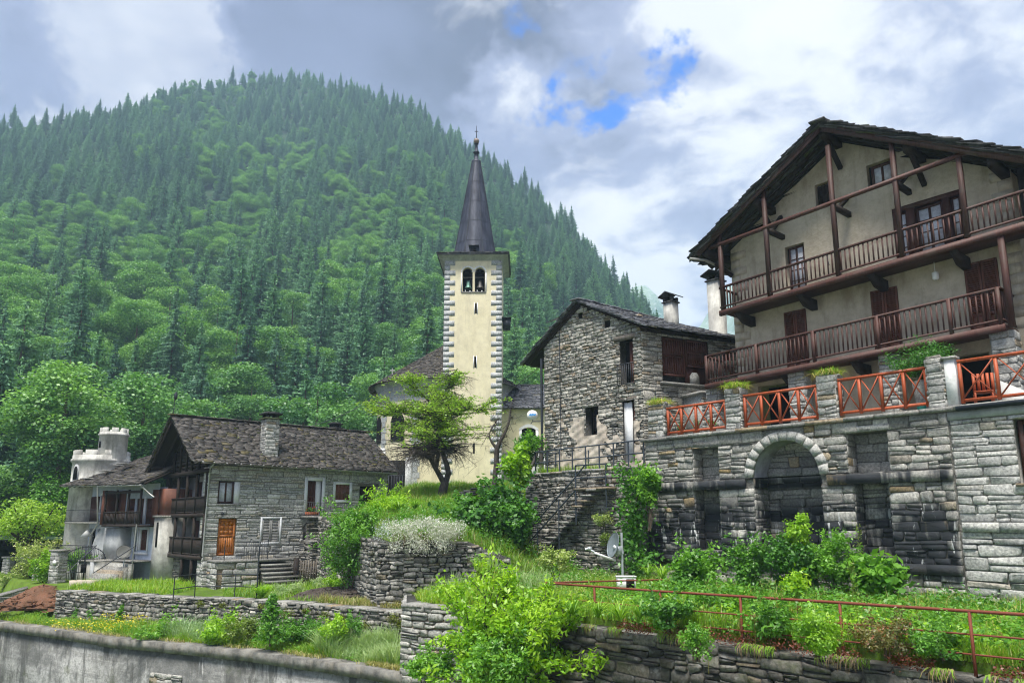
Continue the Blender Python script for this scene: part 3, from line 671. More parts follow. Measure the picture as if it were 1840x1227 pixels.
for x, z in ((RIDX, 14.55), (2.1, 12.75), (7.95, 12.8), (-.35, 11.3), (10.4, 11.3)):
    m = MB(); m.beam((x, Y0 + .08, z), (x, 1.0, z), .26, .3); part(m, 'purlin', M['dark'], ch)
    if 0 < x < 10:
        m = MB(); m.beam((x, -.03, z - 1.0), (x, Y0 + .45, z - .12), .15, .17); part(m, 'brace', M['dark'], ch)
m = MB(); m.beam((.05, -.05, 10.45), (-.6, -.6, 11.2), .13, .16); part(m, 'brace', M['dark'], ch)
for x, z in ((2.45, 11.5), (5.2, 11.58), (7.4, 11.72)):           # struts carrying the tie beam
    m = MB(); m.beam((x, -1.25, z), (x + .02, 0, z), .15, .2); m.beam((x, -.9, z), (x, -.02, z + .9 if x < 3 else z + .7), .13, .15); part(m, 'bracket', M['dark'], ch)
m = MB(); m.beam((-.2, -1.32, 11.46), (10.2, -1.32, 11.92), .13, .13); part(m, 'tie_beam', M['brown'], ch)
def dk1(x): return 8.62 + x * 0.042
def dk2(x): return 5.68 + x * 0.034
for x in (.33, 2.45, 5.2, 7.45, 9.47):
    m = MB(); m.beam((x, -1.3, dk1(x)), (x, -1.3, min(rz(x) - .08, 14)), .15, .15); part(m, 'gable_post', M['dark_brown'], ch)
m = MB(); m.beam((10.36, -1.25, 5.9), (10.36, -1.25, 8.95), .17, .17); part(m, 'gable_post', M['brown'], ch)
# balconies
def balcony(x0, x1, yd, dk, h, posts, left_ret, right_ret, mat='brown', step=.165):
    m = MB()
    m.add([(x0, yd, dk(x0)), (x1, yd, dk(x1)), (x1, -.005, dk(x1)), (x0, -.005, dk(x0))] + [(x0, yd, dk(x0) - .07), (x1, yd, dk(x1) - .07), (x1, -.005, dk(x1) - .07), (x0, -.005, dk(x0) - .07)],
          [(0, 1, 2, 3), (7, 6, 5, 4), (0, 4, 5, 1), (1, 5, 6, 2), (2, 6, 7, 3), (3, 7, 4, 0)])
    m.beam((x0, yd + .05, dk(x0) - .12), (x1, yd + .05, dk(x1) - .12), .14, .2)
    b = part(m, 'balcony', M[mat], ch)
    m = MB(); yr = yd + .05
    def seg(p, q, zf):
        p = np.array(p, float); q = np.array(q, float); L = np.linalg.norm(q - p); n = int(L / step)
        zp, zq = zf(p[0]), zf(q[0]); A = np.array([*p, zp]); B = np.array([*q, zq])
        m.beam(A + UP * h, B + UP * h, .085, .075); m.beam(A + UP * .14, B + UP * .14, .055, .065)
        for i in range(1, n):
            c = A + (B - A) * i / n; m.beam(c + UP * .165, c + UP * (h - .035), .034, .045)
    seg((x0 + .05, yr), (x1 - .05, yr), dk)
    if left_ret: seg((x0 + .05, yr), (x0 + .05, 0), lambda x: dk(x0))
    if right_ret: seg((x1 - .05, yr), (x1 - .05, 0), lambda x: dk(x1))
    for x in posts: m.beam((x, yr, dk(x) - .05), (x, yr, dk(x) + h + .02), .11, .11)
    o = part(m, 'railing', M[mat], b); o.location = (0, 0, 0)
    for x in np.arange(x0 + .6, x1, 2.7):
        m = MB(); m.add([(x, 0, dk(x) - .22), (x, 0, dk(x) - .62), (x, -.7, dk(x) - .56), (x, yd + .15, dk(x) - .22), (x + .24, 0, dk(x) - .22), (x + .24, 0, dk(x) - .62), (x + .24, -.7, dk(x) - .56), (x + .24, yd + .15, dk(x) - .22)],
              [(0, 1, 2, 3), (7, 6, 5, 4), (0, 3, 7, 4), (1, 5, 6, 2), (2, 6, 7, 3), (0, 4, 5, 1)])
        m.build('corbel', M['dark'], b)
    return b
balcony(.15, 13.5, -1.36, dk1, 0.98, (.33, 2.45, 5.2, 7.45, 9.47), True, False)
balcony(-.72, 10.2, -1.36, dk2, 1.16, (-.62, 1.7, 4.06, 6.4, 8.7, 10.1), True, True)
# stone pillars under the lower balcony
for a, b in ((-.85, -.3), (2.85, 3.5), (6.25, 6.8), (9.7, 10.35)):
    m = MB(); z1 = dk2((a + b) / 2) - .18
    stones(m, a, b, TZ, z1, -1.12, .24, .32, .04, .015, rough=.25); m.box(a + .015, b - .015, -1.1, -.58, TZ, z1, (.4, .4, .5))
    m.xf = XF((b, -1.1, 0), 90); stones(m, 0, .5, TZ, z1, 0, .24, .3, .04, .015, rough=.25)
    m.xf = XF((a, -.6, 0), -90); stones(m, 0, .5, TZ, z1, 0, .24, .3, .04, .015, rough=.25)
    part(m, 'pillar', M['pier'], ch)
m = MB(); m.tube([(-.9, -1.75, 11.1), (-.5, -1.2, 11.05), (-.55, 1, 11.0), (-.6, 10, 10.9)], .06, 8); part(m, 'gutter', M['zinc'], ch)
m = MB(); m.beam((CW + .35, -.3, 5.9), (CW + .35, -.3, 11.2), .2, .2); m.box(CW + .1, CW + 3, .6, .7, 5.9, 11.5); part(m, 'side_loggia', M['dark'], ch)
m = MB(); m.tube([(4.9, -1.34, dk1(5) + .5), (4.86, -1.4, dk1(5) + .9)], .012, 5); part(m, 'hook', M['iron'], ch)
m = MB(); m.lathe([(.05, 0), (.11, .06), (.11, .26), (.05, .3)], (8.05, -.25, 8.2), 10); m.tube([(8.05, -.25, 8.5), (8.05, -.25, 8.85)], .012, 5)
part(m, 'lantern', M['whiteplastic'], ch)
# iron bits on the railing: a flowerpot hook and small leftovers
# ================================================================== retaining wall with arch and niches
RX = XF((24, 19.35, 0), -90)
rw = thing('retaining_wall', 'tall grey ashlar retaining wall with an arch and dark stained niches below the terrace', 'wall', (24, 19.35, -2.4), -90)
ZT = 3.22; RL = 11.36
niches = [(2.3, 3.45, 1.56, 2.78), (2.3, 3.4, -1.02, 1.22), (8.3, 9.6, 1.56, 2.84), (8.42, 9.5, -1.02, 1.24)]
archh = (4.85, 7.35, -1.25, 2.82, 1.56)
hl = niches + [archh]
m = MB()
stones(m, 0, RL, -1.22, 1.2, 0, .28, .46, .055, .016, hl, rough=.3, split=.4); stones(m, 0, RL, 1.52, ZT, 0, .26, .46, .055, .016, hl, rough=.3, split=.4)
stones(m, 0, RL, -2.6, -1.5, -.03, .34, .6, .06, .016, rough=.26, split=.4)
part(m, 'facing_stone', M['ashlar'], rw)
m = MB(); wallgrid(m, 0, RL, -2.6, ZT, .012, niches + [(4.85, 7.35, -1.25, 1.56), (4.85, 7.35, 1.56, 2.82)], .62)
for i in range(16):                                              # spandrels of the arch
    t0, t1 = pi * i / 16, pi * (i + 1) / 16; cx_ = 6.1; r_ = 1.25
    p, q = (cx_ - r_ * cos(t0), 1.56 + r_ * sin(t0)), (cx_ - r_ * cos(t1), 1.56 + r_ * sin(t1))
    m.add([(p[0], .012, p[1]), (q[0], .012, q[1]), (q[0], .012, 2.83), (p[0], .012, 2.83)], [(0, 1, 2, 3)])
m.box(0, RL, .66, 1.3, -2.6, -1.3); m.box(0, .3, .3, 1.3, -2.6, ZT)
for a, b, c, d in niches: m.box(a - .02, b + .02, .626, .655, c, d)
m.box(4.8, 7.4, .98, 1.04, -1.28, 2.9)
part(m, 'wall_core', M['mid_joint'], rw)
m = MB()
for a, b, c, d in niches:
    stones(m, a, b, c, d, .6, .3, .5, .04, .014, rough=.25)
    m.xf = XF((a, 0, 0), 90); stones(m, 0, .6, c, d, 0, .3, .4, .02, .012); m.xf = XF((b, .6, 0), -90); stones(m, 0, .6, c, d, 0, .3, .4, .02, .012); m.xf = None
part(m, 'niche_stone', M['ashlar'], rw)
m = MB(); stones(m, 4.85, 7.35, -1.25, 2.8, .95, .28, .5, .04, .014, rough=.25)
for xx, rz_, o_ in ((4.85, 90, 0), (7.35, -90, .95)): m.xf = XF((xx, o_, 0), rz_); stones(m, 0, .95, -1.25, 1.56, 0, .28, .42, .03, .014)
m.xf = None
part(m, 'arch_recess', M['ashlar'], rw)
m = MB(); n_ = 20
for i in range(n_):
    t0, t1 = pi * i / n_, pi * (i + 1) / n_
    v = [(6.1 - 1.25 * cos(t), y, 1.56 + 1.25 * sin(t)) for y in (0.0, .96) for t in (t0, t1)]
    m.add(v, [(0, 1, 3, 2)])
part(m, 'arch_vault', M['grey_render'], rw)
m = MB(); n_ = 13
for i in range(n_):
    t0, t1 = pi * i / n_ + .008, pi * (i + 1) / n_ - .008; v = []
    for y in (-.075, .05):
        for t in (t0, (t0 + t1) / 2, t1):
            for r_ in (1.24, 1.57): v.append((6.1 - r_ * cos(t), y + U(-.006, .006), 1.56 + r_ * sin(t)))
    m.add(v, [(0, 2, 3, 1), (2, 4, 5, 3), (6, 7, 9, 8), (8, 9, 11, 10), (1, 3, 9, 7), (3, 5, 11, 9), (0, 6, 8, 2), (2, 8, 10, 4), (0, 1, 7, 6), (4, 10, 11, 5)], (.72 + U(-.12, .12), U(0, .8), U()))
part(m, 'arch_ring', M['pier'], rw)
def courseband(x0, x1, z0, z1, proj, name, parent=rw, mat='ashlar'):
    m = MB(); x = x0
    while x < x1 - .05:
        e = min(x + U(.5, 1.2), x1)
        if x1 - e < .25: e = x1
        m.box(x + .004, e - .004, -proj + U(-.012, .012), .03, z0 + U(-.008, .008), z1 + U(-.008, .008)); x = e
    return part(m, name, M[mat], parent)
courseband(0, 4.55, 1.2, 1.52, .13, 'string_course'); courseband(7.6, RL, 1.2, 1.52, .13, 'string_course'); courseband(0, RL, -1.5, -1.22, .16, 'ledge')
m = MB()                                          # lintels over the upper niches
for a, b in ((2.1, 3.65), (8.05, 9.85)): m.box(a, b, -.055, .1, 2.8 if a < 5 else 2.85, 3.04)
part(m, 'lintel', M['pier'], rw)
m = MB(); x = -.12
while x < RL + .35:
    e = x + U(.8, 1.6); m.box(x, e - .006, -.17 + U(-.015, .015), 1.4, ZT + U(0, .01), ZT + .13 + U(0, .012)); x = e
part(m, 'coping', M['slab'], rw)
# right-hand house front, paler and younger
rh = thing('lower_house', 'pale grey ashlar house front with a dark window beside the stained retaining wall', 'house', (24, 19.35, -2.4), -90)
hole2 = (13.0, 15.0, 1.05, 2.82)
m = MB(); stones(m, RL + .02, 19, -2.7, -.28, .02, .38, .62, .055, .018, rough=.26, split=.45); stones(m, RL + .02, 19, .0, 2.95, .05, .27, .55, .045, .016, [hole2], rough=.26, split=.45)
part(m, 'facing_stone', M['house_stone'], rh)
m = MB(); wallgrid(m, RL - .4, 19, -2.7, 2.95, .075, [hole2], .3); m.box(RL + .02, 19, 1.0, 3, -2.7, .9); m.box(12.6, 15.4, .5, .6, .9, 3)
part(m, 'wall_core', M['mortar'], rh)
courseband(RL + .1, 19, -.27, 0, .09, 'ledge', rh, 'house_stone')
m = MB(); m.box(RL, 19, -.02, .4, 2.96, 3.2); part(m, 'lintel_beam', M['grey_render'], rh)
m = MB(); m.box(RL + .3, 19, -.2, 2, 3.21, 3.33); part(m, 'terrace_edge', M['iron'], rh)
window(rh, 13.05, 14.95, 1.1, 2.8, .25, 'brown', 2, 3, 'glass', fr=.12); m = MB(); m.box(12.9, 15.1, -.05, .2, .97, 1.05); part(m, 'sill', M['slab'], rh)
m = MB(); m.tube([(13.5, .2, 1.2), (13.48, .17, 1.9), (13.62, .17, 2.1)], .02, 5); part(m, 'window_ornament', M['zinc'], rh)
# terrace floor, piers, railings
tf = MB(RX); tf.box(-.1, RL + .3, 1.4, 3.4, 3.2, 3.345); tf.box(RL + .3, 19, 2, 4, 3.2, 3.345); tag(tf.build('terrace', M['slab']), kind='structure')
def pier(a, b, z1, label, tuft=True, y0=-.03, dp=.55):
    t = thing('pier', label, 'pier', tuple(RX[:3, :3] @ np.array([(a + b) / 2, y0 + dp / 2, 0]) + RX[:3, 3] + np.array([0, 0, ZT + .13])), -90, 'stone piers of the terrace parapet')
    off = XF((-(a + b) / 2, -(y0 + dp / 2), 0)); m = MB(off); zb_ = ZT + .13
    stones(m, a, b, zb_, z1, y0, .23, .34, .045, .016, rough=.3); m.box(a + .02, b - .02, y0 + .02, y0 + dp - .02, zb_, z1 - .02)
    m.xf = off @ XF((b, y0, 0), 90); stones(m, 0, dp, zb_, z1, 0, .23, .3, .045, .016, rough=.3)
    m.xf = off @ XF((a, y0 + dp, 0), -90); stones(m, 0, dp, zb_, z1, 0, .23, .3, .045, .016, rough=.3)
    m.xf = off
    for k in range(6): one_stone_top(m, U(a, b - .2), U(y0, y0 + dp - .15), z1 - .03)
    part(m, 'masonry', M['pier'], t)
    if tuft:
        gt = thing('grass_tuft', tuft, 'grass tuft', tuple(np.array(t.location) + np.array([0, 0, z1 - zb_])), 0, 'grass tufts growing on the piers')
        m = MB(); p = RG.normal(0, 1, (420, 3)) * (.15, .15, .0); blades(m, p, .36, .02, 1.1, .6, 1.4); part(m, 'fresh_blades', M['grass'], gt, absz=False)
        m = MB(); p = RG.normal(0, 1, (260, 3)) * (.16, .16, .02); blades(m, p, .30, .02, 1.9, .6, 2.6); part(m, 'dead_blades', M['grass_dry'], gt, absz=False)
def one_stone_top(m, x, y, z):
    wd, dp, h = U(.2, .4), U(.15, .3), U(.05, .1); j = lambda: U(-.03, .03)
    m.add([(x + j(), y + j(), z), (x + wd + j(), y + j(), z), (x + wd + j(), y + dp + j(), z), (x + j(), y + dp + j(), z), (x + j(), y + j(), z + h + j()), (x + wd + j(), y + j(), z + h + j()), (x + wd + j(), y + dp + j(), z + h), (x + j(), y + dp + j(), z + h)],
          [(0, 3, 2, 1), (4, 5, 6, 7), (0, 1, 5, 4), (1, 2, 6, 5), (2, 3, 7, 6), (3, 0, 4, 7)])
pier(.22, .98, 4.72, 'stone parapet pier at the barn end with a bright grass tuft on top', 'bright green grass tuft on the pier nearest the stone barn')
pier(3.88, 4.5, 4.9, 'stone parapet pier left of the big arch, topped with grass', 'grass tuft on the pier above the left side of the arch')
pier(7.45, 8.08, 4.86, 'stone parapet pier right of the big arch, topped with grass', 'grass tuft on the pier above the right side of the arch')
pier(10.92, 11.36, 4.88, 'stone parapet pier beside the pale concrete post, without grass', None)
t = thing('concrete_post', 'smooth pale concrete post with a flat slab cap on the terrace edge', 'post', tuple(RX[:3, :3] @ np.array([11.56, .12, 0]) + RX[:3, 3] + np.array([0, 0, 3.33])), -90)
m = MB(); m.box(-.14, .14, -.14, .14, 3.33, 4.78); part(m, 'shaft', M['white'], t); m = MB(); m.box(-.2, .2, -.2, .2, 4.78, 4.86); part(m, 'cap', M['slab'], t)
def xrail(x0, x1, z0, z1, bays, label, y=.06):
    wc = RX[:3, :3] @ np.array([x0, y, 0]) + RX[:3, 3]
    t = thing('cross_railing', label, 'railing', (wc[0], wc[1], z0), -90, 'red cross railings of the terrace')
    L = x1 - x0; m = MB(); m.box(0, L, -.03, .03, z0 + .02, z0 + .11); m.box(0, L, -.045, .045, z1 - .09, z1); part(m, 'rail', M['red'], t)
    for i in range(bays + 1):
        x = min(max(L * i / bays, .045), L - .045); m = MB(); m.box(x - .045, x + .045, -.04, .04, z0 - .02, z1 - .003 if 0 < i < bays else z1 + .003); part(m, 'upright', M['red'], t)
    for i in range(bays):
        a, b = L * i / bays + .05, L * (i + 1) / bays - .05; m = MB(); m.beam((a, -.012, z0 + .1), (b, -.012, z1 - .08), .03, .065, up=(0, 1, 0)); m.beam((a, .014, z1 - .08), (b, .014, z0 + .1), .028, .065, up=(0, 1, 0)); part(m, 'cross_brace', M['red'], t)
xrail(1.12, 3.86, 3.44, 4.53, 4, 'red cross railing between the two piers nearest the barn'); xrail(4.6, 7.43, 3.44, 4.6, 4, 'red cross railing directly above the big arch')
xrail(8.15, 10.9, 3.47, 4.68, 4, 'red cross railing beside the concrete post and before the white porch wall'); xrail(11.76, 15.7, 3.44, 4.72, 4, 'red cross railing above the lower house window, with wide crosses')
# things on the terrace
c = RX[:3, :3] @ np.array([10.55, .75, 0]) + RX[:3, 3]
pb = thing('potted_conifer', 'dark bushy potted conifer on the terrace behind the pier', 'shrub', (c[0], c[1], 4.55), 0)
m = MB()
for i in range(30):
    d = np.array([U(-1, 1), U(-1, 1), U(.1, 1.1)]); d /= np.linalg.norm(d); L = U(.6, 1.45)
    tt = np.linspace(.25, 1, 7)
    for q in tt: leaves(m, RG.normal(0, .10, (26, 3)) + d * L * q, .10, .35, .3)
part(m, 'foliage', M['leaf_deep'], pb, absz=False)
m = MB()
for i in range(9): m.tube([(0, 0, -.2), (U(-.2, .2), U(-.2, .2), .3), (U(-.7, .7), U(-.7, .7), U(.4, 1.0))], [.035, .02, .008], 5)
part(m, 'stem', M['bark_brown'], pb, absz=False)
m = MB(); m.lathe([(.0, -1.2), (.24, -1.2), (.34, -.2), (.3, -.2), (.0, -.24)], (0, 0, 0), 16); part(m, 'pot', M['pier'], pb, absz=False)
c = RX[:3, :3] @ np.array([12.15, .75, 0]) + RX[:3, 3]
rc = thing('garden_chair', 'red slatted wooden chair on the terrace behind the red railing', 'chair', (c[0], c[1], 3.35), -70)
m = MB(); m.box(-.24, .24, -.24, .24, .42, .46); part(m, 'seat', M['red'], rc, absz=False)
m = MB(); [m.box(-.24 + i * .12, -.16 + i * .12, .22, .25, .46, 1.05) for i in range(5)]; part(m, 'backrest', M['red'], rc, absz=False)
for x in (-.22, .22):
    for y in (-.22, .22): m = MB(); m.box(x - .025, x + .025, y - .025, y + .025, 0, .42); part(m, 'leg', M['red'], rc, absz=False)
c = RX[:3, :3] @ np.array([10.5, .62, 0]) + RX[:3, 3]
gb = MB(); gb.lathe([(0, 0), (.16, 0), (.17, .05), (.17, .18), (.1, .25), (.04, .27), (.04, .32), (0, .32)], (0, 0, 0), 16); o = gb.build('gas_bottle', M['greenbottle']); o.location = (c[0], c[1], 3.37)
tag(o, 'small green bottle standing on the terrace behind the red railing', 'gas bottle')
c = RX[:3, :3] @ np.array([12.9, 1.2, 0]) + RX[:3, 3]
m = MB(); v = np.array([(-.5, -.4, 0), (.6, -.4, 0), (.7, .4, 0), (-.5, .4, 0), (-.35, -.2, .75), (.3, -.25, .3), (.35, .25, .3), (-.35, .2, .75)]); m.add(v, [(0, 3, 2, 1), (4, 5, 6, 7), (0, 1, 5, 4), (1, 2, 6, 5), (2, 3, 7, 6), (3, 0, 4, 7)])
o = m.build('tarpaulin', M['cover']); o.location = (c[0], c[1], 3.36); o.rotation_euler = (0, 0, rad(-90)); tag(o, 'pale sheet draped over a heap on the terrace behind the red railing', 'cover')
c = RX[:3, :3] @ np.array([1.9, .7, 0]) + RX[:3, 3]
for i in range(3):
    cc_ = RX[:3, :3] @ np.array([1.45 + i * .75, .45, 0]) + RX[:3, 3]
    t = thing('flower_pot', ('terracotta pot with white flowers behind the first red railing, nearest the barn', 'terracotta pot with white flowers in the middle of the first red railing', 'terracotta pot with white flowers at the arch end of the first red railing')[i], 'flower pot', (cc_[0], cc_[1], 3.36), 0, 'flower pots on the terrace')
    m = MB(); m.lathe([(0, 0), (.1, 0), (.15, .24), (.13, .24), (0, .2)], (0, 0, 0), 14); part(m, 'pot', M['terracotta'], t, absz=False)
    m = MB(); foliage(m, (0, 0, .4), (.2, .2, .2), 160, .07, 6); part(m, 'leaves', M['leaf_mid'], t, absz=False)
    m = MB(); leaves(m, RG.normal(0, .12, (14, 3)) + (0, 0, .5), .07, .9); part(m, 'blossom', M['flower_white'], t, absz=False)['kind'] = 'stuff'

# ================================================================== the rubble barn
bn = thing('stone_barn', 'old rubble stone barn with a slate roof and rough plaster at its foot', 'barn', (25.4, 26.8, 2.2), -90)
BW = 6.28
def bn_roof(x): return 10.42 - (2.6 - x) * .62 if x < 2.6 else 10.42 - (x - 2.6) * .52
bh = [(2.8, 3.62, 3.98, 5.33), (5.1, 5.8, 2.6, 5.35), (5.03, 5.82, 6.13, 8.15), (2.45, 2.75, 9.75, 10.05), (4.15, 4.5, 8.95, 9.3)]
m = MB(); stones(m, 0, BW, 2.0, 10.4, 0, .15, .235, .06, .018, bh, None, .5, .22, bn_roof); part(m, 'rubble_stone', M['rubble'], bn)
m = MB(); wallgrid(m, 0, BW, 1.6, 10.5, .02, bh, .4, bn_roof, xs=(2.6,))
m.add([(0, .02, 1.6), (0, 6, 1.6), (0, 6, 8.7), (0, .02, 8.7)], [(0, 3, 2, 1)]); m.add([(0, 6, 1.6), (8.1, 6, 1.6), (8.1, 6, 8.5), (2.6, 6, 10.4), (0, 6, 8.7)], [(0, 4, 3, 2, 1)])
part(m, 'wall_core', M['dark_joint'], bn)
# splayed side wall: frame with x along it
SX = XF((BW, 0, 0), math.degrees(math.atan2(6, 1.75))); SLn = math.hypot(6, 1.75)
sh_ = [(1.1, 3.75, 6.2, 8.3)]
m = MB(SX); stones(m, 0, SLn, 2.2, 8.4, 0, .17, .42, .05, .018, sh_, None, .3, .3); part(m, 'rubble_stone', M['rubble'], bn)
m = MB(SX); wallgrid(m, 0, SLn, 1.6, 8.5, .02, sh_, .3); m.box(1.0, 3.8, .32, .4, 6.1, 8.4); part(m, 'wall_core', M['dark_joint'], bn)
door(bn, 1.12, 2.45, 6.5, 8.28, .1, 'redbrown', xf=SX, name='hatch', handle=False); door(bn, 2.46, 3.72, 7.0, 8.28, .08, 'redbrown', xf=SX, name='hatch', handle=False)
m = MB(SX); m.box(2.46, 3.6, .16, .2, 6.2, 7.0); part(m, 'hatch', M['redbrown'], bn)
m = MB(SX); m.box(.9, 4.0, -.25, .15, 6.06, 6.16); m.box(2.0, 5.2, -1.5, -.1, 5.5, 5.62); part(m, 'sill', M['slab'], bn)
m = MB(SX); stones(m, 2.1, 5.1, 3.4, 5.5, -1.4, .2, .4, .04, .015); m.box(2.15, 5.05, -1.38, -.05, 3.4, 5.5); part(m, 'landing', M['pier'], bn)
m = MB(SX); m.prism([(2.55, 6.18), (3.05, 6.18), (3.05, 6.55), (2.92, 6.72), (2.68, 6.72), (2.55, 6.55)], -.12, -.06); part(m, 'stone_plaque', M['pier'], bn)
m = MB(SX); m.beam((5.1, .03, 6.0), (5.1, .03, 8.6), .06, .06); m.box(4.6, 6.2, -.04, 0, 6.1, 8.2); part(m, 'hatch', M['redbrown'], bn)
# openings of the gable
shade_slabs(bn, bh, .42, .5)
window(bn, 3.0, 3.6, 4.05, 5.3, .36, 'dark', 2, 4, 'glass', fr=.05)
m = MB(); m.box(2.7, 3.75, -.05, .3, 3.9, 3.98); m.box(2.66, 3.7, -.04, .3, 5.33, 5.45); part(m, 'sill', M['slab'], bn)
m = MB(); m.box(5.1, 5.56, .1, .16, 2.6, 5.3); part(m, 'door_leaf', M['whitepaint'], bn); door(bn, 5.56, 5.8, 2.6, 5.33, .25, 'redbrown', handle=False)
m = MB(); m.box(4.9, 5.95, -.05, .3, 5.35, 5.52); m.box(4.75, 6.0, -.09, .3, 8.15, 8.38); part(m, 'timber_lintel', M['grey_wood'], bn)
door(bn, 5.4, 5.8, 6.15, 8.1, .3, 'redbrown', name='balcony_door', handle=False)
m = MB()
for i in range(9): x = 4.98 + i * .11; m.beam((x, -.16, 6.1), (x, -.16, 7.0), .018, .018)
for z in (6.1, 7.02): m.beam((4.95, -.16, z), (5.9, -.16, z), .03, .03)
for x in (4.96, 5.89):
    for z in (6.1, 7.02): m.beam((x, -.16, z), (x, .0, z), .03, .03)
part(m, 'window_guard', M['iron'], bn)
def patch(m, x0, x1, z0, z1, y, hs, n=46, cut=.47, col=None):          # a ragged skin of old plaster left on the stones
    xs = np.linspace(x0, x1, n); zs = np.linspace(z0, z1, int(n * (z1 - z0) / (x1 - x0)) + 2); ph = RG.uniform(0, 6, 8)
    def keep(x, z):
        u, v = (x - x0) / (x1 - x0), (z - z0) / (z1 - z0)
        e = min(u, 1 - u) * 2.4 + (1 - v) * .75
        q = sin(x * 2.3 + ph[0]) * .22 + sin(z * 3.1 + x * 1.1 + ph[1]) * .2 + sin(x * 6.1 - z * 4.2 + ph[2]) * .13 + sin(x * 11 + z * 13 + ph[3]) * .08
        return e * .55 + q > cut and not any(h[0] < x < h[1] and h[2] < z < h[3] for h in hs)
    for i in range(len(xs) - 1):
        for j in range(len(zs) - 1):
            if keep((xs[i] + xs[i + 1]) / 2, (zs[j] + zs[j + 1]) / 2):
                f_ = lambda x, z: y + .012 * sin(x * 9 + z * 5) + .01 * sin(z * 17 - x * 7)
                a, b, c, d = xs[i], xs[i + 1], zs[j], zs[j + 1]; m.add([(a, f_(a, c), c), (b, f_(b, c), c), (b, f_(b, d), d), (a, f_(a, d), d)], [(0, 1, 2, 3)])
m = MB(); patch(m, .7, 5.05, 2.1, 4.9, -.095, bh, 70, .30); part(m, 'plaster_patch', M['tan_patch'], bn)
m = MB(); patch(m, 5.0, 6.25, 2.1, 4.4, -.09, bh, 20, .45); part(m, 'plaster_patch', M['tan_patch'], bn)
# roof
m = MB(); R0, R1 = (2.6, -.28, 10.52), (2.9, 6.4, 10.52)
deck(m, (-1.28, -.28, 8.12), (-1.28, 6.4, 8.12), R0, R1, .07); deck(m, (6.62, -.28, 8.48), (8.55, 6.4, 8.4), R0, R1, .07)
for i in range(9): m.beam((-1.2, -.1 + i * .8, 8.06), (2.6, -.1 + i * .8, 10.4), .12, .14)
for i in range(9): y = .05 + i * .75; m.beam((6.55 + .29 * y, y, 8.38), (2.7, y, 10.4), .12, .14)
roof = part(m, 'roof', M['dark'], bn)
m = MB()
for lay in range(2):
    dz = .03 + lay * .05
    slates(m, (-1.36, -.36, 8.08 + dz), (-1.36, 6.4, 8.08 + dz), (2.6, -.36, 10.52 + dz), (2.9, 6.4, 10.52 + dz), .2, .4, .045, .08)
    slates(m, (6.72, -.36, 8.44 + dz), (8.65, 6.4, 8.36 + dz), (2.6, -.36, 10.52 + dz), (2.9, 6.4, 10.52 + dz), .2, .4, .045, .08)
for i in range(28): y = -.35 + i * .24; m.beam((2.35 + i * .01, y, 10.62 + U(0, .03)), (2.95 + i * .01, y + U(-.05, .05), 10.62 + U(0, .05)), U(.25, .4), .05)
m.build('roof_slates', M['slate_blue'], roof)
for x, y, z in ((4.6, 1.6, 9.5), (5.6, 4.2, 9.05)):                # loose stones on the slates
    m = MB(); one_stone_top(m, x, y, z + .12); one_stone_top(m, x + .05, y + .05, z + .2); m.build('loose_stone', M['pier'], roof)
def chimney(par, x, y, z0, z1, w_, d_, mat, caps='roof', xf=None, name='chimney'):
    m = MB(xf); m.box(x - w_ / 2, x + w_ / 2, y - d_ / 2, y + d_ / 2, z0, z1); c = part(m, name, M[mat], par, absz=par.type == 'EMPTY')
    m = MB(xf)
    for i in (-1, 1):
        for k in (-1, 1): m.box(x + i * w_ * .4 - .06, x + i * w_ * .4 + .06, y + k * d_ * .4 - .06, y + k * d_ * .4 + .06, z1 + .06, z1 + .28)
    m.box(x - w_ * .62, x + w_ * .62, y - d_ * .62, y + d_ * .62, z1, z1 + .06)
    if caps == 'roof':
        e = w_ * .85; f = d_ * .85
        for s_ in (-1, 1):
            m.add([(x + s_ * e, y - f, z1 + .28), (x + s_ * e, y + f, z1 + .28), (x, y + f, z1 + .5), (x, y - f, z1 + .5), (x + s_ * e, y - f, z1 + .33), (x + s_ * e, y + f, z1 + .33), (x, y + f, z1 + .56), (x, y - f, z1 + .56)],
                  [(3, 2, 1, 0), (4, 5, 6, 7), (0, 1, 5, 4), (1, 2, 6, 5), (2, 3, 7, 6), (3, 0, 4, 7)])
    else: m.box(x - w_ * .68, x + w_ * .68, y - d_ * .68, y + d_ * .68, z1 + .28, z1 + .35); m.box(x - w_ * .45, x + w_ * .45, y - d_ * .45, y + d_ * .45, z1 + .35, z1 + .41)
    m.build('chimney_cap', M['slate_dark'], c); m = MB(xf); m.box(x - w_ * .3, x + w_ * .3, y - d_ * .3, y + d_ * .3, z1 + .061, z1 + .279); m.build('flue', M['black'], c); return c
c1 = chimney(bn, 5.3, 3.6, 8.6, 10.62, .52, .52, 'dirty_white')
c2 = chimney(bn, 7.0, 5.0, 2.4, 11.6, .62, .62, 'dirty_white')
m = MB(); m.tube([(1.2, -.1, 9.4), (1.22, -.1, 3.0)], .02, 5); m.tube([(-.1, -.12, 8.2), (-.08, -.12, 2.4)], .07, 6); part(m, 'downpipe', M['iron'], bn)
sg = thing('round_sign', 'round white hanging sign with blue script lettering on the barn corner', 'sign', (25.25, 26.95, 5.0), -40.9)
m = MB(); an = np.linspace(0, 2 * pi, 28, endpoint=False)
v = [(-.42 + .27 * cos(t), y, .30 + .245 * sin(t)) for y in (-.03, .03) for t in an]
m.add(v, [tuple(range(28)), tuple(range(55, 27, -1))] + [(i, i + 28, (i + 1) % 28 + 28, (i + 1) % 28) for i in range(28)]); part(m, 'sign_disc', M['whiteplastic'], sg, absz=False)
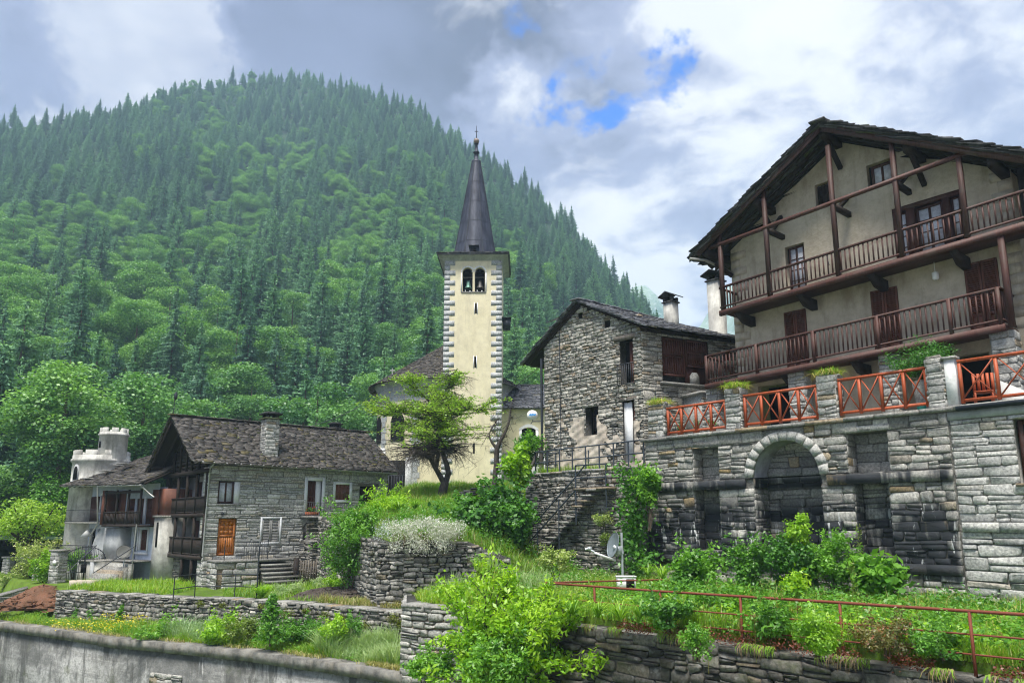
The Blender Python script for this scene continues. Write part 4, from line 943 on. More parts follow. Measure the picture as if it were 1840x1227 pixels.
m = MB(); m.tube([(.15, 0, -.02), (-.4, 0, -.02)], .03, 6); m.tube([(-.4, 0, .06), (-.4, 0, -.02), (-.5, 0, -.15)], .02, 5); part(m, 'bracket', M['iron'], sg, absz=False)
fc = bpy.data.curves.new('lettering', 'FONT'); fc.body = 'alpe'; fc.size = .2; fc.shear = .35; fc.extrude = .004; fc.align_x = 'CENTER'; fc.offset = .006
fo = bpy.data.objects.new('lettering', fc); sc.collection.objects.link(fo)
bpy.context.view_layer.update(); me = bpy.data.meshes.new_from_object(fo.evaluated_get(bpy.context.evaluated_depsgraph_get())); bpy.data.objects.remove(fo)
me.materials.clear(); me.materials.append(M['blueink']); o = link('lettering', me, sg); o.location = (-.42, -.036, .27); o.rotation_euler = (pi / 2, 0, 0)
# dry wall carrying the barn yard, with flying steps and a pipe rail
bw = thing('yard_wall', 'dark dry stone wall below the barn with flying stone steps in its face', 'wall', (23.8, 26.35, -2.5), -90)
m = MB(); BL = 7.05
def top_bw(x): return 2.22
stones(m, -.1, BL, -2.7, 2.2, 0, .17, .26, .07, .02, (), None, .42, .35); part(m, 'rubble_stone', M['dry'], bw)
m = MB(); m.box(-.1, BL, .03, .8, -2.8, 2.16); part(m, 'wall_core', M['dark_joint'], bw)
m = MB(); m.xf = XF((-.1, .9, 0), -90); stones(m, 0, .9, -2.7, 2.2, 0, .17, .3, .06, .02, rough=.4); part(m, 'rubble_stone', M['dry'], bw)
m = MB(); x = -.1
while x < BL: e = x + U(.4, .8); m.box(x, min(e, BL) - .01, -.08 + U(-.04, .04), .7, 2.17, 2.27 + U(-.03, .03)); x = e
part(m, 'coping', M['slab'], bw)
steps = []
for i in range(14):
    t = i / 13; x = 5.55 - .9 - t * 3.6; z = 1.35 - t * 2.9
    m = MB(); j = U(-.04, .04); m.box(x - .28 + j, x + .28 + j, -.62 + U(-.05, .05), .05, z - .05, z + .03); part(m, 'step', M['slab'], bw)
m = MB(); m.box(3.65, 5.6, -.62, .05, 1.36, 1.44); part(m, 'landing', M['slab'], bw)
yr = thing('pipe_railing', 'grey pipe railing along the grassy barn yard and down the flying steps', 'railing', (23.8, 26.35, 2.2), -90)
m = MB()
r2_ = .033
def rail2(p, q, n, h=1.08, dr=(1.08, .55)):
    p = np.array(p, float); q = np.array(q, float)
    for z in dr: m.tube([p + UP * z, q + UP * z], r2_, 6)
    for i in range(n + 1): a = p + (q - p) * i / n; m.tube([a, a + UP * h], r2_, 6)
rail2((.4, .15, 2.2), (6.95, .15, 2.25), 8); rail2((.4, .15, 2.2), (.6, 2.6, 2.2), 2); rail2((2.6, 1.5, 2.2), (.6, 2.6, 2.2), 2)
part(m, 'yard_rail', M['slate_iron'], yr)
m = MB()
for dz in (1.0, .45):
    pts = [(5.5, -.58, 1.4 + dz), (3.75, -.58, 1.42 + dz)]; m.tube(pts, .034, 6)
    m.tube([(3.75, -.58, 1.42 + dz - .5), (.45, -.58, -1.55 + dz)], .034, 6)
m.tube([(5.5, -.58, 2.4), (5.5, -.58, .6)], .028, 6); m.tube([(5.5, -.58, .9), (5.55, .0, .5)], .02, 5); m.tube([(3.75, -.58, 2.4), (3.75, -.58, -.1)], .034, 6); m.tube([(3.75, -.58, .2), (3.6, 0, -.2)], .02, 5)
for t, zb_ in ((.32, -1.3), (.74, -2.3)):
    x = 3.75 - 3.3 * t; z = 1.92 - 2.97 * t; m.tube([(x, -.58, z), (x, -.58, zb_)], .034, 6); m.tube([(x, -.58, zb_ + .3), (x + .1, 0, zb_)], .02, 5)
m.tube([(3.75, -.58, 1.92), (4.3, -.58, 2.4)], .034, 6); m.tube([(.45, -.58, -.55), (.3, -.58, -.9)], .034, 6)
part(m, 'stair_rail', M['slate_iron'], yr)

# ================================================================== church: bell tower
TW = 4.42; LZ = .6
tw_o = LD(-5.22, 55)
tw = thing('bell_tower', 'tall yellow bell tower with grey quoins and a dark pointed spire', 'bell tower', (tw_o[0], tw_o[1], LZ), -41.9)
TT = 20.2
bel = [(1.38, 2.17, 17.5, 19.45), (2.33, 3.12, 17.5, 19.45)]; sl1 = (2.36, 2.52, 15.75, 16.6); sl2 = (2.34, 2.5, 11.5, 12.4); sl3 = (2.3, 2.46, 5.0, 5.8)
m = MB(); wallgrid(m, 0, TW, LZ, TT, 0, [(1.38, 2.17, 17.5, 19.06), (2.33, 3.12, 17.5, 19.06), (1.38, 2.17, 19.06, 19.46), (2.33, 3.12, 19.06, 19.46), sl1, sl2, sl3], .35, xs=(2.25,))
for cx_ in (1.775, 2.725):
    for i in range(12):
        t0, t1 = pi * i / 12, pi * (i + 1) / 12; r_ = .395
        m.add([(cx_ - r_ * cos(t0), 0, 19.06 + r_ * sin(t0)), (cx_ - r_ * cos(t1), 0, 19.06 + r_ * sin(t1)), (cx_ - r_ * cos(t1), 0, 19.465), (cx_ - r_ * cos(t0), 0, 19.465)], [(0, 1, 2, 3)])
        m.add([(cx_ - r_ * cos(t0), 0, 19.06 + r_ * sin(t0)), (cx_ - r_ * cos(t1), 0, 19.06 + r_ * sin(t1)), (cx_ - r_ * cos(t1), .35, 19.06 + r_ * sin(t1)), (cx_ - r_ * cos(t0), .35, 19.06 + r_ * sin(t0))], [(0, 1, 2, 3)])
m.add([(0, 0, LZ), (0, TW, LZ), (0, TW, TT), (0, 0, TT)], [(0, 3, 2, 1)]); m.add([(TW, 0, LZ), (TW, TW, LZ), (TW, TW, TT), (TW, 0, TT)], [(0, 1, 2, 3)]); m.add([(0, TW, LZ), (TW, TW, LZ), (TW, TW, TT), (0, TW, TT)], [(0, 3, 2, 1)])
part(m, 'wall', M['yellow'], tw)
m = MB(); m.box(1.2, 3.3, .9, 1.0, 17.2, 19.6); m.box(1.2, 3.3, .36, .9, 17.3, 17.45); part(m, 'belfry_shade_slab', M['black'], tw); shade_slabs(tw, (sl1, sl2, sl3), .3, .36, e=.02)  # black slabs stand in for the shade inside the belfry
for sd_ in (0, 1):
    m = MB(); mj = MB(); z = LZ; k = 0
    while z < TT - .1:
        h = .405; wq = (.8 if k % 2 else .4) + U(-.02, .02); a, b = (-.018, wq) if sd_ == 0 else (TW - wq, TW + .018)
        m.box(a + (.02 if a > 0 else 0), b - (.02 if b < TW else 0), -.02, 0, z + .010, z + h - .010, (U(.1, .9), U(), U())); mj.box(a - (.016 if a > 0 else 0.004), b + (.016 if b < TW else .004), -.012, -.001, z - .006, z + h + .006)
        if sd_: y1_ = .4 if k % 2 else .8; m.box(TW, TW + .016, 0, y1_, z + .010, z + h - .010); mj.box(TW, TW + .008, 0, y1_ + .03, z - .006, z + h + .006)
        z += h; k += 1
    part(mj, 'quoin_joint', M['dirty_white'], tw); part(m, 'quoin', M['quoin'], tw)
m = MB()                                                           # pale surround of the belfry and the slits
pts = [(1.3, 17.45)] + [(1.3, 19.06)] + [(1.775 - .475 * cos(t), 19.06 + .475 * sin(t)) for t in np.linspace(0, pi * .72, 9)] + [(2.25, 19.3)] + [(2.725 - .475 * cos(t), 19.06 + .475 * sin(t)) for t in np.linspace(pi * .28, pi, 9)] + [(3.2, 19.06), (3.2, 17.45)]
for p, q in zip(pts[:-1], pts[1:]): m.beam((p[0], -.01, p[1]), (q[0], -.01, q[1]), .03, .1, up=(0, 1, 0)) if False else m.beam((p[0], -.008, p[1]), (q[0], -.008, q[1]), .1, .03, up=(0, 1, 0))
for s_ in (sl1, sl2): m.box(s_[0] - .06, s_[0], -.015, 0, s_[2] - .04, s_[3] + .04); m.box(s_[1], s_[1] + .06, -.015, 0, s_[2] - .04, s_[3] + .04)
part(m, 'window_surround', M['whitepaint'], tw)
m = MB(); m.lathe([(.1, 17.5), (.1, 18.95), (.17, 19.1), (.19, 19.25), (.0, 19.25)], (2.25, .16, 0), 12); part(m, 'column', M['pier'], tw)
m = MB(); m.box(1.3, 3.2, -.06, .3, 17.42, 17.5); m.box(1.38, 3.12, .25, .3, 18.72, 18.77); part(m, 'sill', M['slab'], tw)
for cx_, mt in ((1.8, 'copper_bell'), (2.72, 'iron_bell')):
    m = MB(); m.lathe([(0, 18.55), (.12, 18.53), (.16, 18.4), (.19, 18.15), (.27, 17.98), (.30, 17.92), (.26, 17.92), (0, 18.0)], (cx_, .5, 0), 18); b = part(m, 'bell', M[mt], tw, True)
    m = MB(); m.box(cx_ - .2, cx_ + .2, .45, .55, 18.58, 18.68); m.tube([(cx_, .5, 18.0), (cx_, .5, 17.75)], .03, 6); m.build('yoke', M['iron'], b)
    m = MB(); m.box(cx_ - .25, cx_ - .18, .3, .4, 17.5, 17.75); m.box(cx_ + .1, cx_ + .2, .3, .4, 17.5, 17.7); m.build('striker', M['galv'], b)
m = MB()                                                           # coved eaves
def sq(o_, z): return [(-o_, -o_, z), (TW + o_, -o_, z), (TW + o_, TW + o_, z), (-o_, TW + o_, z)]
lv = [(0.02, 20.0), (.12, 20.12), (.3, 20.25), (.5, 20.32)]; v = []
for o_, z in lv: v += sq(o_, z)
f = [(k * 4 + i, k * 4 + (i + 1) % 4, k * 4 + 4 + (i + 1) % 4, k * 4 + 4 + i) for k in range(3) for i in range(4)]
m.add(v, f); part(m, 'cove', M['grey_render'], tw)
m = MB(); o_ = .58; m.box(-o_, TW + o_, -o_, TW + o_, 20.33, 20.46)
for s_ in range(4):
    for i in range(9): m.xf = XF((TW / 2, TW / 2, 0), 90 * s_) @ XF((-TW / 2, -TW / 2, 0)); x = -o_ + (TW + 2 * o_) * i / 9; m.box(x, x + (TW + 2 * o_) / 9 - .01, -o_ - .05 + U(-.02, .02), .4, 20.465 + U(0, .02), 20.52 + U(0, .03)); m.xf = None
m.box(.1, TW - .1, .1, TW - .1, 20.46, 20.62); part(m, 'eaves_slab', M['slate_dark'], tw)
m = MB(); C0 = TW / 2
prof = [(1.78, 20.55), (1.74, 20.75), (1.32, 23.2), (.86, 26.2), (.34, 29.45)]
m.lathe([(r_ / cos(pi / 8), z) for r_, z in prof], (C0, C0, 0), 8, pi / 8, 2 * pi + pi / 8)
sp = part(m, 'spire', M['spire'], tw)
m = MB()
for i in range(8):
    a = pi / 8 + i * pi / 4; m.tube([(C0 + r_ / cos(pi / 8) * cos(a), C0 + r_ / cos(pi / 8) * sin(a), z) for r_, z in prof], .028, 5)
for z, r_ in ((22.0, 1.54), (23.8, 1.24), (25.6, .96), (27.4, .67)):
    m.lathe([((r_ + .012) / cos(pi / 8), z), ((r_ + .012) / cos(pi / 8), z + .035)], (C0, C0, 0), 8, pi / 8, 2 * pi + pi / 8)
m.build('seam', M['iron'], sp)
m = MB(); m.lathe([(.4, 29.35), (.4, 29.5), (.2, 29.52), (.17, 30.2), (.26, 30.24), (.26, 30.3), (.14, 30.34), (.1, 31.0), (.2, 31.05), (.06, 31.12)], (C0, C0, 0), 12); part(m, 'finial', M['spire'], tw, True)
m = MB(); m.lathe([(0, 31.08)] + [(.24 * sin(t), 31.32 - .24 * cos(t)) for t in np.linspace(.2, pi - .05, 10)], (C0, C0, 0), 14); part(m, 'ball', M['ball_metal'], tw, True)
m = MB(); m.tube([(C0, C0, 31.5), (C0, C0, 32.7)], [.05, .02], 6); m.beam((C0 - .16, C0, 32.2), (C0 + .16, C0, 32.2), .04, .04); part(m, 'cross', M['iron'], tw)
m = MB(); m.box(C0 - .28, C0 + .28, C0 - 1.95, C0 - 1.4, 20.7, 21.3); m.box(C0 - .4, C0 + .4, C0 - 2.1, C0 - 1.3, 21.32, 21.4); d_ = part(m, 'dormer', M['iron'], tw)
m = MB(); m.box(C0 - .2, C0 + .2, C0 - 1.96, C0 - 1.94, 20.75, 21.2); m.build('opening', M['black'], d_)
m = MB(); m.box(TW + .05, TW + .65, 1.2, 2.0, 14.9, 15.7); m.box(TW, TW + .7, 1.1, 2.1, 15.71, 15.8); part(m, 'clock_housing', M['iron'], tw)
# church body
cu_o = LD(-5.6, 61)
cu = thing('church', 'yellow church with a rounded apse and slate roof behind the bell tower', 'church', (cu_o[0], cu_o[1], 1.5), -40.9)
m = MB(); R_ = 5.5
m.lathe([(R_, 1.0), (R_, 10.4)], (0, 0, 0), 40, pi, 2 * pi); m.box(-R_, R_ + 1.3, 0.0, 16, 1.0, 10.4); part(m, 'wall', M['yellow'], cu)
m = MB(); m.lathe([(R_ + .02, 10.3), (R_ + .1, 10.5), (R_ + .28, 10.8), (R_ + .45, 10.95)], (0, 0, 0), 40, pi, 2 * pi); part(m, 'cove', M['grey_render'], cu, True)
m = MB(); k = 0
for z in (9.2, 9.62, 10.04):
    for i in range(26):
        a0 = pi + pi * (i + (.5 if k % 2 else 0)) / 26 + .008; a1 = a0 + pi / 26 - .016
        if a1 > 2 * pi: continue
        v = [((R_ + d) * cos(a), (R_ + d) * sin(a), zz_) for d in (.03,) for zz_ in (z + .02, z + .4) for a in (a0, a1)]; m.add(v, [(0, 1, 3, 2)])
    k += 1
for ac, hw, z0, z1 in ((pi + .12, .045, 1, 9.2), (pi + .62, .055, 1, 9.2), (pi + 1.25, .05, 1, 9.2)):
    for i, z in enumerate(np.arange(z0, z1, .45)):
        q = hw * (1.6 if i % 2 else 1); m.add([((R_ + .03) * cos(a), (R_ + .03) * sin(a), zz_) for zz_ in (z, z + .43) for a in (ac - q, ac + q)], [(0, 1, 3, 2)])
part(m, 'quoin', M['quoin'], cu)
m = MB()
for ac in (pi + .42, pi + .95):
    n_ = 10; hw = .13
    for i in range(n_):
        t0, t1 = pi * i / n_, pi * (i + 1) / n_
        m.add([((R_ + .05) * cos(ac - hw * cos(t)), (R_ + .05) * sin(ac - hw * cos(t)), 7.6 + s_ * sin(t)) for t, s_ in ((t0, .72), (t1, .72))] + [((R_ + .05) * cos(ac - hw * cos(t)), (R_ + .05) * sin(ac - hw * cos(t)), 6.1) for t in (t1, t0)], [(0, 1, 2, 3)])
part(m, 'apse_window', M['black'], cu)
m = MB(); apx = (0, 0, 14.6)
for i in range(20):
    a0, a1 = pi + pi * i / 20, pi + pi * (i + 1) / 20; q = R_ + .62
    slates(m, (q * cos(a0), q * sin(a0), 10.75), (q * cos(a1), q * sin(a1), 10.75), (.12 * cos(a0), .12 * sin(a0), 14.6), (.12 * cos(a1), .12 * sin(a1), 14.6), .24, .4, .05, .03)
slates(m, (-R_ - .62, 16, 10.75), (-R_ - .62, 0, 10.75), (0, 16, 14.6), (0, 0, 14.6), .26, .5, .05)
slates(m, (R_ + 1.3, 0, 10.75), (R_ + 1.3, 16, 10.75), (0, 0, 14.6), (0, 16, 14.6), .26, .5, .05)
m.lathe([(R_ + .5, 10.72), (.1, 14.5)], (0, 0, 0), 40, pi, 2 * pi)
m.lathe([(R_ + .6, 10.7), (R_ + .6, 10.78), (R_ + .2, 10.9)], (0, 0, 0), 40, pi, 2 * pi)
part(m, 'roof', M['slate'], cu)
m = MB(); m.tube([(-R_ * .72, -R_ * .55, 11.2), (-R_ * .72, -R_ * .55, 12.1)], .05, 6); m.tube([(-R_ * .72 - .2, -R_ * .55, 11.9), (-R_ * .72 + .2, -R_ * .55, 11.9)], .04, 6); part(m, 'roof_cross', M['zinc'], cu)
# annex right of the tower
an_o = LD(-.85, 58)
ax_ = thing('church_annex', 'low yellow church annex with blue grey slates and an arched dark window', 'church annex', (an_o[0], an_o[1], 2.2), -40.9)
ah = [(1.62, 2.72, 5.7, 7.3)]
m = MB(); wallgrid(m, 0, 7, 2.2, 8.8, 0, ah, .3); m.box(0, 7, .32, 5, 2.2, 8.7); part(m, 'wall', M['yellow'], ax_)
m = MB(); m.box(1.63, 2.71, .25, .3, 5.7, 7.3); part(m, 'window_dark', M['black'], ax_)
m = MB(); m.box(1.4, 1.62, -.04, .02, 5.6, 7.2); m.box(2.72, 2.94, -.04, .02, 5.6, 7.2)
for i in range(8):
    t0, t1 = i / 8, (i + 1) / 8; fz = lambda t: 7.2 + .36 * math.sin(pi * t); x0_, x1_ = 1.4 + 1.54 * t0, 1.4 + 1.54 * t1
    m.add([(x0_, -.04, fz(t0) - .2), (x1_, -.04, fz(t1) - .2), (x1_, -.04, fz(t1) + .05), (x0_, -.04, fz(t0) + .05)], [(0, 1, 2, 3)])
part(m, 'window_surround', M['whitepaint'], ax_)
m = MB(); m.box(-.1, 7, -.07, -.01, 5.2, 5.35); m.box(0, 7, -.3, -.02, 2.0, 5.2); part(m, 'plinth', M['grey_render'], ax_)
m = MB(); slates(m, (-.2, -.4, 8.85), (7.2, -.4, 8.85), (-.2, 3.0, 11.3), (7.2, 3.0, 11.3), .22, .5, .05); deck(m, (-.2, -.35, 8.83), (7.2, -.35, 8.83), (-.2, 3, 11.28), (7.2, 3, 11.28), .08); slates(m, (7.2, 5.4, 8.85), (-.2, 5.4, 8.85), (7.2, 3.0, 11.3), (-.2, 3.0, 11.3), .3, .6, .05)
part(m, 'roof', M['slate_blue'], ax_)
m = MB(); m.box(-.25, .12, -.3, .3, 8.6, 12.9); part(m, 'dark_flank', M['dark'], ax_)
# gateway left of the apse
g_o = LD(-9.1, 53)
gw = thing('church_gateway', 'dark grilled gateway with a white jamb between the stone house and the church', 'gateway', (g_o[0], g_o[1], 1.0), -40.9)
m = MB(); m.box(-1.0, -.0, -.2, .3, .5, 5.2); part(m, 'jamb', M['white'], gw); m = MB(); m.box(1.5, 1.9, -.1, .3, .5, 4.6); part(m, 'jamb', M['quoin'], gw)
m = MB(); m.box(0, 1.5, .6, .7, .5, 4.4); part(m, 'room_shade_slab', M['black'], gw)  # black slab in place of the shade behind the grille
m = MB(); [m.beam((.1 + i * .2, .1, 1.0), (.1 + i * .2, .1, 3.3), .03, .03) for i in range(8)]; [m.beam((0, .1, z), (1.5, .1, z), .05, .05) for z in (1.2, 2.2, 3.3)]; part(m, 'grille', M['iron'], gw)

# ================================================================== stone house with galleries
lh = thing('stone_house', 'grey stone house with dark timber galleries on its gable and a mossy slab roof', 'house', (12.7, 37.4, -3.2), 0)
HW = 10.15; HD = 6.9
dr = (.63, 1.52, -1.62, .2); w1 = (.5, 1.58, .9, 2.02); s1 = (2.82, 3.76, -1.0, .18); d2 = (5.2, 6.05, .38, 2.2); w3 = (6.84, 7.72, 1.2, 2.05); op = (8.35, 9.4, .3, 2.0)
lhh = [dr, w1, s1, d2, w3, op]
m = MB(); stones(m, .0, HW, -3.3, 2.78, 0, .2, .42, .035, .02, lhh, None, .28, .35); m.xf = XF((0, HD, 0), -90); stones(m, 6.2, HD, -3.3, 2.7, 0, .22, .4, .03, .02, rough=.28)
m.xf = XF((0, .75, 0), -90); stones(m, 0, .7, -3.3, -1.75, 0, .22, .34, .03, .02, rough=.28); m.xf = None
part(m, 'facing_stone', M['house_stone'], lh)
m = MB(); wallgrid(m, 0, HW, -3.4, 2.95, .018, lhh, .3); m.add([(HW, .02, -3.4), (HW, HD, -3.4), (HW, HD, 2.9), (HW, HD / 2, 5.2), (HW, .02, 2.9)], [(0, 1, 2, 3, 4)])
m.box(1.25, HW - .02, HD - .1, HD, -3.4, 2.8); m.box(1.2, 1.3, .5, HD, -3.4, 2.9); m.box(0.02, 1.25, HD - .3, HD, -3.4, 2.6); m.box(.02, .5, .03, .72, -3.4, -1.75)
m.box(.01, .32, .02, .4, -1.75, 2.6)
part(m, 'wall_core', M['mortar'], lh)
shade_slabs(lh, lhh, .32, .38)
door(lh, .65, 1.5, -1.6, .18, .14, 'orange', True)
m = MB(); m.box(.5, 1.66, -.03, .22, .2, .34); m.box(.42, 1.7, -.03, .22, 2.02, 2.16); part(m, 'lintel', M['slab'], lh)
window(lh, .55, 1.3, .95, 2.0, .2, 'brown', 2, 1, 'curtain'); m = MB(); m.box(1.32, 1.58, .02, .2, .92, 2.0); part(m, 'jamb', M['whitepaint'], lh); m = MB(); m.box(.42, 1.66, -.06, .2, .82, .9); part(m, 'sill', M['slab'], lh)
m = MB(); m.tube([(.75, -.1, .45), (.75, .0, .55)], .02, 5); m.lathe([(.0, .5), (.09, .42), (.05, .36), (0, .36)], (.75, -.12, 0), 8); part(m, 'wall_lamp', M['iron'], lh)
def surround(x0, x1, z0, z1, f, mat='whitepaint', bottom=True):
    m = MB(); m.box(x0 - f, x0, -.05, .1, z0 - (f if bottom else 0), z1 + f); m.box(x1, x1 + f, -.05, .1, z0 - (f if bottom else 0), z1 + f); m.box(x0, x1, -.05, .1, z1, z1 + f)
    if bottom: m.box(x0, x1, -.05, .1, z0 - f, z0)
    return part(m, 'window_surround', M[mat], lh)
surround(*s1, .09); shutter(lh, 2.83, 3.285, -.98, .16, .02, 'grey_shutter'); shutter(lh, 3.295, 3.75, -.98, .16, .02, 'grey_shutter')
surround(*d2, .17, bottom=False); door(lh, 5.22, 5.75, .4, 2.18, .22, 'redbrown', handle=False); m = MB(); m.box(5.76, 6.05, .1, .3, .38, 2.2); part(m, 'jamb', M['whitepaint'], lh)
surround(*w3, .13); shutter(lh, 6.86, 7.275, 1.22, 2.03, .06, 'shutter', False); shutter(lh, 7.285, 7.7, 1.22, 2.03, .06, 'shutter', False)
m = MB(); m.box(8.2, 9.55, -.04, .2, 2.0, 2.16); part(m, 'lintel', M['grey_wood'], lh); m = MB(); m.box(8.4, 8.9, .2, .26, .3, 1.95); part(m, 'door', M['dark'], lh)
# iron balcony
m = MB(); m.box(4.85, 8.3, -.75, -.02, .22, .32); b = part(m, 'balcony', M['slab'], lh)
m = MB()
for x in np.arange(4.9, 8.26, .12): m.beam((x, -.7, .32), (x, -.7, 1.0), .016, .016)
for z in (.38, 1.02): m.beam((4.88, -.7, z), (8.27, -.7, z), .03, .025)
for z in (.38, 1.02): m.beam((4.88, -.7, z), (4.88, 0, z), .03, .025)
m.build('railing', M['iron'], b)
for x in (5.0, 6.6, 7.9): m = MB(); m.add([(x, 0, .22), (x, 0, -.3), (x, -.65, .22), (x + .18, 0, .22), (x + .18, 0, -.3), (x + .18, -.65, .22)], [(0, 1, 2), (5, 4, 3), (0, 2, 5, 3), (1, 4, 5, 2)]); m.build('corbel', M['slab'], b)
for i, (x, lab) in enumerate(((5.3, 'flower box with red flowers under the white framed balcony door'),)):
    t = thing('flower_box', lab, 'flower box', (12.7 + x, 37.4 - .45, .33), 0)
    m = MB(); m.box(-.35, .35, -.1, .1, 0, .2); part(m, 'box', M['terracotta'], t, absz=False); m = MB(); foliage(m, (0, 0, .3), (.4, .14, .14), 160, .08, 8); part(m, 'leaves', M['leaf_mid'], t, absz=False)
    m = MB(); leaves(m, RG.normal(0, 1, (26, 3)) * (.2, .07, .06) + (0, -.04, .38), .06, .9); part(m, 'blossom', M['flower_red'], t, absz=False)['kind'] = 'stuff'
# galleries on the gable
def gx(y0, y1): return y0, y1
for zf, zr, zt in ((-1.66, -.77, .40), (.40, 1.23, 2.46)):
    m = MB(); m.box(-.02, 1.2, .35, 6.1, zf - .06, zf + .02); m.beam((-.02, .1, zf - .06), (-.02, 6.1, zf - .06), .16, .2); g = part(m, 'gallery', M['dark'], lh)
    m = MB(); n_ = 46
    for i in range(n_): y = .12 + (5.95) * i / n_; m.box(-.05, -.02, y, y + .118, zf + .1, zr - .02)
    m.beam((-.035, .1, zr), (-.035, 6.1, zr), .09, .07); m.beam((-.035, .1, zf + .1), (-.035, 6.1, zf + .1), .06, .06); m.build('railing', M['dark'], g)
    for y in (.12, 1.55, 3.05, 4.5, 6.0): m = MB(); m.box(-.09, .05, y - .06, y + .06, zf, zt); m.build('gallery_post', M['dark'], g)
    m = MB(); m.box(1.1, 1.18, .5, HD, zf, zt); m.build('back_wall', M['white' if zf > 0 else 'grey_render'], g)
    for y, ww in ((1.0, .8), (2.5, .9), (4.2, .8)): m = MB(); m.box(1.04, 1.1, y, y + ww, zf + .1, zf + 1.75); m.build('gallery_door', M['redbrown'], g)
m = MB(); m.beam((-.04, -.1, 2.5), (-.04, 7.0, 2.5), .2, .2); part(m, 'gable_beam', M['dark'], lh)
for y in (1.5, 3.0): m = MB(); m.beam((-.02, y, -1.7), (-.02, y, -3.2), .14, .14); part(m, 'timber_post', M['dark'], lh)
m = MB(); m.box(.35, 1.15, .75, 6.5, -3.3, -1.8); part(m, 'undercroft_shade_block', M['black'], lh)  # solid black block painted in for the shade below the galleries
m = MB(); m.xf = XF((0.3, 6.2, 0), -90); stones(m, 0, 2.4, -3.3, -1.75, 0, .2, .4, .05, .02, rough=.35); part(m, 'facing_stone', M['dry'], lh)
m = MB(); RY, RZ = 3.45, 5.42
for z in np.arange(2.65, 5.1, .2):                                     # open log gable
    hw = (RZ - .35 - z) / .72
    if hw > .1: m.beam((.1, RY - hw, z), (.1, RY + hw, z), .14, .15)
for y in (1.5, 2.6, RY, 4.5, 5.5): m.beam((-.02, y, 2.5), (-.02, y, RZ - .2 - abs(y - RY) * .72), .12, .12)
part(m, 'gable_logs', M['dark'], lh)
m = MB(); ov = -.95
deck(m, (ov, -.42, 2.86), (HW + .35, -.42, 2.86), (ov, RY, RZ), (HW + .35, RY, RZ), .07); deck(m, (HW + .35, 7.35, 2.6), (ov, 7.35, 2.6), (HW + .35, RY, RZ), (ov, RY, RZ), .07)
for y0_, z0_ in ((-.4, 2.78), (7.3, 2.52)):
    for x in (ov + .06, -.3, .1): m.beam((x, y0_, z0_), (x, RY, RZ - .1), .12, .15)
for y, z in ((RY, RZ - .2), (.3, 3.2), (6.6, 2.95)): m.beam((ov + .05, y, z), (1.5, y, z), .18, .2)
roof = part(m, 'roof', M['dark'], lh)
m = MB()
for lay in range(2):
    dz = .04 + lay * .05
    slates(m, (ov - .08, -.5, 2.8 + dz), (HW + .42, -.5, 2.8 + dz), (ov - .08, RY, RZ + dz), (HW + .42, RY, RZ + dz + .04), .17, .42, .03, .07)
    slates(m, (HW + .42, 7.45, 2.54 + dz), (ov - .08, 7.45, 2.54 + dz), (HW + .42, RY, RZ + dz), (ov - .08, RY, RZ + dz), .2, .4, .045, .07)
for i in range(46): x = ov + i * .26; m.beam((x, RY - .28, RZ + .12 + U(0, .03)), (x + U(-.04, .04), RY + .28, RZ + .13 + U(0, .04)), U(.26, .4), .045)
m.build('roof_slates', M['slate'], roof)
m = MB()
for i in range(70): x, v = U(0, HW), U(.05, .9); leaves(m, RG.normal(0, 1, (10, 3)) * (.08, .05, .02) + (x, -.5 + v * 3.9, 2.95 + v * 2.62), .09, .8, 1.5)
m.build('roof_moss', M['moss'], roof)['kind'] = 'stuff'
def stone_chimney(par, x, y, z0, z1, w_, mat='pier'):
    m = MB(); stones(m, x - w_ / 2, x + w_ / 2, z0, z1, y - w_ / 2, .18, .3, .03, .012, rough=.25); m.box(x - w_ / 2 + .01, x + w_ / 2 - .01, y - w_ / 2 + .01, y + w_ / 2, z0, z1); m.xf = XF((x + w_ / 2, y - w_ / 2, 0), 90); stones(m, 0, w_, z0, z1, 0, .18, .3, .03, .012)
    m.xf = XF((x - w_ / 2, y + w_ / 2, 0), -90); stones(m, 0, w_, z0, z1, 0, .18, .3, .03, .012); m.xf = None
    c = part(m, 'chimney', M[mat], par)
    m = MB(); e = w_ * .66; m.box(x - e, x + e, y - e, y + e, z1, z1 + .07)
    for i in (-1, 1):
        for k in (-1, 1): m.box(x + i * w_ * .36 - .07, x + i * w_ * .36 + .07, y + k * w_ * .36 - .07, y + k * w_ * .36 + .07, z1 + .07, z1 + .26)
    m.box(x - e, x + e, y - e, y + e, z1 + .26, z1 + .33); m.box(x - e * .7, x + e * .7, y - e * .7, y + e * .7, z1 + .33, z1 + .4); m.build('chimney_cap', M['slate_dark'], c); return c
stone_chimney(lh, 3.18, .55, 3.0, 5.35, .7); stone_chimney(lh, 8.95, 4.4, 4.4, 5.7, .55)
m = MB(); m.tube([(-.6, -.52, 2.86), (HW + .3, -.54, 2.76)], .055, 8); m.tube([(.05, -.5, 2.84), (.0, -.08, 2.6), (-.06, -.06, -1.6)], .04, 6); part(m, 'gutter', M['zinc'], lh)
m = MB(); m.tube([(.9, -.5, 2.5), (2.3, -.5, 2.62)], .03, 6); part(m, 'washing_pole', M['grey_wood'], lh)
m = MB(); m.tube([(-.9, RY, RZ), (-.9, RY, RZ + 1.25)], .02, 5); m.lathe([(0, 0), (.08, .1), (.1, .3), (0, .5)], (-.86, RY, RZ + .9), 8); part(m, 'weather_vane', M['iron'], lh)
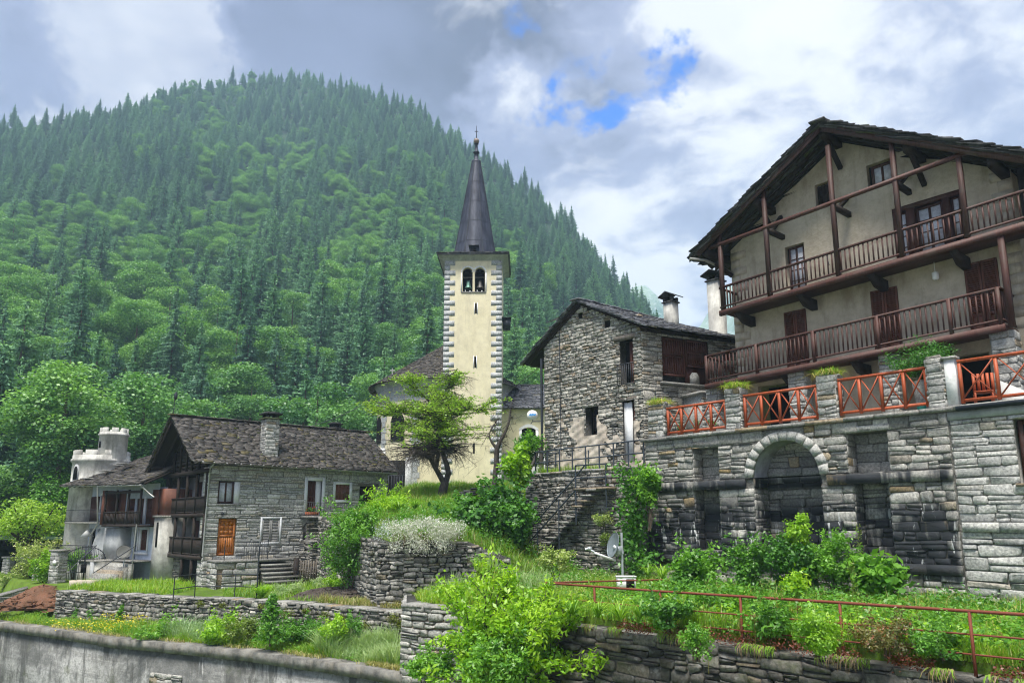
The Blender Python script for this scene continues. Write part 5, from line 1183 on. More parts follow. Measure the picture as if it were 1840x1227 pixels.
# platform, steps and rail before the house
pf = thing('stone_landing', 'stone landing with rough slab steps before the varnished door', 'landing', (12.7, 37.4, -3.2), 0)
m = MB(); stones(m, .25, 2.35, -3.3, -1.9, -1.15, .26, .55, .05, .015, [(.3, .55, -3.3, -2.2)], rough=.2); m.xf = XF((.25, -.02, 0), -90); stones(m, 0, 1.1, -3.3, -1.9, 0, .24, .4, .05, .015); m.xf = None; part(m, 'facing_stone', M['pier'], pf)
m = MB(); m.box(.28, 2.35, -1.12, -.03, -3.4, -1.9); m.box(2.35, 4.0, -1.0, -.03, -3.4, -2.0); part(m, 'core', M['dark_joint'], pf)
m = MB(); m.box(.2, 4.15, -1.22, -.02, -1.9, -1.78); part(m, 'top_slab', M['slab'], pf)
for i in range(6): m = MB(); m.box(2.4 - i * .02, 4.1, -1.28 - i * .2, -.95 - i * .2, -2.12 - i * .19, -2.06 - i * .19 + .04); m.box(2.5, 4.0, -1.1 - i * .2, -.9 - i * .2, -3.3, -2.12 - i * .19); part(m, 'step', M['dry' if i % 2 else 'slab'], pf)
m = MB()
for x in np.arange(1.55, 2.75, .11): m.beam((x, -1.15, -1.78), (x, -1.15, -.95), .014, .014)
for a in (.6, 2.72): m.tube([(a, -1.15, -1.78), (a, -1.15, -.85)], .022, 6)
m.beam((1.5, -1.15, -.95), (2.75, -1.15, -.95), .03, .025); part(m, 'railing', M['iron'], pf)
ss = thing('stone_stair', 'stack of rough flat stones forming a stair below the iron balcony', 'stair', (12.7, 37.4, -3.2), 0)
m = MB(); stones(m, 4.9, 8.6, -3.3, -.9, -1.3, .13, .5, .09, .02, rough=.4, split=.4); stones(m, 5.0, 8.4, -.9, .2, -.5, .12, .6, .12, .02, rough=.35); m.xf = XF((4.9, -.05, 0), -90); stones(m, 0, 1.25, -3.3, -1.0, 0, .13, .45, .07, .02, rough=.4); m.xf = None; part(m, 'flat_stone', M['dry'], ss)
m = MB(); m.box(4.95, 8.6, -1.25, -.05, -3.4, -.95); m.box(5.05, 8.4, -.45, -.03, -.95, .2); part(m, 'core', M['dark_joint'], ss)
for i in range(6): m = MB(); m.box(4.9 + i * .5, 5.7 + i * .5, -1.5, -.4, -1.0 + i * .12, -.92 + i * .12); part(m, 'step', M['slab'], ss)
pg = thing('picket_gate', 'worn wooden picket gate beside a dark post at the foot of the stone house', 'gate', (12.7 + 4.0, 37.4 - 1.7, -3.2), 0)
m = MB(); m.box(-.12, .12, -.06, .06, -3.2, -1.75); part(m, 'post', M['dark'], pg)
m = MB()
for i in range(8): x = .2 + i * .14; m.box(x, x + .08, -.02, .015, -3.1, -1.9 + U(-.08, .08))
m.box(.1, 1.35, .02, .06, -2.2, -2.1); m.box(.1, 1.35, .02, .06, -2.9, -2.8); part(m, 'picket', M['grey_wood'], pg)

# ================================================================== turreted house
TX = LD(-25.45, 46)
th = thing('turreted_house', 'pale rendered house with a crenellated round tower and timber balconies', 'house', (TX[0], TX[1], -3.4), -73.9)
Rt = 1.56
m = MB(); m.lathe([(Rt + .06, -3.5), (Rt + .02, 2.1), (Rt + .1, 2.14), (Rt + .1, 2.26), (Rt, 2.3), (Rt, 3.55), (Rt + .1, 3.62), (Rt + .1, 3.76), (Rt + .02, 3.8), (Rt + .02, 4.0), (Rt - .25, 4.0), (Rt - .25, 3.6), (0, 3.6)], (0, 0, 0), 40); tq = part(m, 'tower', M['dirty_white'], th, False)
def merlons(cx_, cy_, r_, z0, z1, n, parent, fr=.55, t=.26, ph=0.0):
    m = MB()
    for i in range(n):
        a = np.linspace(ph + 2 * pi * i / n, ph + 2 * pi * (i + fr) / n, 6)
        v = [(cx_ + q * cos(x), cy_ + q * sin(x), z) for z in (z0, z1) for q in (r_, r_ - t) for x in a]
        f = []
        for k in range(5): f += [(k, k + 1, 13 + k, 12 + k), (6 + k, 18 + k, 19 + k, 7 + k), (12 + k, 13 + k, 19 + k, 18 + k)]
        f += [(0, 12, 18, 6), (5, 11, 23, 17)]; m.add(v, f)
    o = m.build('merlon', M['dirty_white'], parent); return o
merlons(0, 0, Rt + .0, 3.98, 4.3, 9, tq, .62, .2, .3)
m = MB(); ux, uy = .85, .15
m.lathe([(.82, 3.4), (.80, 5.2), (.87, 5.24), (.87, 5.33), (.8, 5.36), (.8, 5.45), (.55, 5.45), (.55, 5.2), (0, 5.2)], (ux, uy, 0), 32); t2 = part(m, 'upper_turret', M['dirty_white'], th); merlons(ux, uy, .79, 5.44, 5.70, 8, t2, .62, .16, .1)
def facing(cx_, cy_, r_, ang, x0, x1, z0, z1, mat, name, parent, arch=False, d=.012, pointed=False):
    m = MB(); c = np.array([cx_ + (r_ + d) * cos(ang), cy_ + (r_ + d) * sin(ang)]); t = np.array([-sin(ang), cos(ang)]); nrm = np.array([cos(ang), sin(ang)])
    pts = [(x0, z0), (x1, z0), (x1, z1)] + ([((x0 + x1) / 2 + (x1 - x0) / 2 * cos(q), z1 + (x1 - x0) / 2 * sin(q) * (1.6 if pointed else 1)) for q in np.linspace(.2, pi - .2, 8)] if arch else []) + [(x0, z1)]
    n = len(pts); v = [(*(c + t * a + nrm * 0.0), z) for a, z in pts] + [(*(c + t * a - nrm * .12), z) for a, z in pts]
    m.add(v, [tuple(range(n)), tuple(range(2 * n - 1, n - 1, -1))] + [(i, i + n, (i + 1) % n + n, (i + 1) % n) for i in range(n)]); return part(m, name, M[mat], parent) if parent.type == 'EMPTY' else m.build(name, M[mat], parent)
A0 = -pi / 2                      # facing out of the facade; smaller = further round to the outside
for ang, z0, z1, hw in ((A0 - .42, -.45, .55, .14), (A0 - .35, 2.55, 3.1, .15), (A0 - 1.0, 2.5, 3.05, .15), (A0 - .42 - .5, .3, 1.2, .15), (A0 - .9, -1.9, -.95, .15)):
    pass
for ang, z0, z1 in ((A0 + .12, 2.5, 3.05), (A0 - .95, 2.5, 3.05), (A0 - .98, .45, 1.2), (A0 - .98, -1.85, -.95)):
    facing(0, 0, Rt, ang, -.24, .24, z0 - .08, z1, 'grey_render', 'window_surround', th, True, .03, True)
    w_ = facing(0, 0, Rt, ang, -.16, .16, z0, z1, 'black', 'window', th, True, .05, True)
    facing(0, 0, Rt, ang, -.3, .3, z0 - .14, z0 - .06, 'grey_render', 'sill', th, False, .09)
facing(ux, uy, .8, A0 + .0, -.1, .1, 4.45, 4.85, 'black', 'window', th, False, .02)
# wings
FY = -1.0
hA = [(1.3, 2.1, 0.0, 1.5), (2.25, 2.9, .55, 1.55), (3.45, 4.02, .55, 1.55), (1.35, 2.0, -2.0, -.35), (2.3, 2.95, -1.45, -.35), (5.0, 5.8, -.1, 1.3), (6.0, 6.7, -.1, 1.3), (6.9, 7.6, -.1, 1.3), (6.46, 7.3, -1.5, -.4), (6.0, 6.3, -2, -.5)]
m = MB(); wallgrid(m, 1.0, 8.1, -3.5, 2.1, FY, hA, .2); m.box(1.3, 8.1, FY + .25, 5.5, -3.4, 1.9)
part(m, 'wall', M['blue_render'], th)
shade_slabs(th, hA, FY + .18, FY + .24, e=.02)
for a, b, c, d in (hA[1], hA[2], hA[4]):
    window(th, a, b, c, d, FY + .12, 'whitepaint', 2, 2, 'glass', fr=.05); m = MB(); m.box(a - .1, b + .1, FY - .06, FY, c - .1, c); m.box(a - .08, a, FY - .02, FY, c, d); m.box(b, b + .08, FY - .02, FY, c, d)
    for i in range(8):
        f_ = lambda t: (a - .08 + (b - a + .16) * t, d + .2 * sin(pi * t)); p, q = f_(i / 8), f_((i + 1) / 8); m.add([(p[0], FY - .02, d), (q[0], FY - .02, d), (q[0], FY - .02, q[1] + .02), (p[0], FY - .02, p[1] + .02)], [(0, 1, 2, 3)])
    part(m, 'window_surround', M['whitepaint'], th)
for a, b, c, d in ((2.92, 3.25, .55, 1.5), (4.04, 4.2, .55, 1.5), (1.3, 2.1, .02, 1.48)): shutter(th, a, b, c, d, FY - .03, 'redbrown', False)
m = MB(); m.box(.35, 4.2, -2.0, FY, -.07, .0); b = part(m, 'balcony', M['slab'], th)
m = MB()
for x in np.arange(.4, 4.2, .1): m.beam((x, -1.96, 0), (x, -1.96, .68), .012, .012)
for z in (.06, .7): m.beam((.36, -1.96, z), (4.2, -1.96, z), .025, .025)
m.beam((.38, -1.96, .7), (.38, FY, .7), .025, .025); m.build('railing', M['iron'], b)
# timber balcony of the right half
m = MB(); m.box(4.4, 8.0, -2.0, FY, -.25, -.14); b = part(m, 'balcony', M['dark'], th)
m = MB(); [m.box(x, x + .06, -1.97, -1.94, -.12, .5) for x in np.arange(4.45, 7.95, .13)]; m.beam((4.4, -1.95, .55), (8.0, -1.95, .55), .08, .06); m.beam((4.4, -1.95, -.1), (8.0, -1.95, -.1), .06, .05); m.build('railing', M['dark'], b)
m = MB(); m.beam((4.4, -1.95, 1.62), (8.0, -1.95, 1.62), .1, .14); m.build('head_beam', M['dark'], b)
for x in (4.45, 5.6, 6.75, 7.9): m = MB(); m.box(x, x + .09, -1.99, -1.9, -.14, 1.75); m.build('balcony_post', M['dark'], b)
m = MB(); m.box(4.2, 4.9, FY - .06, FY - .01, -.14, 1.75); m.box(4.2, 4.28, -2.0, FY - .061, -.14, 1.75); part(m, 'timber_cladding', M['shutter'], th); m = MB(); m.box(7.55, 8.1, FY - .06, FY - .01, -.14, 1.75); part(m, 'timber_cladding', M['shutter'], th)
for a, b_ in ((5.0, 5.8), (6.0, 6.7), (6.9, 7.6)): door(th, a, b_, -.1, 1.3, FY + .1, 'redbrown', handle=False)
m = MB(); m.box(6.7, 6.88, FY - .02, FY, -.1, 1.4); m.box(7.6, 7.72, FY - .03, FY, -.1, 1.5); part(m, 'white_trim', M['whitepaint'], th)
door(th, 6.66, 7.1, -1.5, -.42, FY + .1, 'redbrown', handle=False); m = MB(); m.box(6.36, 6.46, FY - .03, FY, -1.6, -.3); m.box(7.3, 7.42, FY - .03, FY, -1.6, -.3); m.box(6.3, 7.5, FY - .1, FY, -1.72, -1.6); m.box(6.46, 6.64, FY, FY + .1, -1.5, -.4); part(m, 'white_trim', M['whitepaint'], th)
# curved lower wall and deck
m = MB(); n_ = 14
for i in range(n_):
    t0, t1 = pi / 2 * i / n_, pi / 2 * (i + 1) / n_; f_ = lambda t: (3.0 + 1.25 * (1 - cos(t)), -2.0 + 1.7 * sin(t))
    p, q = f_(t0), f_(t1); m.add([(p[0], -1.7, -2.0), (q[0], -1.7, -2.0), (q[0], -1.7, q[1]), (p[0], -1.7, p[1])], [(0, 1, 2, 3)]); m.add([(p[0], -1.7, p[1]), (q[0], -1.7, q[1]), (q[0], FY, q[1]), (p[0], FY, p[1])], [(0, 1, 2, 3)])
m.box(4.25, 5.75, -1.7, FY, -2.0, -.3); part(m, 'curved_wall', M['grey_render'], th)
m = MB(); m.box(3.0, 5.8, -2.9, FY, -3.5, -2.08); part(m, 'terrace_wall', M['dirty_white'], th); m = MB(); m.box(-1.5, 5.85, -2.98, FY, -2.08, -2.0); m.box(5.85, 8.05, -2.0, FY, -2.08, -2.0); part(m, 'terrace_slab', M['slab'], th)
m = MB(); m.box(4.1, 4.3, -2.98, -2.9, -3.5, -2.08); m.box(5.5, 5.8, -2.99, -2.9, -3.5, -2.08); part(m, 'pilaster', M['grey_render'], th)
for i in range(8): m = MB(); m.box(5.86, 7.95, -2.3 - .25 * i, -2.0 - .25 * i, -3.5, -2.14 - .165 * i); part(m, 'step', M['slab'], th)
m = MB()
for x in np.arange(-1.4, 5.8, .12): m.beam((x, -2.92, -2), (x, -2.92, -1.25), .012, .012)
m.beam((-1.45, -2.92, -1.24), (5.82, -2.92, -1.24), .03, .03); m.tube([(5.82, -2.92, -1.2), (5.9, -4.2, -2.4)], .025, 6); m.tube([(7.98, -2.0, -1.2), (7.98, -4.1, -2.5)], .025, 6); part(m, 'railing', M['iron'], th)
# narrow white corner block next to the stone house
m = MB(); m.box(8.15, 8.95, -1.2, 3, -3.5, .25); part(m, 'corner_block', M['dirty_white'], th); m = MB(); m.box(8.1, 9.0, -1.3, 3, .25, .36); part(m, 'cornice', M['slab'], th); m = MB(); m.box(8.42, 8.58, -1.22, -1.18, -1.3, .0); part(m, 'window', M['black'], th)
m = MB(); m.box(8.1, 8.8, -1.0, 3, .36, 1.8); part(m, 'timber_cladding', M['shutter'], th)
# roof
m = MB(); deck(m, (.3, -2.15, 2.1), (8.2, -2.15, 2.0), (1.4, 2.2, 4.0), (8.8, 2.2, 4.25), .07); deck(m, (8.8, 6.5, 2.0), (.3, 6.5, 2.0), (8.8, 2.2, 4.25), (1.4, 2.2, 4.0), .07)
for x in np.arange(.6, 8.7, .6): m.beam((x, -2.1, 2.02), (x + .1, 2.1, 4.0), .09, .11)
roof = part(m, 'roof', M['dark'], th)
m = MB()
for lay in range(2): dz = .04 + .045 * lay; slates(m, (.2, -2.25, 2.04 + dz), (8.3, -2.25, 1.96 + dz), (1.4, 2.2, 4.0 + dz), (8.9, 2.2, 4.25 + dz), .17, .34, .04, .06)
slates(m, (9.4, 6.6, 2.0), (.2, 6.6, 2.0), (9.4, 2.2, 4.3), (1.4, 2.2, 4.05), .3, .5, .05)
m.build('roof_slates', M['slate'], roof)
m = MB(); m.tube([(.4, -2.3, 2.06), (4.15, -2.3, 2.02)], .045, 6); m.tube([(4.2, -2.3, 1.98), (8.5, -2.3, 1.93)], .05, 6); m.tube([(4.15, -2.3, 2.0), (4.1, -2.05, -.1), (3.3, -1.95, -.7), (3.05, -2.0, -3.3)], .045, 6); m.tube([(8.4, -2.3, 1.9), (8.6, -1.9, 1.5), (9.0, -1.85, 1.3)], .04, 6); m.tube([(8.02, -2.1, -.1), (7.9, -2.1, -3.2)], .035, 6); part(m, 'gutter', M['zinc'], th)
stone_c = chimney(th, 8.7, 2.2, 3.6, 5.25, .75, .6, 'grey_render', 'flat')
tri = MB()
for i in range(3): tri.box(1.5 + i * .8, 2.1 + i * .8, -1.8 + i * .5, -1.0 + i * .5, 2.5 + i * .42, 2.56 + i * .42)
part(tri, 'weathering_slab', M['slab'], th)
m = MB(); m.lathe([(.05, .35), (.33, .05), (.36, .05), (.05, .42)], (0, 0, 0), 14); m.tube([(0, 0, .4), (0, 0, .75)], .02, 5)
o = part(m, 'parasol_lamp', M['cover'], th, absz=False); o.location = (2.55, -1.75, 2.55)
# satellite dish on the turreted house
def dish(name, label, loc, rz_, tilt, r_, col='dishgrey', group=None):
    t = thing(name, label, 'satellite dish', loc, rz_, group); return t
ds = thing('satellite_dish', 'grey satellite dish fixed by the stairs of the turreted house', 'satellite dish', tuple(XF((TX[0], TX[1], 0), -73.9)[:3, :3] @ np.array([7.75, -2.5, 0]) + np.array([TX[0], TX[1], -1.55])), -60)
def dish_bowl(r_, depth, k=24): return [(0.0, 0)] + [(r_ * q, depth * q * q) for q in np.linspace(.15, 1, 8)] + [(r_ * .985, depth + .012), (r_ * .98, depth - .01)] + [(r_ * q, depth * q * q + .012) for q in np.linspace(.9, .1, 6)]
m = MB(); m.lathe(dish_bowl(.36, .08), (0, 0, 0), 26); o = part(m, 'bowl', M['dish_brown'], ds, True, absz=False); o.rotation_euler = (rad(68), 0, rad(48)); 
m = MB(); m.tube([(0, .05, -.8), (0, .1, 0)], .025, 6); m.tube([(.0, .05, -.15), (.05, -.45, -.3)], .015, 5); part(m, 'mast', M['galv'], ds, absz=False)

# ================================================================== ground
def sstep(x, a, b): t = np.clip((x - a) / (b - a), 0, 1); return t * t * (3 - 2 * t)
RIV = np.array([(2.5, 49.5), (5.51, 40.92), (8.18, 32.58), (10.99, 26.34), (12.44, 21.49), (12.79, 19.65)])
LOW = np.array([(12.79, 19.65), (13.67, 17.5), (14.35, 14.2), (14.75, 10), (14.95, 5), (15.0, -8)])
DRY = np.array([(6.2, 42.5), (7.26, 40.37), (10.02, 34.21), (11.72, 31.81), (13.54, 27.43), (14.9, 22.6)])
def xof(line, y):
    o = np.argsort(line[:, 1]); return np.interp(y, line[o, 1], line[o, 0])
def vnoise(x, y, f=1.0):
    return (np.sin(x * 1.7 * f + 1.3 * np.sin(y * .9 * f)) + np.sin(y * 1.9 * f + 1.1 * np.sin(x * 1.3 * f + 2)) + .5 * np.sin(x * 4.1 * f + y * 3.7 * f)) / 2.5
def gz(x, y):
    x = np.asarray(x, float); y = np.asarray(y, float)
    lat = x * RT[0] + y * RT[1]; dep = x * FW[0] + y * FW[1]
    xr_ = np.where(y > 19.65, xof(RIV, y), xof(LOW, y)); xd = xof(DRY, y)
    bed = np.full_like(x, -9.0)
    bank = -4.5 + 0.35 * np.clip((x - xr_) / 4, 0, 1)
    garden = -3.12 + .1 * np.clip((x - xd) / 8, 0, 1)
    strip = -2.45 + .15 * np.clip((x - 15) / 9, 0, 1)
    terr = np.minimum(-.62 + np.maximum(dep - 28.5, 0) * .172 * np.where(lat < 0, sstep(lat, -12.5, -4.5), 1), 2.1)
    # terrace mass: behind the rubble wall and right of the line towards the stone house
    lineA = 15.0 + (y - 24.7) * (18.6 - 15.0) / (37.4 - 24.7)
    dl = (x - 18.6) * -.69 + (y - 21.6) * .72
    slope = sstep(dl, -1.6, 2.6); strip = strip + .8 * sstep(y, 20.5, 26.5) * (x > 17)
    right = np.where(x > 24.2, np.where(y > 26.2, terr, 2.15), strip + (terr - strip) * slope)
    right = np.where((x > 24.45) & (y <= 19.3), 3.2, right)
    inter = (x > lineA + .4) & ((dep > 29.05) | (lat > -1.2))
    z = np.where(inter & (y > 19), right, np.where(y > 23.2, garden, strip + (0) * x))
    z = np.where((y > 19) & (~inter) & (y <= 23.2), np.where(x > 14.9, strip - .35 * sstep(y, 19.5, 23), z), z)
    z = np.where((y > 19.65) & (x < xd + .62) , bank, z)
    z = np.where((y <= 22.6) & (y > 19.65) & (x > 13.1 + (y - 19.65) * .6), strip - .2 * sstep(y, 19.65, 22.6), z)
    z = np.where(x < xr_ + .46, bed, z)
    behind = sstep(dep, 44, 60); base = np.where(lat < -9, -3.2 + 3.2 * sstep(dep, 52, 80), 1.7)
    base = base + (1.7 - base) * sstep(lat, -11, -7) * (lat < -7)
    z = np.where((dep > 44) & (x > xr_), z * (1 - behind) + base * behind, z)
    return z + .05 * vnoise(x, y) * (z > -6)
gx_ = np.arange(-14, 58, .36); gy_ = np.arange(-6, 80, .36)
XX, YY = np.meshgrid(gx_, gy_, indexing='ij'); ZZ = gz(XX, YY)
m = MB(); nx_, ny_ = XX.shape; idx = np.arange(nx_ * ny_).reshape(nx_, ny_)
m.add(np.stack([XX, YY, ZZ], -1).reshape(-1, 3), np.stack([idx[:-1, :-1], idx[1:, :-1], idx[1:, 1:], idx[:-1, 1:]], -1).reshape(-1, 4), (.5, .5, .5))
tag(m.build('ground', M['ground'], smooth=True), kind='structure')
m = MB(); v = [(-1200, -250, -9.3), (1650, -250, -9.3), (1650, 1700, -9.3), (-1200, 1700, -9.3)]; m.add(v, [(0, 1, 2, 3)]); tag(m.build('riverbed', M['bed']), kind='structure')

# ================================================================== free-standing and retaining garden walls
def line_wall(name, label, pts, z0, z1, mat, coremat='dark_joint', th=.6, h=.18, w=.27, d=.07, rough=.42, split=.35, cope=None, copemat='slab', batter=0.0, stone=True, seg_top=None):
    """A dry wall along a polyline (left to right as seen), face towards the viewer."""
    pts = [np.array(p, float) for p in pts]; o = pts[0]
    t = thing(name, label, 'wall', (o[0], o[1], z0 if np.isscalar(z0) else z0[0]), 0)
    ms, mc, mk = MB(), MB(), MB()
    for i in range(len(pts) - 1):
        a, b = pts[i], pts[i + 1]; L = np.linalg.norm(b - a); ang = math.degrees(math.atan2(b[1] - a[1], b[0] - a[0])); xf = XF((a[0] - o[0], a[1] - o[1], 0), ang)
        za, zb_ = (z1, z1) if np.isscalar(z1) else (z1[i], z1[i + 1]); f = lambda x: za + (zb_ - za) * x / L
        if stone:
            ms.xf = xf; zt = max(za, zb_); stones(ms, -.02, L + .02, z0, zt - .02, 0, h, w, d, .02, (), None, rough, split, (lambda x: f(x) - .12) if za != zb_ else None)
        mc.xf = xf; mc.add([(-.03, .02, z0 - .3), (L + .03, .02, z0 - .3), (L + .03, th, z0 - .3), (-.03, th, z0 - .3), (-.03, .02, za - .05), (L + .03, .02, zb_ - .05), (L + .03, th, zb_ - .05), (-.03, th, za - .05)],
               [(0, 3, 2, 1), (4, 5, 6, 7), (0, 1, 5, 4), (1, 2, 6, 5), (2, 3, 7, 6), (3, 0, 4, 7)])
        mk.xf = xf
        if cope:
            x = 0
            while x < L - .02:
                e = min(x + U(*cope[0]), L)
                if L - e < .2: e = L
                j = cope[2]
                zz0, zz1 = f(x), f(e); k = U(-j, j); pr = cope[1] + U(-j, j)
                mk.add([(x + .004, -pr, zz0 - cope[3] + k), (e - .004, -pr, zz1 - cope[3] + k), (e - .004, th + .05, zz1 - cope[3] + k), (x + .004, th + .05, zz0 - cope[3] + k), (x + .004, -pr, zz0 + k), (e - .004, -pr, zz1 + k), (e - .004, th + .05, zz1 + k), (x + .004, th + .05, zz0 + k)],
                       [(0, 3, 2, 1), (4, 5, 6, 7), (0, 1, 5, 4), (1, 2, 6, 5), (2, 3, 7, 6), (3, 0, 4, 7)]); x = e
    if stone: part(ms, 'rubble_stone', M[mat], t)
    part(mc, 'wall_core', M[coremat], t)
    if cope: part(mk, 'coping', M[copemat], t)
    return t
riv = line_wall('river_wall', 'long weathered concrete river wall with a worn dark coping', RIV, -9.4, -4.42, 'concrete', 'concrete', .75, cope=((.9, 2.6), .12, .012, .34), copemat='rough_concrete', stone=False)
for p_, q_ in (((8.9, 31.0), (.0)), ):
    m = MB(); m.xf = XF((8.9 - RIV[0][0], 30.9 - RIV[0][1], 0), math.degrees(math.atan2(-6.24, 2.81))); stones(m, 0, 1.6, -7.0, -5.5, -.01, .2, .34, .06, .02, rough=.45); part(m, 'exposed_rubble', M['pale_dry'], riv)
line_wall('corner_wall', 'pale rough stone wall rising at the end of the river wall behind the ash tree', [(12.72, 19.75), (13.67, 17.5), (14.2, 15.0)], -9.4, -2.42, 'pale_dry', 'dark_joint', .8, .19, .32, .08, .5, .35, cope=((.4, .9), .06, .03, .1))
line_wall('corner_wall_return', 'short stone return wall joining the rubble garden wall to the river wall corner', [(14.95, 23.0), (12.8, 19.72)], -5.0, -2.5, 'pale_dry', 'dark_joint', .6, .2, .4, .08, .35, .3)
line_wall('lower_wall', 'dark overgrown bank wall below the rusty railing in the foreground', [(14.2, 15.0), (14.42, 13.4), (14.75, 10), (14.95, 5), (15.0, -4)], -9.4, -2.62, 'dark_wall', 'rough_concrete', .8, .22, .42, .08, .55, .4)
line_wall('garden_wall', 'long mossy dry stone wall of the vegetable garden above the grassy bank', DRY[1:], -4.6, -3.08, 'dry', 'dark_joint', .6, .17, .24, .07, .6, .25, cope=((.3, .7), .05, .03, .07))
line_wall('terrace_wall', 'dark rubble terrace wall under the silver flowering plants', [(14.95, 25.0), (15.6, 24.2), (17.39, 22.64), (18.6, 21.6)], -3.2, [-.75, -.62, -.68, -1.3], 'dry', 'dark_joint', .7, .17, .24, .09, .6, .3)
line_wall('terrace_side_wall', 'shaded stone wall turning back from the silver plants to the stone house', [(18.0, 36.0), (14.98, 25.02)], -3.2, [.3, -.75], 'dry', 'dark_joint', .6, .18, .3, .08, .5, .3)
# entrance wall with ramp, gate and pillars at far left
line_wall('ramp_wall', 'sloping grey wall beside the red rubble at the entrance', [(1.5, 42.5), (5.2, 44.8), (7.0, 45.4)], -5.2, [-4.6, -3.6, -3.2], 'dry', 'grey_render', .4, .22, .4, .03, .2, .2, cope=((1.5, 2.5), .06, .01, .1))
def pillar(name, label, loc, w_, z0, z1, capm='slab'):
    t = thing(name, label, 'pillar', (loc[0], loc[1], z0), -60)
    m = MB(); e = w_ / 2
    for k in range(4): m.xf = XF((0, 0, 0), 90 * k) @ XF((-e, -e, 0)); stones(m, 0, w_, z0, z1, 0, .2, .3, .03, .012, rough=.25)
    m.xf = None; m.box(-e + .01, e - .01, -e + .01, e - .01, z0, z1); part(m, 'masonry', M['pier'], t)
    m = MB(); m.box(-e - .07, e + .07, -e - .07, e + .07, z1, z1 + .1); part(m, 'cap', M[capm], t); return t
G0 = atz(110, 1056, -3.35); G1 = atz(184, 1050, -3.35)
gp = pillar('gate_pillar', 'tall grey stone pillar on the left of the wrought iron gate', G0 - RT * .28, .55, -3.5, -1.5)
m = MB(); m.lathe([(0, 0), (.12, 0), (.13, .03), (0, .05)], (0, 0, 0), 14); o = m.build('letter_box_light', M['whiteplastic'], gp); o.location = (.12, -.33, 1.45); o.rotation_euler = (rad(90), 0, 0)
pp = atz(70, 1048, -3.3); pillar('fence_pillar', 'squat stone fence pillar beside the leafy vine left of the gate', pp, .5, -3.6, -2.35)
pp2 = atz(15, 1035, -3.3); pillar('fence_pillar', 'squat stone fence pillar under the garden tree at the photo edge', pp2, .55, -3.6, -2.2)
gt = thing('iron_gate', 'black wrought iron double gate with an arched top before the turreted house', 'gate', tuple(G0), math.degrees(math.atan2(G1[1] - G0[1], G1[0] - G0[0])))
GL = np.linalg.norm((G1 - G0)[:2])
for k in range(2):
    m = MB(); x0 = GL * .5 * k; x1 = GL * .5 * (k + 1)
    top = lambda x: 1.42 + .62 * math.sqrt(max(0, 1 - ((x - GL / 2) / (GL / 2)) ** 2)) if True else 0
    n_ = 11
    for i in range(n_ + 1): x = x0 + .02 + (x1 - x0 - .04) * i / n_; w_ = .03 if i in (0, n_) else .016; m.beam((x, 0, .05), (x, 0, top(x) + (.1 if i % 2 else 0)), w_, w_)
    for z in (.08, .75, 1.4): m.beam((x0, 0, z), (x1, 0, z), .03, .035)
    for i in range(n_): xa, xb = x0 + (x1 - x0) * i / n_, x0 + (x1 - x0) * (i + 1) / n_; m.beam((xa, 0, top(xa)), (xb, 0, top(xb)), .03, .035)
    for i in range(5): x = x0 + (x1 - x0) * (i + .5) / 5; a = np.linspace(0, 2 * pi, 13); m.tube(np.stack([x + .09 * np.cos(a), 0 * a, 1.57 + .09 * np.sin(a)], 1), .01, 4, cap=False)
    o = part(m, 'gate_leaf', M['iron'], gt, absz=False)
m = MB(); m.box(GL * .42, GL * .62, -.02, .02, .7, 1.15); part(m, 'lock_plate', M['black'], gt, absz=False)
m = MB(); m.tube([(GL + .03, .05, -.1), (GL + .03, .05, 1.5)], .05, 8); part(m, 'gate_post', M['iron'], gt, absz=False)
def iron_fence(name, label, a, b, h, step=.13):
    a, b = np.array(a, float), np.array(b, float); t = thing(name, label, 'fence', tuple(a), math.degrees(math.atan2(b[1] - a[1], b[0] - a[0]))); L = np.linalg.norm((b - a)[:2]); m = MB()
    for x in np.arange(0, L, step): m.beam((x, 0, 0), (x, 0, h + U(-.01, .01)), .018, .018)
    for z in (.12, h - .15): m.beam((0, 0, z), (L, 0, z), .03, .03)
    part(m, 'bars', M['iron'], t, absz=False); return t
iron_fence('iron_fence', 'dark iron fence panel between the gate pillar and the fence pillar', G0 - RT * .6 + UP * .2, pp + RT * .35 + UP * .3, 1.45)
iron_fence('iron_fence', 'dark iron fence panel between the two squat pillars under the garden tree', pp - RT * .3 + UP * .25, pp2 + RT * .3 + UP * .25, 1.0)
tr_o = atz(150, 1058, -3.2)
tr = thing('stone_trough', 'weathered rectangular stone trough in front of the iron gate', 'trough', tuple(tr_o), -50)
m = MB(); m.box(-.62, .62, -.25, -.19, 0, .42); m.box(-.62, .62, .19, .25, 0, .42); m.box(-.62, -.56, -.19, .19, 0, .42); m.box(.56, .62, -.19, .19, 0, .42); m.box(-.56, .56, -.19, .19, 0, .1); part(m, 'basin', M['tan_patch'], tr, absz=False)
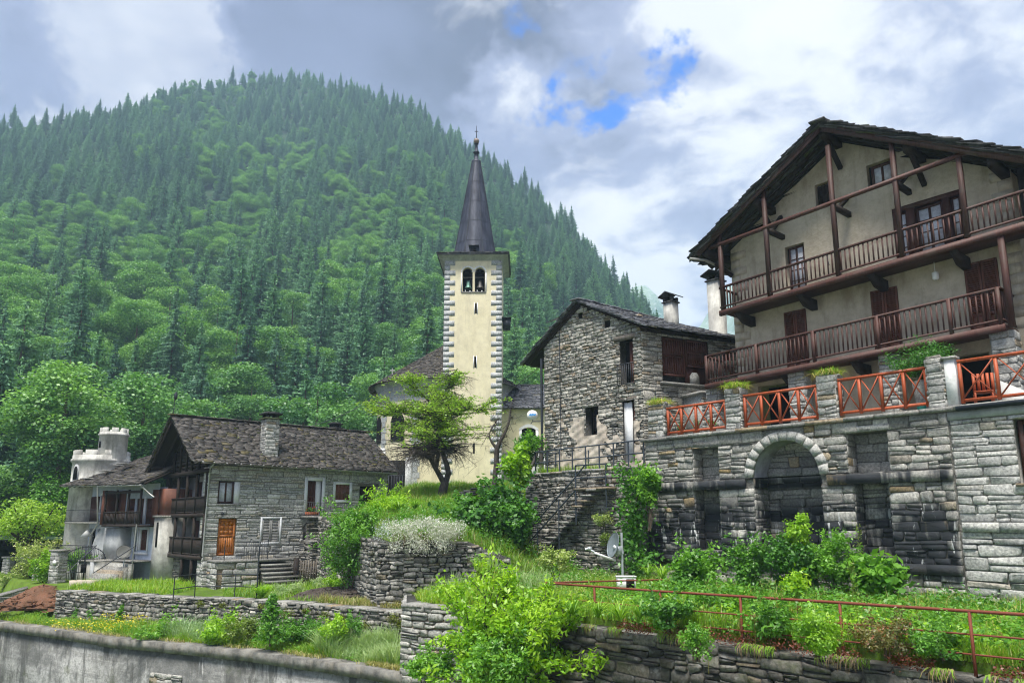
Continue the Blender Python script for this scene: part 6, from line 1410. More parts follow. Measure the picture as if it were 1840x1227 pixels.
# red rubble heap
hp = atz(75, 1088, -3.9); m = MB(); n_ = 30; a = np.linspace(0, 2 * pi, n_, endpoint=False); vv = [(0, 0, 1.0)]; ff = []
for k, (q, z) in enumerate(((.25, .85), (.5, .55), (.75, .25), (1, -.15))):
    for i in range(n_): vv.append((1.9 * q * cos(a[i]) * U(.85, 1.15), 1.1 * q * sin(a[i]) * U(.85, 1.15), z * 1.0 + U(-.07, .07)))
    for i in range(n_): j = (i + 1) % n_; ff.append((0, 1 + i, 1 + j) if k == 0 else (1 + (k - 1) * n_ + i, 1 + k * n_ + i, 1 + k * n_ + j, 1 + (k - 1) * n_ + j))
m.add(vv, ff, (.5, .5, .5))
for _ in range(420):
    q = math.sqrt(U()); an = U(0, 6.28); one_stone_top(m, 1.9 * q * cos(an) - .15, 1.1 * q * sin(an) - .1, .95 * (1 - q) - .06) if U() < .5 else m.beam((1.9 * q * cos(an), 1.1 * q * sin(an), .98 * (1 - q)), (1.9 * q * cos(an) + U(-.3, .3), 1.1 * q * sin(an) + U(-.3, .3), .98 * (1 - q) + U(-.02, .15)), .03, .03)
o = m.build('rubble_heap', M['redearth']); o.location = tuple(hp); o.rotation_euler = (0, 0, rad(-30)); tag(o, 'heap of red brown rubble and roots beside the entrance ramp', 'rubble heap')
# garden steps through the dry wall
gs_o = atz(322, 1108, -4.15); gs = thing('garden_steps', 'four grey stone garden steps climbing through the dry stone wall', 'steps', tuple(gs_o), math.degrees(math.atan2(DRY[3][1] - DRY[2][1], DRY[3][0] - DRY[2][0])))
for i in range(5): m = MB(); m.box(-.55, .55, -.15 + .26 * i, .2 + .26 * i + 1.0 * (i == 4), -.3 + .23 * i, .02 + .23 * i); part(m, 'step', M['slab'], gs, absz=False)
rl = thing('handrail', 'thin dark iron handrail around the top of the garden steps', 'railing', tuple(atz(335, 1078, -3.1)), -50)
m = MB()
for a, b in (((-.4, -.3), (-.4, 1.2)), ((-.4, 1.2), (1.3, 1.4)), ((1.3, 1.4), (2.4, 1.2))):
    for z in (.45, .95): m.tube([(*a, z), (*b, z)], .02, 5)
    m.tube([(*a, 0), (*a, .95)], .022, 5)
m.tube([(2.4, 1.2, 0), (2.4, 1.2, 2.1)], .03, 6); part(m, 'rails', M['iron'], rl, absz=False)
# soil bed
sb = atz(610, 1072, -3.05); m = MB(); n_ = 24
xs = np.linspace(-1, 1, 34); ys = np.linspace(-1, 1, 18); X_, Y_ = np.meshgrid(xs, ys, indexing='ij'); Zb = .42 * np.clip(1 - X_ ** 2 - Y_ ** 2, 0, 1) ** .7 + RG.normal(0, .03, X_.shape) - .1
ii = np.arange(34 * 18).reshape(34, 18); m.add(np.stack([X_ * 2.1, Y_ * 1.3, Zb], -1).reshape(-1, 3), np.stack([ii[:-1, :-1], ii[1:, :-1], ii[1:, 1:], ii[:-1, 1:]], -1).reshape(-1, 4))
for _ in range(500): u, v_ = U(-.8, .8), U(-.8, .8); one_stone_top(m, u * 2.1, v_ * 1.3, .4 * max(0, 1 - u * u - v_ * v_) ** .7 - .12) if u * u + v_ * v_ < .8 and U() < .25 else None
o = m.build('soil_bed', M['soil']); o.location = tuple(sb + UP * .05); o.rotation_euler = (0, 0, rad(-62)); tag(o, 'mounded bed of dark dug soil in the vegetable garden', 'soil bed')

# ================================================================== foreground railing
rr = thing('rusty_railing', 'long rusty iron railing with three bars along the foreground bank wall', 'railing', (15.2, 16.1, -2.6), -90)
m = MB(); ptop = [(0, 0, -1.72), (4.2, 0, -1.68), (8.6, 0, -1.60), (10.0, 0, -1.58), (19, .02, -1.42)]
m.tube(ptop, .03, 8); m.tube([(x, y, z - .40) for x, y, z in ptop], .018, 6); m.tube([(x, y, z - .74) for x, y, z in ptop], .018, 6); m.tube([(0, 0, -1.72), (1.0, 4.2, -1.78)], .028, 6); m.tube([(0, 0, -2.15), (.8, 3.2, -2.2)], .018, 6)
part(m, 'bar', M['rust'], rr)
for x in (1.95, 4.16, 6.41, 8.69, 11.05, 13.6): m = MB(); zt = float(np.interp(x, [p[0] for p in ptop], [p[2] for p in ptop])); m.beam((x, 0, -2.9), (x, 0, zt), .045, .045); part(m, 'post', M['rust'], rr)
# satellite dish on a mast and the box at its foot
dp = at(1119, 1040, 26.0); dz_ = -2.3
sd2 = thing('satellite_dish', 'large grey satellite dish on a galvanised mast against the dry stone wall', 'satellite dish', (dp[0], dp[1], dz_), -40.9)
m = MB(); m.tube([(0, 0, 0), (0, 0, 1.95)], .045, 10); m.tube([(0, 0, 1.25), (0, 0, 1.35)], .07, 10); part(m, 'mast', M['galv'], sd2, absz=False)
m = MB(); m.lathe(dish_bowl(.44, .095), (0, 0, 0), 34); o = part(m, 'bowl', M['dishgrey'], sd2, True, absz=False)
o.matrix_local = Matrix.Translation((-.22, .02, 1.52)) @ Vector((-.92, -.28, .24)).normalized().to_track_quat('Z', 'Y').to_matrix().to_4x4()
m = MB(); m.box(-.22, -.02, -.1, .1, 1.2, 1.5); m.beam((-.05, 0, 1.3), (-.3, -.05, 1.5), .1, .1); part(m, 'bracket', M['galv'], sd2, absz=False)
m = MB(); m.beam((-.25, -.12, 1.02), (-1.02, -.42, 1.3), .05, .07); part(m, 'feed_arm', M['whiteplastic'], sd2, absz=False)
m = MB(); m.tube([(-1.0, -.42, 1.32), (-1.22, -.4, 1.42), (-1.3, -.4, 1.4)], .04, 8); m.lathe([(0, -.06), (.06, -.06), (.08, .06), (0, .06)], (-1.15, -.4, 1.42), 10); part(m, 'receiver', M['galv'], sd2, absz=False)
bx = at(1125, 1060, 25.4)
ac = thing('equipment_box', 'white metal equipment box with a dark grille at the foot of the dish mast', 'metal box', (bx[0], bx[1], -2.22), -40.9)
m = MB(); m.box(-.30, .30, -.2, .2, 0, .44); m.box(-.33, .33, -.22, .22, .44, .47); part(m, 'casing', M['whiteplastic'], ac, absz=False)
m = MB(); m.box(-.02, .25, -.215, -.2, .1, .38); part(m, 'grille', M['black'], ac, absz=False)
# cables
def cable(name, label, a, b, sag, r_=.018):
    a, b = np.array(a), np.array(b); t = np.linspace(0, 1, 24)[:, None]; m = MB(); p = a + (b - a) * t; p[:, 2] -= (sag * 4 * t * (1 - t))[:, 0]; m.tube(p, r_, 5); tag(m.build(name, M['iron']), label, 'cable')
cable('overhead_cable', 'thin overhead cable from the barn corner past the bell tower', at(985, 645, 37), at(640, 812, 55) if False else at(858, 728, 53), .35)
cable('overhead_cable', 'thin overhead cable crossing the forest from the apse towards the house chimney', at(690, 700, 55), at(541, 770, 44), .4, .022)

# ================================================================== grass and ground cover
def scatter(n, poly):                               # random points (x, y) in a polygon, on the ground
    poly = np.array(poly, float); lo, hi = poly.min(0), poly.max(0); out = []
    while sum(len(o) for o in out) < n:
        p = RG.uniform(lo, hi, (n * 2, 2)); ins = np.zeros(len(p), bool); j = len(poly) - 1
        for i in range(len(poly)):
            a, b = poly[i], poly[j]; c = ((a[1] > p[:, 1]) != (b[1] > p[:, 1])) & (p[:, 0] < (b[0] - a[0]) * (p[:, 1] - a[1]) / (b[1] - a[1] + 1e-12) + a[0]); ins ^= c; j = i
        out.append(p[ins])
    return np.concatenate(out)[:n]
_bx = atz(1125, 1060, -2.2); CLEAR = [(*(_bx - FW * d_)[:2], .75) for d_ in (-.5, .3, 1.1, 1.9, 2.7)]
def on_ground(p): return np.column_stack([p, gz(p[:, 0], p[:, 1])])
def lawn(name, poly, n, h, wd=.022, mat='grass', lean=.45, clump=.6, dens=None):
    p = scatter(n, poly); q = vnoise(p[:, 0], p[:, 1], 1.3); hh = h * np.clip(1 + .55 * q + .3 * vnoise(p[:, 0], p[:, 1], 3.1), .25, 2)
    if dens is not None: k = RG.uniform(0, 1, n) < dens(p); p, hh, q = p[k], hh[k], q[k]
    for cxx, cyy, rr_ in CLEAR: kk = np.hypot(p[:, 0] - cxx, p[:, 1] - cyy) > rr_; p, hh, q = p[kk], hh[kk], q[kk]
    m = MB(); tone = np.clip(.42 + .34 * vnoise(p[:, 0], p[:, 1], .8) + .25 * vnoise(p[:, 0], p[:, 1], 2.3), 0, 1); blades(m, on_ground(p) - UP * .02, hh, wd, lean, tone); return tag(m.build(name, M[mat]), kind='stuff')
strip_poly = [(14.9, -1), (23.8, -1), (23.8, 19.2), (23.6, 22.5), (19.5, 21.8), (17.4, 22.4), (15.6, 23.6), (14.6, 21.6), (13.3, 19.2), (14.1, 16.9), (14.6, 14)]
lawn('grass', strip_poly, 46000, .36, .02, lean=.75)
lawn('grass', [(14.75, -1), (16.0, -1), (16.2, 14), (15.2, 17.5), (13.8, 18.8), (14.7, 14)], 9000, .34, .024)
bank_poly = [(2.9, 49), (5.9, 40.92), (8.55, 32.58), (11.35, 26.4), (12.8, 21.6), (13.1, 20.3), (14.6, 22.4), (13.3, 27.3), (11.5, 31.6), (9.8, 34.0), (7.0, 40.2), (5.5, 44)]
lawn('grass', bank_poly, 28000, .32, .022, lean=.7)
lawn('pale_grass', [(12.2, 24.2), (13.2, 20.6), (14.5, 22.6), (13.5, 26.2)], 6500, .62, .03, 'grass_pale', .7)
lawn('pale_grass', [(9.3, 31.6), (10.6, 28.4), (12.3, 28.8), (10.9, 32.3)], 3800, .55, .03, 'grass_pale', .7)
terr_poly = [(15.3, 25.3), (17.4, 22.9), (19.6, 21.9), (23.5, 22.8), (23.6, 26.3), (29, 26.5), (33, 36), (24, 42), (19.2, 37.6), (17.6, 33)]
lawn('grass', terr_poly, 40000, .36, .022, lean=.75)
lawn('grass', [(24.2, 19.6), (25.3, 19.6), (25.3, 26.4), (24.2, 26.4)], 4200, .42, .026)
lawn('grass', [(7.5, 40.4), (10.2, 34.6), (12.3, 36.9), (12.2, 40.5), (9.0, 43.5)], 9000, .34, .022, lean=.8)
lawn('dry_grass', [(13.6, 27.6), (15.1, 23.0), (15.8, 23.9), (14.4, 28.4)], 2600, .28, .022, 'grass_dry', .8)
lawn('grass', [(11.9, 32.2), (13.7, 27.6), (15.0, 25.2), (17.5, 35.6), (13.2, 36)], 4200, .24, .024)
for nm, line, n in (('dry_grass', RIV, 2600),):
    t = RG.uniform(1.0, 5, n); i = np.clip(t.astype(int), 0, 4); p = RIV[i] + (RIV[i + 1] - RIV[i]) * (t - i)[:, None] + np.array([.42, .1]) * RG.uniform(.3, 1.1, (n, 1)); k = vnoise(p[:, 0], p[:, 1], 1.0) > -.1
    m = MB(); blades(m, np.column_stack([p[k], np.full(k.sum(), -4.42)]), .16, .022, 1.4); tag(m.build(nm, M['grass_dry']), kind='stuff')
# broad-leaved weeds over the strip and the bank edges: uncountable ground cover
def weeds(name, poly, n, h, size, mat, per=26):
    p = on_ground(scatter(n, poly)); m = MB(); q = np.repeat(p, per, 0); hh = np.repeat(h * RG.uniform(.4, 1.2, n), per); t = RG.uniform(.1, 1, len(q))
    q = q + RG.normal(0, 1, q.shape) * np.array([.14, .14, 0.03]) * (.5 + t)[:, None]; q[:, 2] += hh * t; leaves(m, q, size, .55, .9, None, .2, np.repeat(RG.uniform(.15, .9, n), per)); return tag(m.build(name, M[mat]), kind='stuff')
weeds('weeds', [(15.3, 4), (19, 4), (19.5, 16), (15.6, 16.5)], 420, .62, .12, 'leaf_mid'); weeds('weeds', [(15.2, 5), (17, 5), (16.8, 14), (15.4, 15)], 150, .5, .11, 'leaf_lime')
weeds('weeds', [(14.85, -1), (15.3, -1), (15.25, 13.5), (14.75, 14.5)], 170, .34, .09, 'leaf_mid'); weeds('weeds', [(15.7, 25.3), (17.4, 23.2), (22.5, 23.5), (23.5, 30), (18.5, 30)], 420, .5, .1, 'leaf_mid')
weeds('weeds', [(19, 4), (23.6, 6), (23.7, 18), (19.5, 16)], 320, .5, .12, 'leaf_deep'); weeds('weeds', bank_poly, 220, .4, .08, 'leaf_mid'); weeds('weeds', [(17.6, 22.6), (19.6, 21.9), (23.6, 24), (23.2, 20.5), (17, 19), (15, 21)], 380, .5, .1, 'leaf_mid'); weeds('weeds', [(16, 19), (23, 19.5), (23.5, 22.5), (17.5, 22)], 120, .5, .07, 'leaf_pale'); lawn('tall_grass', [(14.6, 21.5), (16, 17.5), (20, 19.4), (20, 22.5), (19, 22.5)], 2600, .6, .02, 'grass_pale', .5)
lawn('grass', [(13.2, 19.4), (13.9, 17.3), (14.5, 14.6), (16.5, 14.6), (17, 21), (14.6, 21.8)], 11000, .4, .022, lean=.7); weeds('weeds', [(13.6, 18.6), (14.7, 14.3), (16.2, 14.3), (16.2, 20), (14.4, 21)], 170, .42, .1, 'leaf_mid')
lawn('dry_grass', strip_poly, 5000, .42, .02, 'grass_dry', .8); lawn('dry_grass', terr_poly, 4000, .38, .022, 'grass_dry', .8)
# hanging roots, moss and red stonecrop along the top of the lower wall
def fringe(name, mat, ys, n, length, x_off=-.06, wd=.02, kind='stuff'):
    m = MB(); y = RG.uniform(ys[0], ys[1], n); k = vnoise(y * 2.1, y * 0 + 3) > -.15; y = y[k]; n = len(y); x = xof(LOW, y) + x_off + RG.normal(0, .05, n); p = np.column_stack([x, y, np.full(n, -2.55)]); L = length * RG.uniform(.3, 1.2, n)
    t = p + np.column_stack([RG.normal(-.05, .05, n), RG.normal(0, .06, n), -L]); s_ = np.column_stack([np.zeros(n), np.full(n, wd / 2), np.zeros(n)]); md = (p + t) / 2 + np.column_stack([np.full(n, -.06), np.zeros(n), L * .1])
    v = np.stack([p - s_, p + s_, md + s_, md - s_, t], 1).reshape(-1, 3); i = np.arange(n)[:, None] * 5; c = rcol(n); kk = m.n; m.add(v, np.concatenate([i, i + 1, i + 2, i + 3], 1), c); m.L.append((np.concatenate([i + 3, i + 2, i + 4], 1) + kk).ravel()); m.S.append(np.full(n, 3)); m.C.append(c)
    return tag(m.build(name, M[mat]), kind='stuff')
fringe('hanging_roots', 'root', (2, 14.5), 700, .3, wd=.014); fringe('hanging_roots', 'root', (9.6, 10.3), 160, .75, wd=.014); fringe('overhanging_grass', 'grass', (1, 16.5), 1500, .22, wd=.016)
m = MB()
for y0_, L in ((12.2, .5), (9.3, .9), (10.8, .6), (6.0, .4), (7.6, .7), (4.2, .5)): q = np.column_stack([RG.normal(0, .09, 500), RG.uniform(-L, L, 500), RG.normal(-2.52, .07, 500)]); q[:, 0] += xof(LOW, y0_ + q[:, 1]) - .02; q[:, 1] += y0_; leaves(m, q, .05, .7, .6)
tag(m.build('red_stonecrop', M['sedum']), kind='stuff')
m = MB()                                            # moss cushions on the garden wall
for px, py, r_ in ((515, 1102, .34), (550, 1098, .2), (583, 1105, .26), (612, 1110, .2), (655, 1125, .3), (707, 1112, .3), (720, 1122, .2), (470, 1090, .2), (360, 1085, .22), (400, 1088, .2)):
    dep = np.interp(px, [360, 560, 725], [31.5, 29.4, 26.8]); c = at(px, py, dep - .25); q = c + RG.normal(0, .5, (420, 3)) * np.array([r_ * .7, r_ * .7, r_ * .55]); leaves(m, q, .06, .6, .8)
tag(m.build('wall_moss', M['moss']), kind='stuff')

# ================================================================== shrubs and flowers
def bush_px(name, label, cat, px, py, dep, r, n, size, mat, **k):
    c = at(px, py, dep); return bush(name, label, cat, c, r, n, size, mat, **k)
# big maple bush on the wall corner
c = at(885, 950, 32.4)
bush('maple_bush', 'big dense dark green maple bush beside the flying steps', 'bush', c, (2.1, 1.5, 1.65), 22000, .22, 'leaf_deep', k=44, cr=.34, up=.5, aspect=.85, droop=.5, base=c[2] - 1.6)
c = at(932, 845, 34.0); bush('maple_bush', 'bright green sapling growing above the dark maple bush', 'bush', c, (.65, .6, .95), 1300, .26, 'leaf_lime', k=14, aspect=.8, droop=.4, base=c[2] - 1.6)
c = at(952, 812, 37); bush('elder_bush', 'light green leafy bush between the dead tree and the barn corner', 'bush', c, (.8, .7, .9), 1500, .2, 'leaf_mid', k=16, base=c[2] - 1.6)
# elder by the terrace side wall
c = at(632, 985, 31.5); bush('elder_bush', 'tall green elder bush in the garden before the stone house stair', 'bush', c, (1.25, 1.1, 1.75), 5200, .16, 'leaf_mid', k=34, cr=.34, base=-3.1, stems=7)
c = at(700, 910, 34.5); bush('wall_shrub', 'bright green shrub spilling over the terrace edge above the silver flowers', 'bush', c, (1.3, .9, .55), 2200, .15, 'leaf_lime', k=20, base=c[2] - .6)
c = at(660, 940, 32.0); bush('wall_shrub', 'deep green shrub between the elder bush and the silver flowers', 'bush', c, (.7, .7, .7), 1300, .14, 'leaf_mid', k=12, base=c[2] - .8)
# silver cerastium cushion
c = at(762, 955, 28.3)
sv = thing('silver_plant', 'wide cushion of silver white flowering plants hanging over the rubble wall', 'flowering plant', tuple(c - UP * .3), 0)
m = MB()
for q in np.linspace(0, 1, 26):
    b = at(700 + 128 * q, 944 + 5 * sin(q * 9), 28.1 + U(-.15, .2)) - (c - UP * .3); leaves(m, b + RG.normal(0, 1, (150, 3)) * (.15, .15, .14), .075, .35, .3, None, .9)
for q in RG.uniform(0, 1, 34): b = at(702 + 124 * q, 952 + U(0, 34), 27.95) - (c - UP * .3); leaves(m, b + RG.normal(0, 1, (110, 3)) * (.12, .1, .14), .07, .35, .2, None, 1.2)
part(m, 'flowers', M['leaf_grey'], sv, absz=False)
m = MB()
for q in np.linspace(0, 1, 60): b = at(705 + 120 * q, 958, 28.2) - (c - UP * .3); m.tube([b, b + np.array([U(-.1, .1), U(-.1, .1), -U(.2, .45)])], .012, 4)
part(m, 'stem', M['root'], sv, absz=False)
c = at(688, 950, 28.7); sv2 = thing('silver_plant', 'small clump of silver white flowers at the left end of the rubble wall', 'flowering plant', tuple(c - UP * .2), 0); m = MB(); leaves(m, RG.normal(0, 1, (520, 3)) * (.2, .2, .22) + UP * .1, .075, .35, .3, None, .8); part(m, 'flowers', M['leaf_grey'], sv2, absz=False)
# day-lily tufts
def lily(label, px, py, dep, n, L, wd=.03, mat='strap', grp='day lily tufts', z=None, name='day_lily'):
    p = at(px, py, dep) if z is None else atz(px, py, z); t = thing(name, label, 'plant', tuple(p), 0, grp); m = MB()
    arch_leaves(m, np.zeros(3), n, L, wd, .75); part(m, 'leaves', M[mat], t, absz=False); return t
for px, py, dep, n, L, lab in ((1590 - 400, 1040, 25.5, 60, .95, 'day lily tuft with arching leaves beside the white equipment box'), (1165, 1035, 26.5, 45, .8, 'smaller day lily tuft just behind the equipment box'), (1030, 1105, 19.5, 60, .8, 'day lily tuft at the left end of the rusty railing'), (1075, 1110, 18.8, 70, .8, 'day lily tuft at the first post of the rusty railing'), (1115, 1115, 18.4, 80, .85, 'bright day lily tuft right of the first railing post'), (1150, 1112, 18.0, 60, .8, 'day lily tuft left of the second railing post'), (715, 915, 31.5, 80, .8, 'day lily tuft hanging over the terrace above the small silver clump'), (745, 915, 31.0, 80, .8, 'day lily tuft hanging over the terrace above the wide silver cushion')):
    lily(lab, px, py, dep, n, L)
# ferns and garden plants
def fern(label, px, py, z, n, L, mat='leaf_lime'):
    p = atz(px, py, z); t = thing('fern', label, 'fern', tuple(p), 0, 'ferns in the garden'); m = MB()
    for _ in range(n):
        az = U(0, 2 * pi); l_ = L * U(.7, 1.15); tt = np.linspace(.1, 1, 13); s_ = U(.35, .8); d = np.array([cos(az), sin(az), 0]); sdv = np.array([-sin(az), cos(az), 0])
        pth = d * (tt * s_ * l_)[:, None] + UP * (l_ * (tt - .5 * tt ** 2.3))[:, None]
        for sg_ in (-1, 1):
            a = sdv * sg_ * (.16 * l_ * np.sin(np.clip(tt, 0, 1) * pi * .92 + .1))[:, None]; b = np.gradient(pth, axis=0) * .5; quads(m, pth + a * .5, a * .5, b, rcol(13))
    part(m, 'fronds', M[mat], t, absz=False)
fern('bright fern in the middle of the garden beside the soil bed', 470, 1075, -3.1, 30, .95); fern('fern growing in front of the picket gate posts', 488, 1045, -3.1, 22, .75, 'leaf_mid'); fern('fern right of the picket gate under the flat stone stair', 545, 1048, -3.1, 20, .75, 'leaf_mid')
for px, py, r_, lab in ((530, 1060, (.5, .4, .35), 'low grey green herb cushion left of the soil bed'), (575, 1050, (.55, .4, .35), 'low grey green herb cushion behind the soil bed'), (505, 1062, (.4, .4, .3), 'low grey green herb cushion beside the bright fern')):
    c = atz(px, py, -2.9); bush('herb_cushion', lab, 'herb', c, r_, 900, .09, 'grass_pale', k=10, stems=2, base=-3.1, aspect=.25, up=.1)
c = atz(648, 1062, -2.85); bush('garden_shrub', 'small round dark leaved shrub at the right end of the soil bed', 'shrub', c, (.45, .4, .45), 700, .14, 'leaf_deep', k=9, base=-3.1)
c = atz(602, 1052, -2.7); bush('garden_shrub', 'pale green drooping shrub at the foot of the elder bush', 'shrub', c, (.6, .5, .5), 1100, .13, 'leaf_lime', k=10, base=-3.1)
m = MB(); a = atz(583, 1040, -2.9); m.tube([a, a + np.array([.3, -.1, 1.6])], .025, 5); tag(m.build('bean_pole', M['grey_wood']), 'thin leaning wooden pole propped against the elder bush', 'pole')
# plants on the bank above the river wall
for px, py, dep, r_, n, sz, mt, lab in ((400, 1135, 28.6, (.85, .7, .55), 2000, .15, 'leaf_lime', 'bright lime bush on the bank above the river wall, left of a young spruce'), (437, 1142, 28.2, (.75, .6, .75), 1900, .11, 'leaf_olive', 'olive green bush in the middle of the clump on the bank'), (282, 1142, 29.9, (1.05, .6, .36), 1700, .13, 'leaf_mid', 'low pale green bush beside the coping on the left bank'),
                                   (600, 1165 - 30, 26.5, (.5, .5, .5), 800, .12, 'leaf_lime', 'small lime sapling bush against the garden wall'), (630, 1135, 26.8, (.45, .4, .6), 600, .1, 'leaf_mid', 'wispy green bush against the garden wall, right of the lime sapling')):
    c = at(px, py, dep); bush('bank_bush', lab, 'bush', c, r_, n, sz, mt, k=14, base=gz(c[0], c[1]) - .05)
def mini_spruce(label, px, py, z, h, r0, n=26):
    p = atz(px, py, z); t = thing('young_spruce', label, 'young tree', tuple(p), 0, 'young spruces on the bank'); m = MB()
    for i in range(n):
        q = i / n; zz_ = h * (.06 + .92 * q); L = r0 * (1 - q) ** .8 + .05
        for k in range(8):
            az = U(0, 6.28); tt = RG.uniform(.15, 1, 9); pos = np.stack([np.cos(az) * tt * L, np.sin(az) * tt * L, zz_ + .15 * L * tt - .1 * L], 1); leaves(m, pos + RG.normal(0, .03, pos.shape), .13, .4, .5)
    part(m, 'foliage', M['leaf_mid'], t, absz=False); m = MB(); m.tube([(0, 0, -.05), (0, 0, h * .97)], [.04, .008], 5); part(m, 'trunk', M['bark_brown'], t, absz=False)
mini_spruce('young green spruce on the bank against the garden wall', 485, 1158, -4.2, 1.75, .6, 30); mini_spruce('tiny dark conical spruce among the yellow flowers', 171, 1110, -4.2, 1.0, .34); mini_spruce('tiny dark conical spruce left of the yellow flowers', 143, 1108, -4.2, .75, .28); mini_spruce('tiny spruce on the bank right of the yellow flowers', 222, 1115, -4.2, .8, .3)
c = at(540, 1135, 27.6); bush('bank_bush', 'mixed green bush on the bank right of the young spruce', 'bush', c, (1.0, .6, .4), 1500, .12, 'leaf_mid', k=12, base=-4.2)
m = MB()
for px, py in ((190, 1108), (205, 1112), (220, 1105), (235, 1110), (175, 1120), (210, 1122), (195, 1124), (160, 1125), (240, 1118), (130, 1120), (250, 1108), (100, 1118)):
    c = atz(px, py, -3.95); leaves(m, c + RG.normal(0, 1, (46, 3)) * (.28, .28, .1), .07, .8, 1.0)
tag(m.build('yellow_wildflowers', M['flower_yellow']), kind='stuff')
# plants before the big retaining wall
for px, py, dep, r_, n, sz, mt, lab, kk in ((1255, 1030, 25.3, (.95, .7, .95), 2300, .17, 'leaf_mid', 'leafy green shrub under the left niches of the retaining wall', {}), (1420, 1015, 24.0, (1.15, .8, 1.0), 3600, .13, 'leaf_deep', 'big spreading shrub with small leaves in front of the arch', {}), (1500, 1010, 23.3, (.9, .7, .95), 2400, .12, 'leaf_mid', 'spreading shrub right of the arch, paler than its neighbour', {}),
                                   (1345, 1020, 24.6, (.65, .6, .85), 1600, .13, 'leaf_mid', 'narrow shrub left of the big spreading shrub before the arch', {}), (1435, 965, 23.8, (.45, .4, .55), 700, .13, 'leaf_lime', 'bright young shoots topping the big shrub before the arch', dict(base=-1.4)), (1570, 1045, 22.5, (.75, .6, .5), 700, .33, 'leaf_mid', 'large leaved plant under the lower right niche', {})):
    c = at(px, py, dep); bush('wall_bush', lab, 'bush', c, r_, n, sz, mt, k=20, base=kk.get('base', -2.45), aspect=.6)
# ivy column and ash sapling against the wall
c = at(1150, 925, 29.6)
iv = thing('climbing_shrub', 'tall narrow green climber where the barn wall meets the retaining wall', 'climber', (c[0] - .3, c[1], -2.4), 0); m = MB()
for i in range(30): q = np.array([U(-.3, .3), U(-.5, .5), i / 30 * 4.5]); leaves(m, q + RG.normal(0, 1, (90, 3)) * (.24, .3, .2), .19, .55, .4, None, .3, U(.1, .8))
part(m, 'foliage', M['leaf_deep'], iv, absz=False); m = MB(); m.tube([(.3, 0, 0), (.2, .1, 2), (.1, -.1, 4.3)], [.04, .03, .01], 5); part(m, 'stem', M['bark_brown'], iv, absz=False)
c = at(1165, 880, 28.8); bush('ash_sapling', 'bright green ash sapling at the top of the climber', 'sapling', c, (.55, .5, .8), 1100, .2, 'leaf_mid', k=14, base=c[2] - 1.5, aspect=.4)
for px, py, dep, r_, sz, mt, lab in ((1090, 970, 31.0, (.45, .3, .35), .09, 'leaf_olive', 'brownish green tuft growing from the dry wall above the dish'), (1085, 935, 31.2, (.5, .3, .3), .1, 'leaf_pale', 'pale green tuft rooted high in the dry wall')):
    c = at(px, py, dep); bush('wall_tuft', lab, 'tuft', c, r_, 500, sz, mt, k=8, stems=2)
# strip plants
for px, py, dep, r_, n, sz, mt, lab in ((1465, 1140, 14.6, (.6, .45, .42), 2200, .085, 'leaf_lime', 'vivid yellow green shrub behind the fourth railing post'), (1592, 1145, 14.6, (.85, .5, .40), 2600, .075, 'leaf_red', 'reddish brown spirea shrub between the fourth and fifth railing posts'), (1250, 1160, 15.6, (.38, .3, .40), 1000, .08, 'leaf_mid', 'trailing green plant hanging over the wall by the third railing post'),
                                   (1385, 1115, 16.6, (.6, .5, .4), 1100, .13, 'leaf_mid', 'broad leaved plant in the middle of the grassy strip'), (1690, 1150, 14.2, (.7, .5, .36), 1400, .09, 'leaf_mid', 'pale leafy plant left of the fifth railing post'), (1290, 1090, 19.5, (.9, .6, .45), 1500, .15, 'leaf_mid', 'leafy clump beyond the railing between its second and third posts'),
                                   (1430, 1035 + 30, 21.0, (.25, .2, .5), 260, .19, 'leaf_lime', 'single bright seedling standing before the shrubs'), (1200, 1105, 18.0, (.8, .5, .4), 1400, .13, 'leaf_deep', 'dark leafy clump at the second railing post')):
    c = at(px, py, dep); bush('strip_plant', lab, 'plant', c, r_, n, sz, mt, k=12, base=min(c[2] - r_[2] * .8, -2.4) if mt != 'leaf_mid' or px != 1250 else -2.7)
# seed heads
m = MB()
for px, py in ((1395, 1085), (1437, 1095), (1355, 1110), (1380, 1125), (1270, 1130)): c = at(px, py, 16.4); leaves(m, c + RG.normal(0, .05, (40, 3)), .05, .7, .5); m.tube([c - UP * .9, c], .008, 4)
tag(m.build('seed_heads', M['leaf_red']), kind='stuff')
m = MB()
for px, py, dep in ((1545, 985, 23.4), (1535, 1060, 21.0)):
    for i in range(40): c = at(px, py, dep) + np.array([U(-.05, .05), U(-.05, .05), -1.0 + i * .045]); leaves(m, c + RG.normal(0, .05, (7, 3)), .07, .5, .5)
tag(m.build('dock_spikes', M['leaf_olive']), kind='stuff')
# ash tree in the foreground
def twig_tree(m_b, m_l, base, dirv, L, r, depth, leaf_n, leaf_s, spread=.6, aspect=.4, tone=None):
    d = dirv / np.linalg.norm(dirv); mid = base + d * L * .5 + RG.normal(0, L * .06, 3); end = base + d * L + RG.normal(0, L * .08, 3)
    m_b.tube([base, mid, end], [r, r * .8, r * .55], 5, cap=False)
    if depth == 0:
        k = leaf_n; tt = RG.uniform(.2, 1.1, (k, 1)); p = base + (end - base) * tt + RG.normal(0, L * .16, (k, 3)); leaves(m_l, p, leaf_s, aspect, .5, None, .5, U(.1, .9) if tone is None else tone); return
    for i in range(3 + (U() < .5)):
        t = U(.45, 1); b = base + (end - base) * t; nd = d + RG.normal(0, spread, 3) + UP * .12; twig_tree(m_b, m_l, b, nd, L * U(.55, .8), r * .55, depth - 1, leaf_n, leaf_s, spread, aspect, tone)
c = at(915, 1210, 20.0)
at_ = thing('ash_tree', 'bright green young ash tree rising in front of the pale corner wall', 'tree', (c[0], c[1], -5.6), 0); mb, ml = MB(), MB()
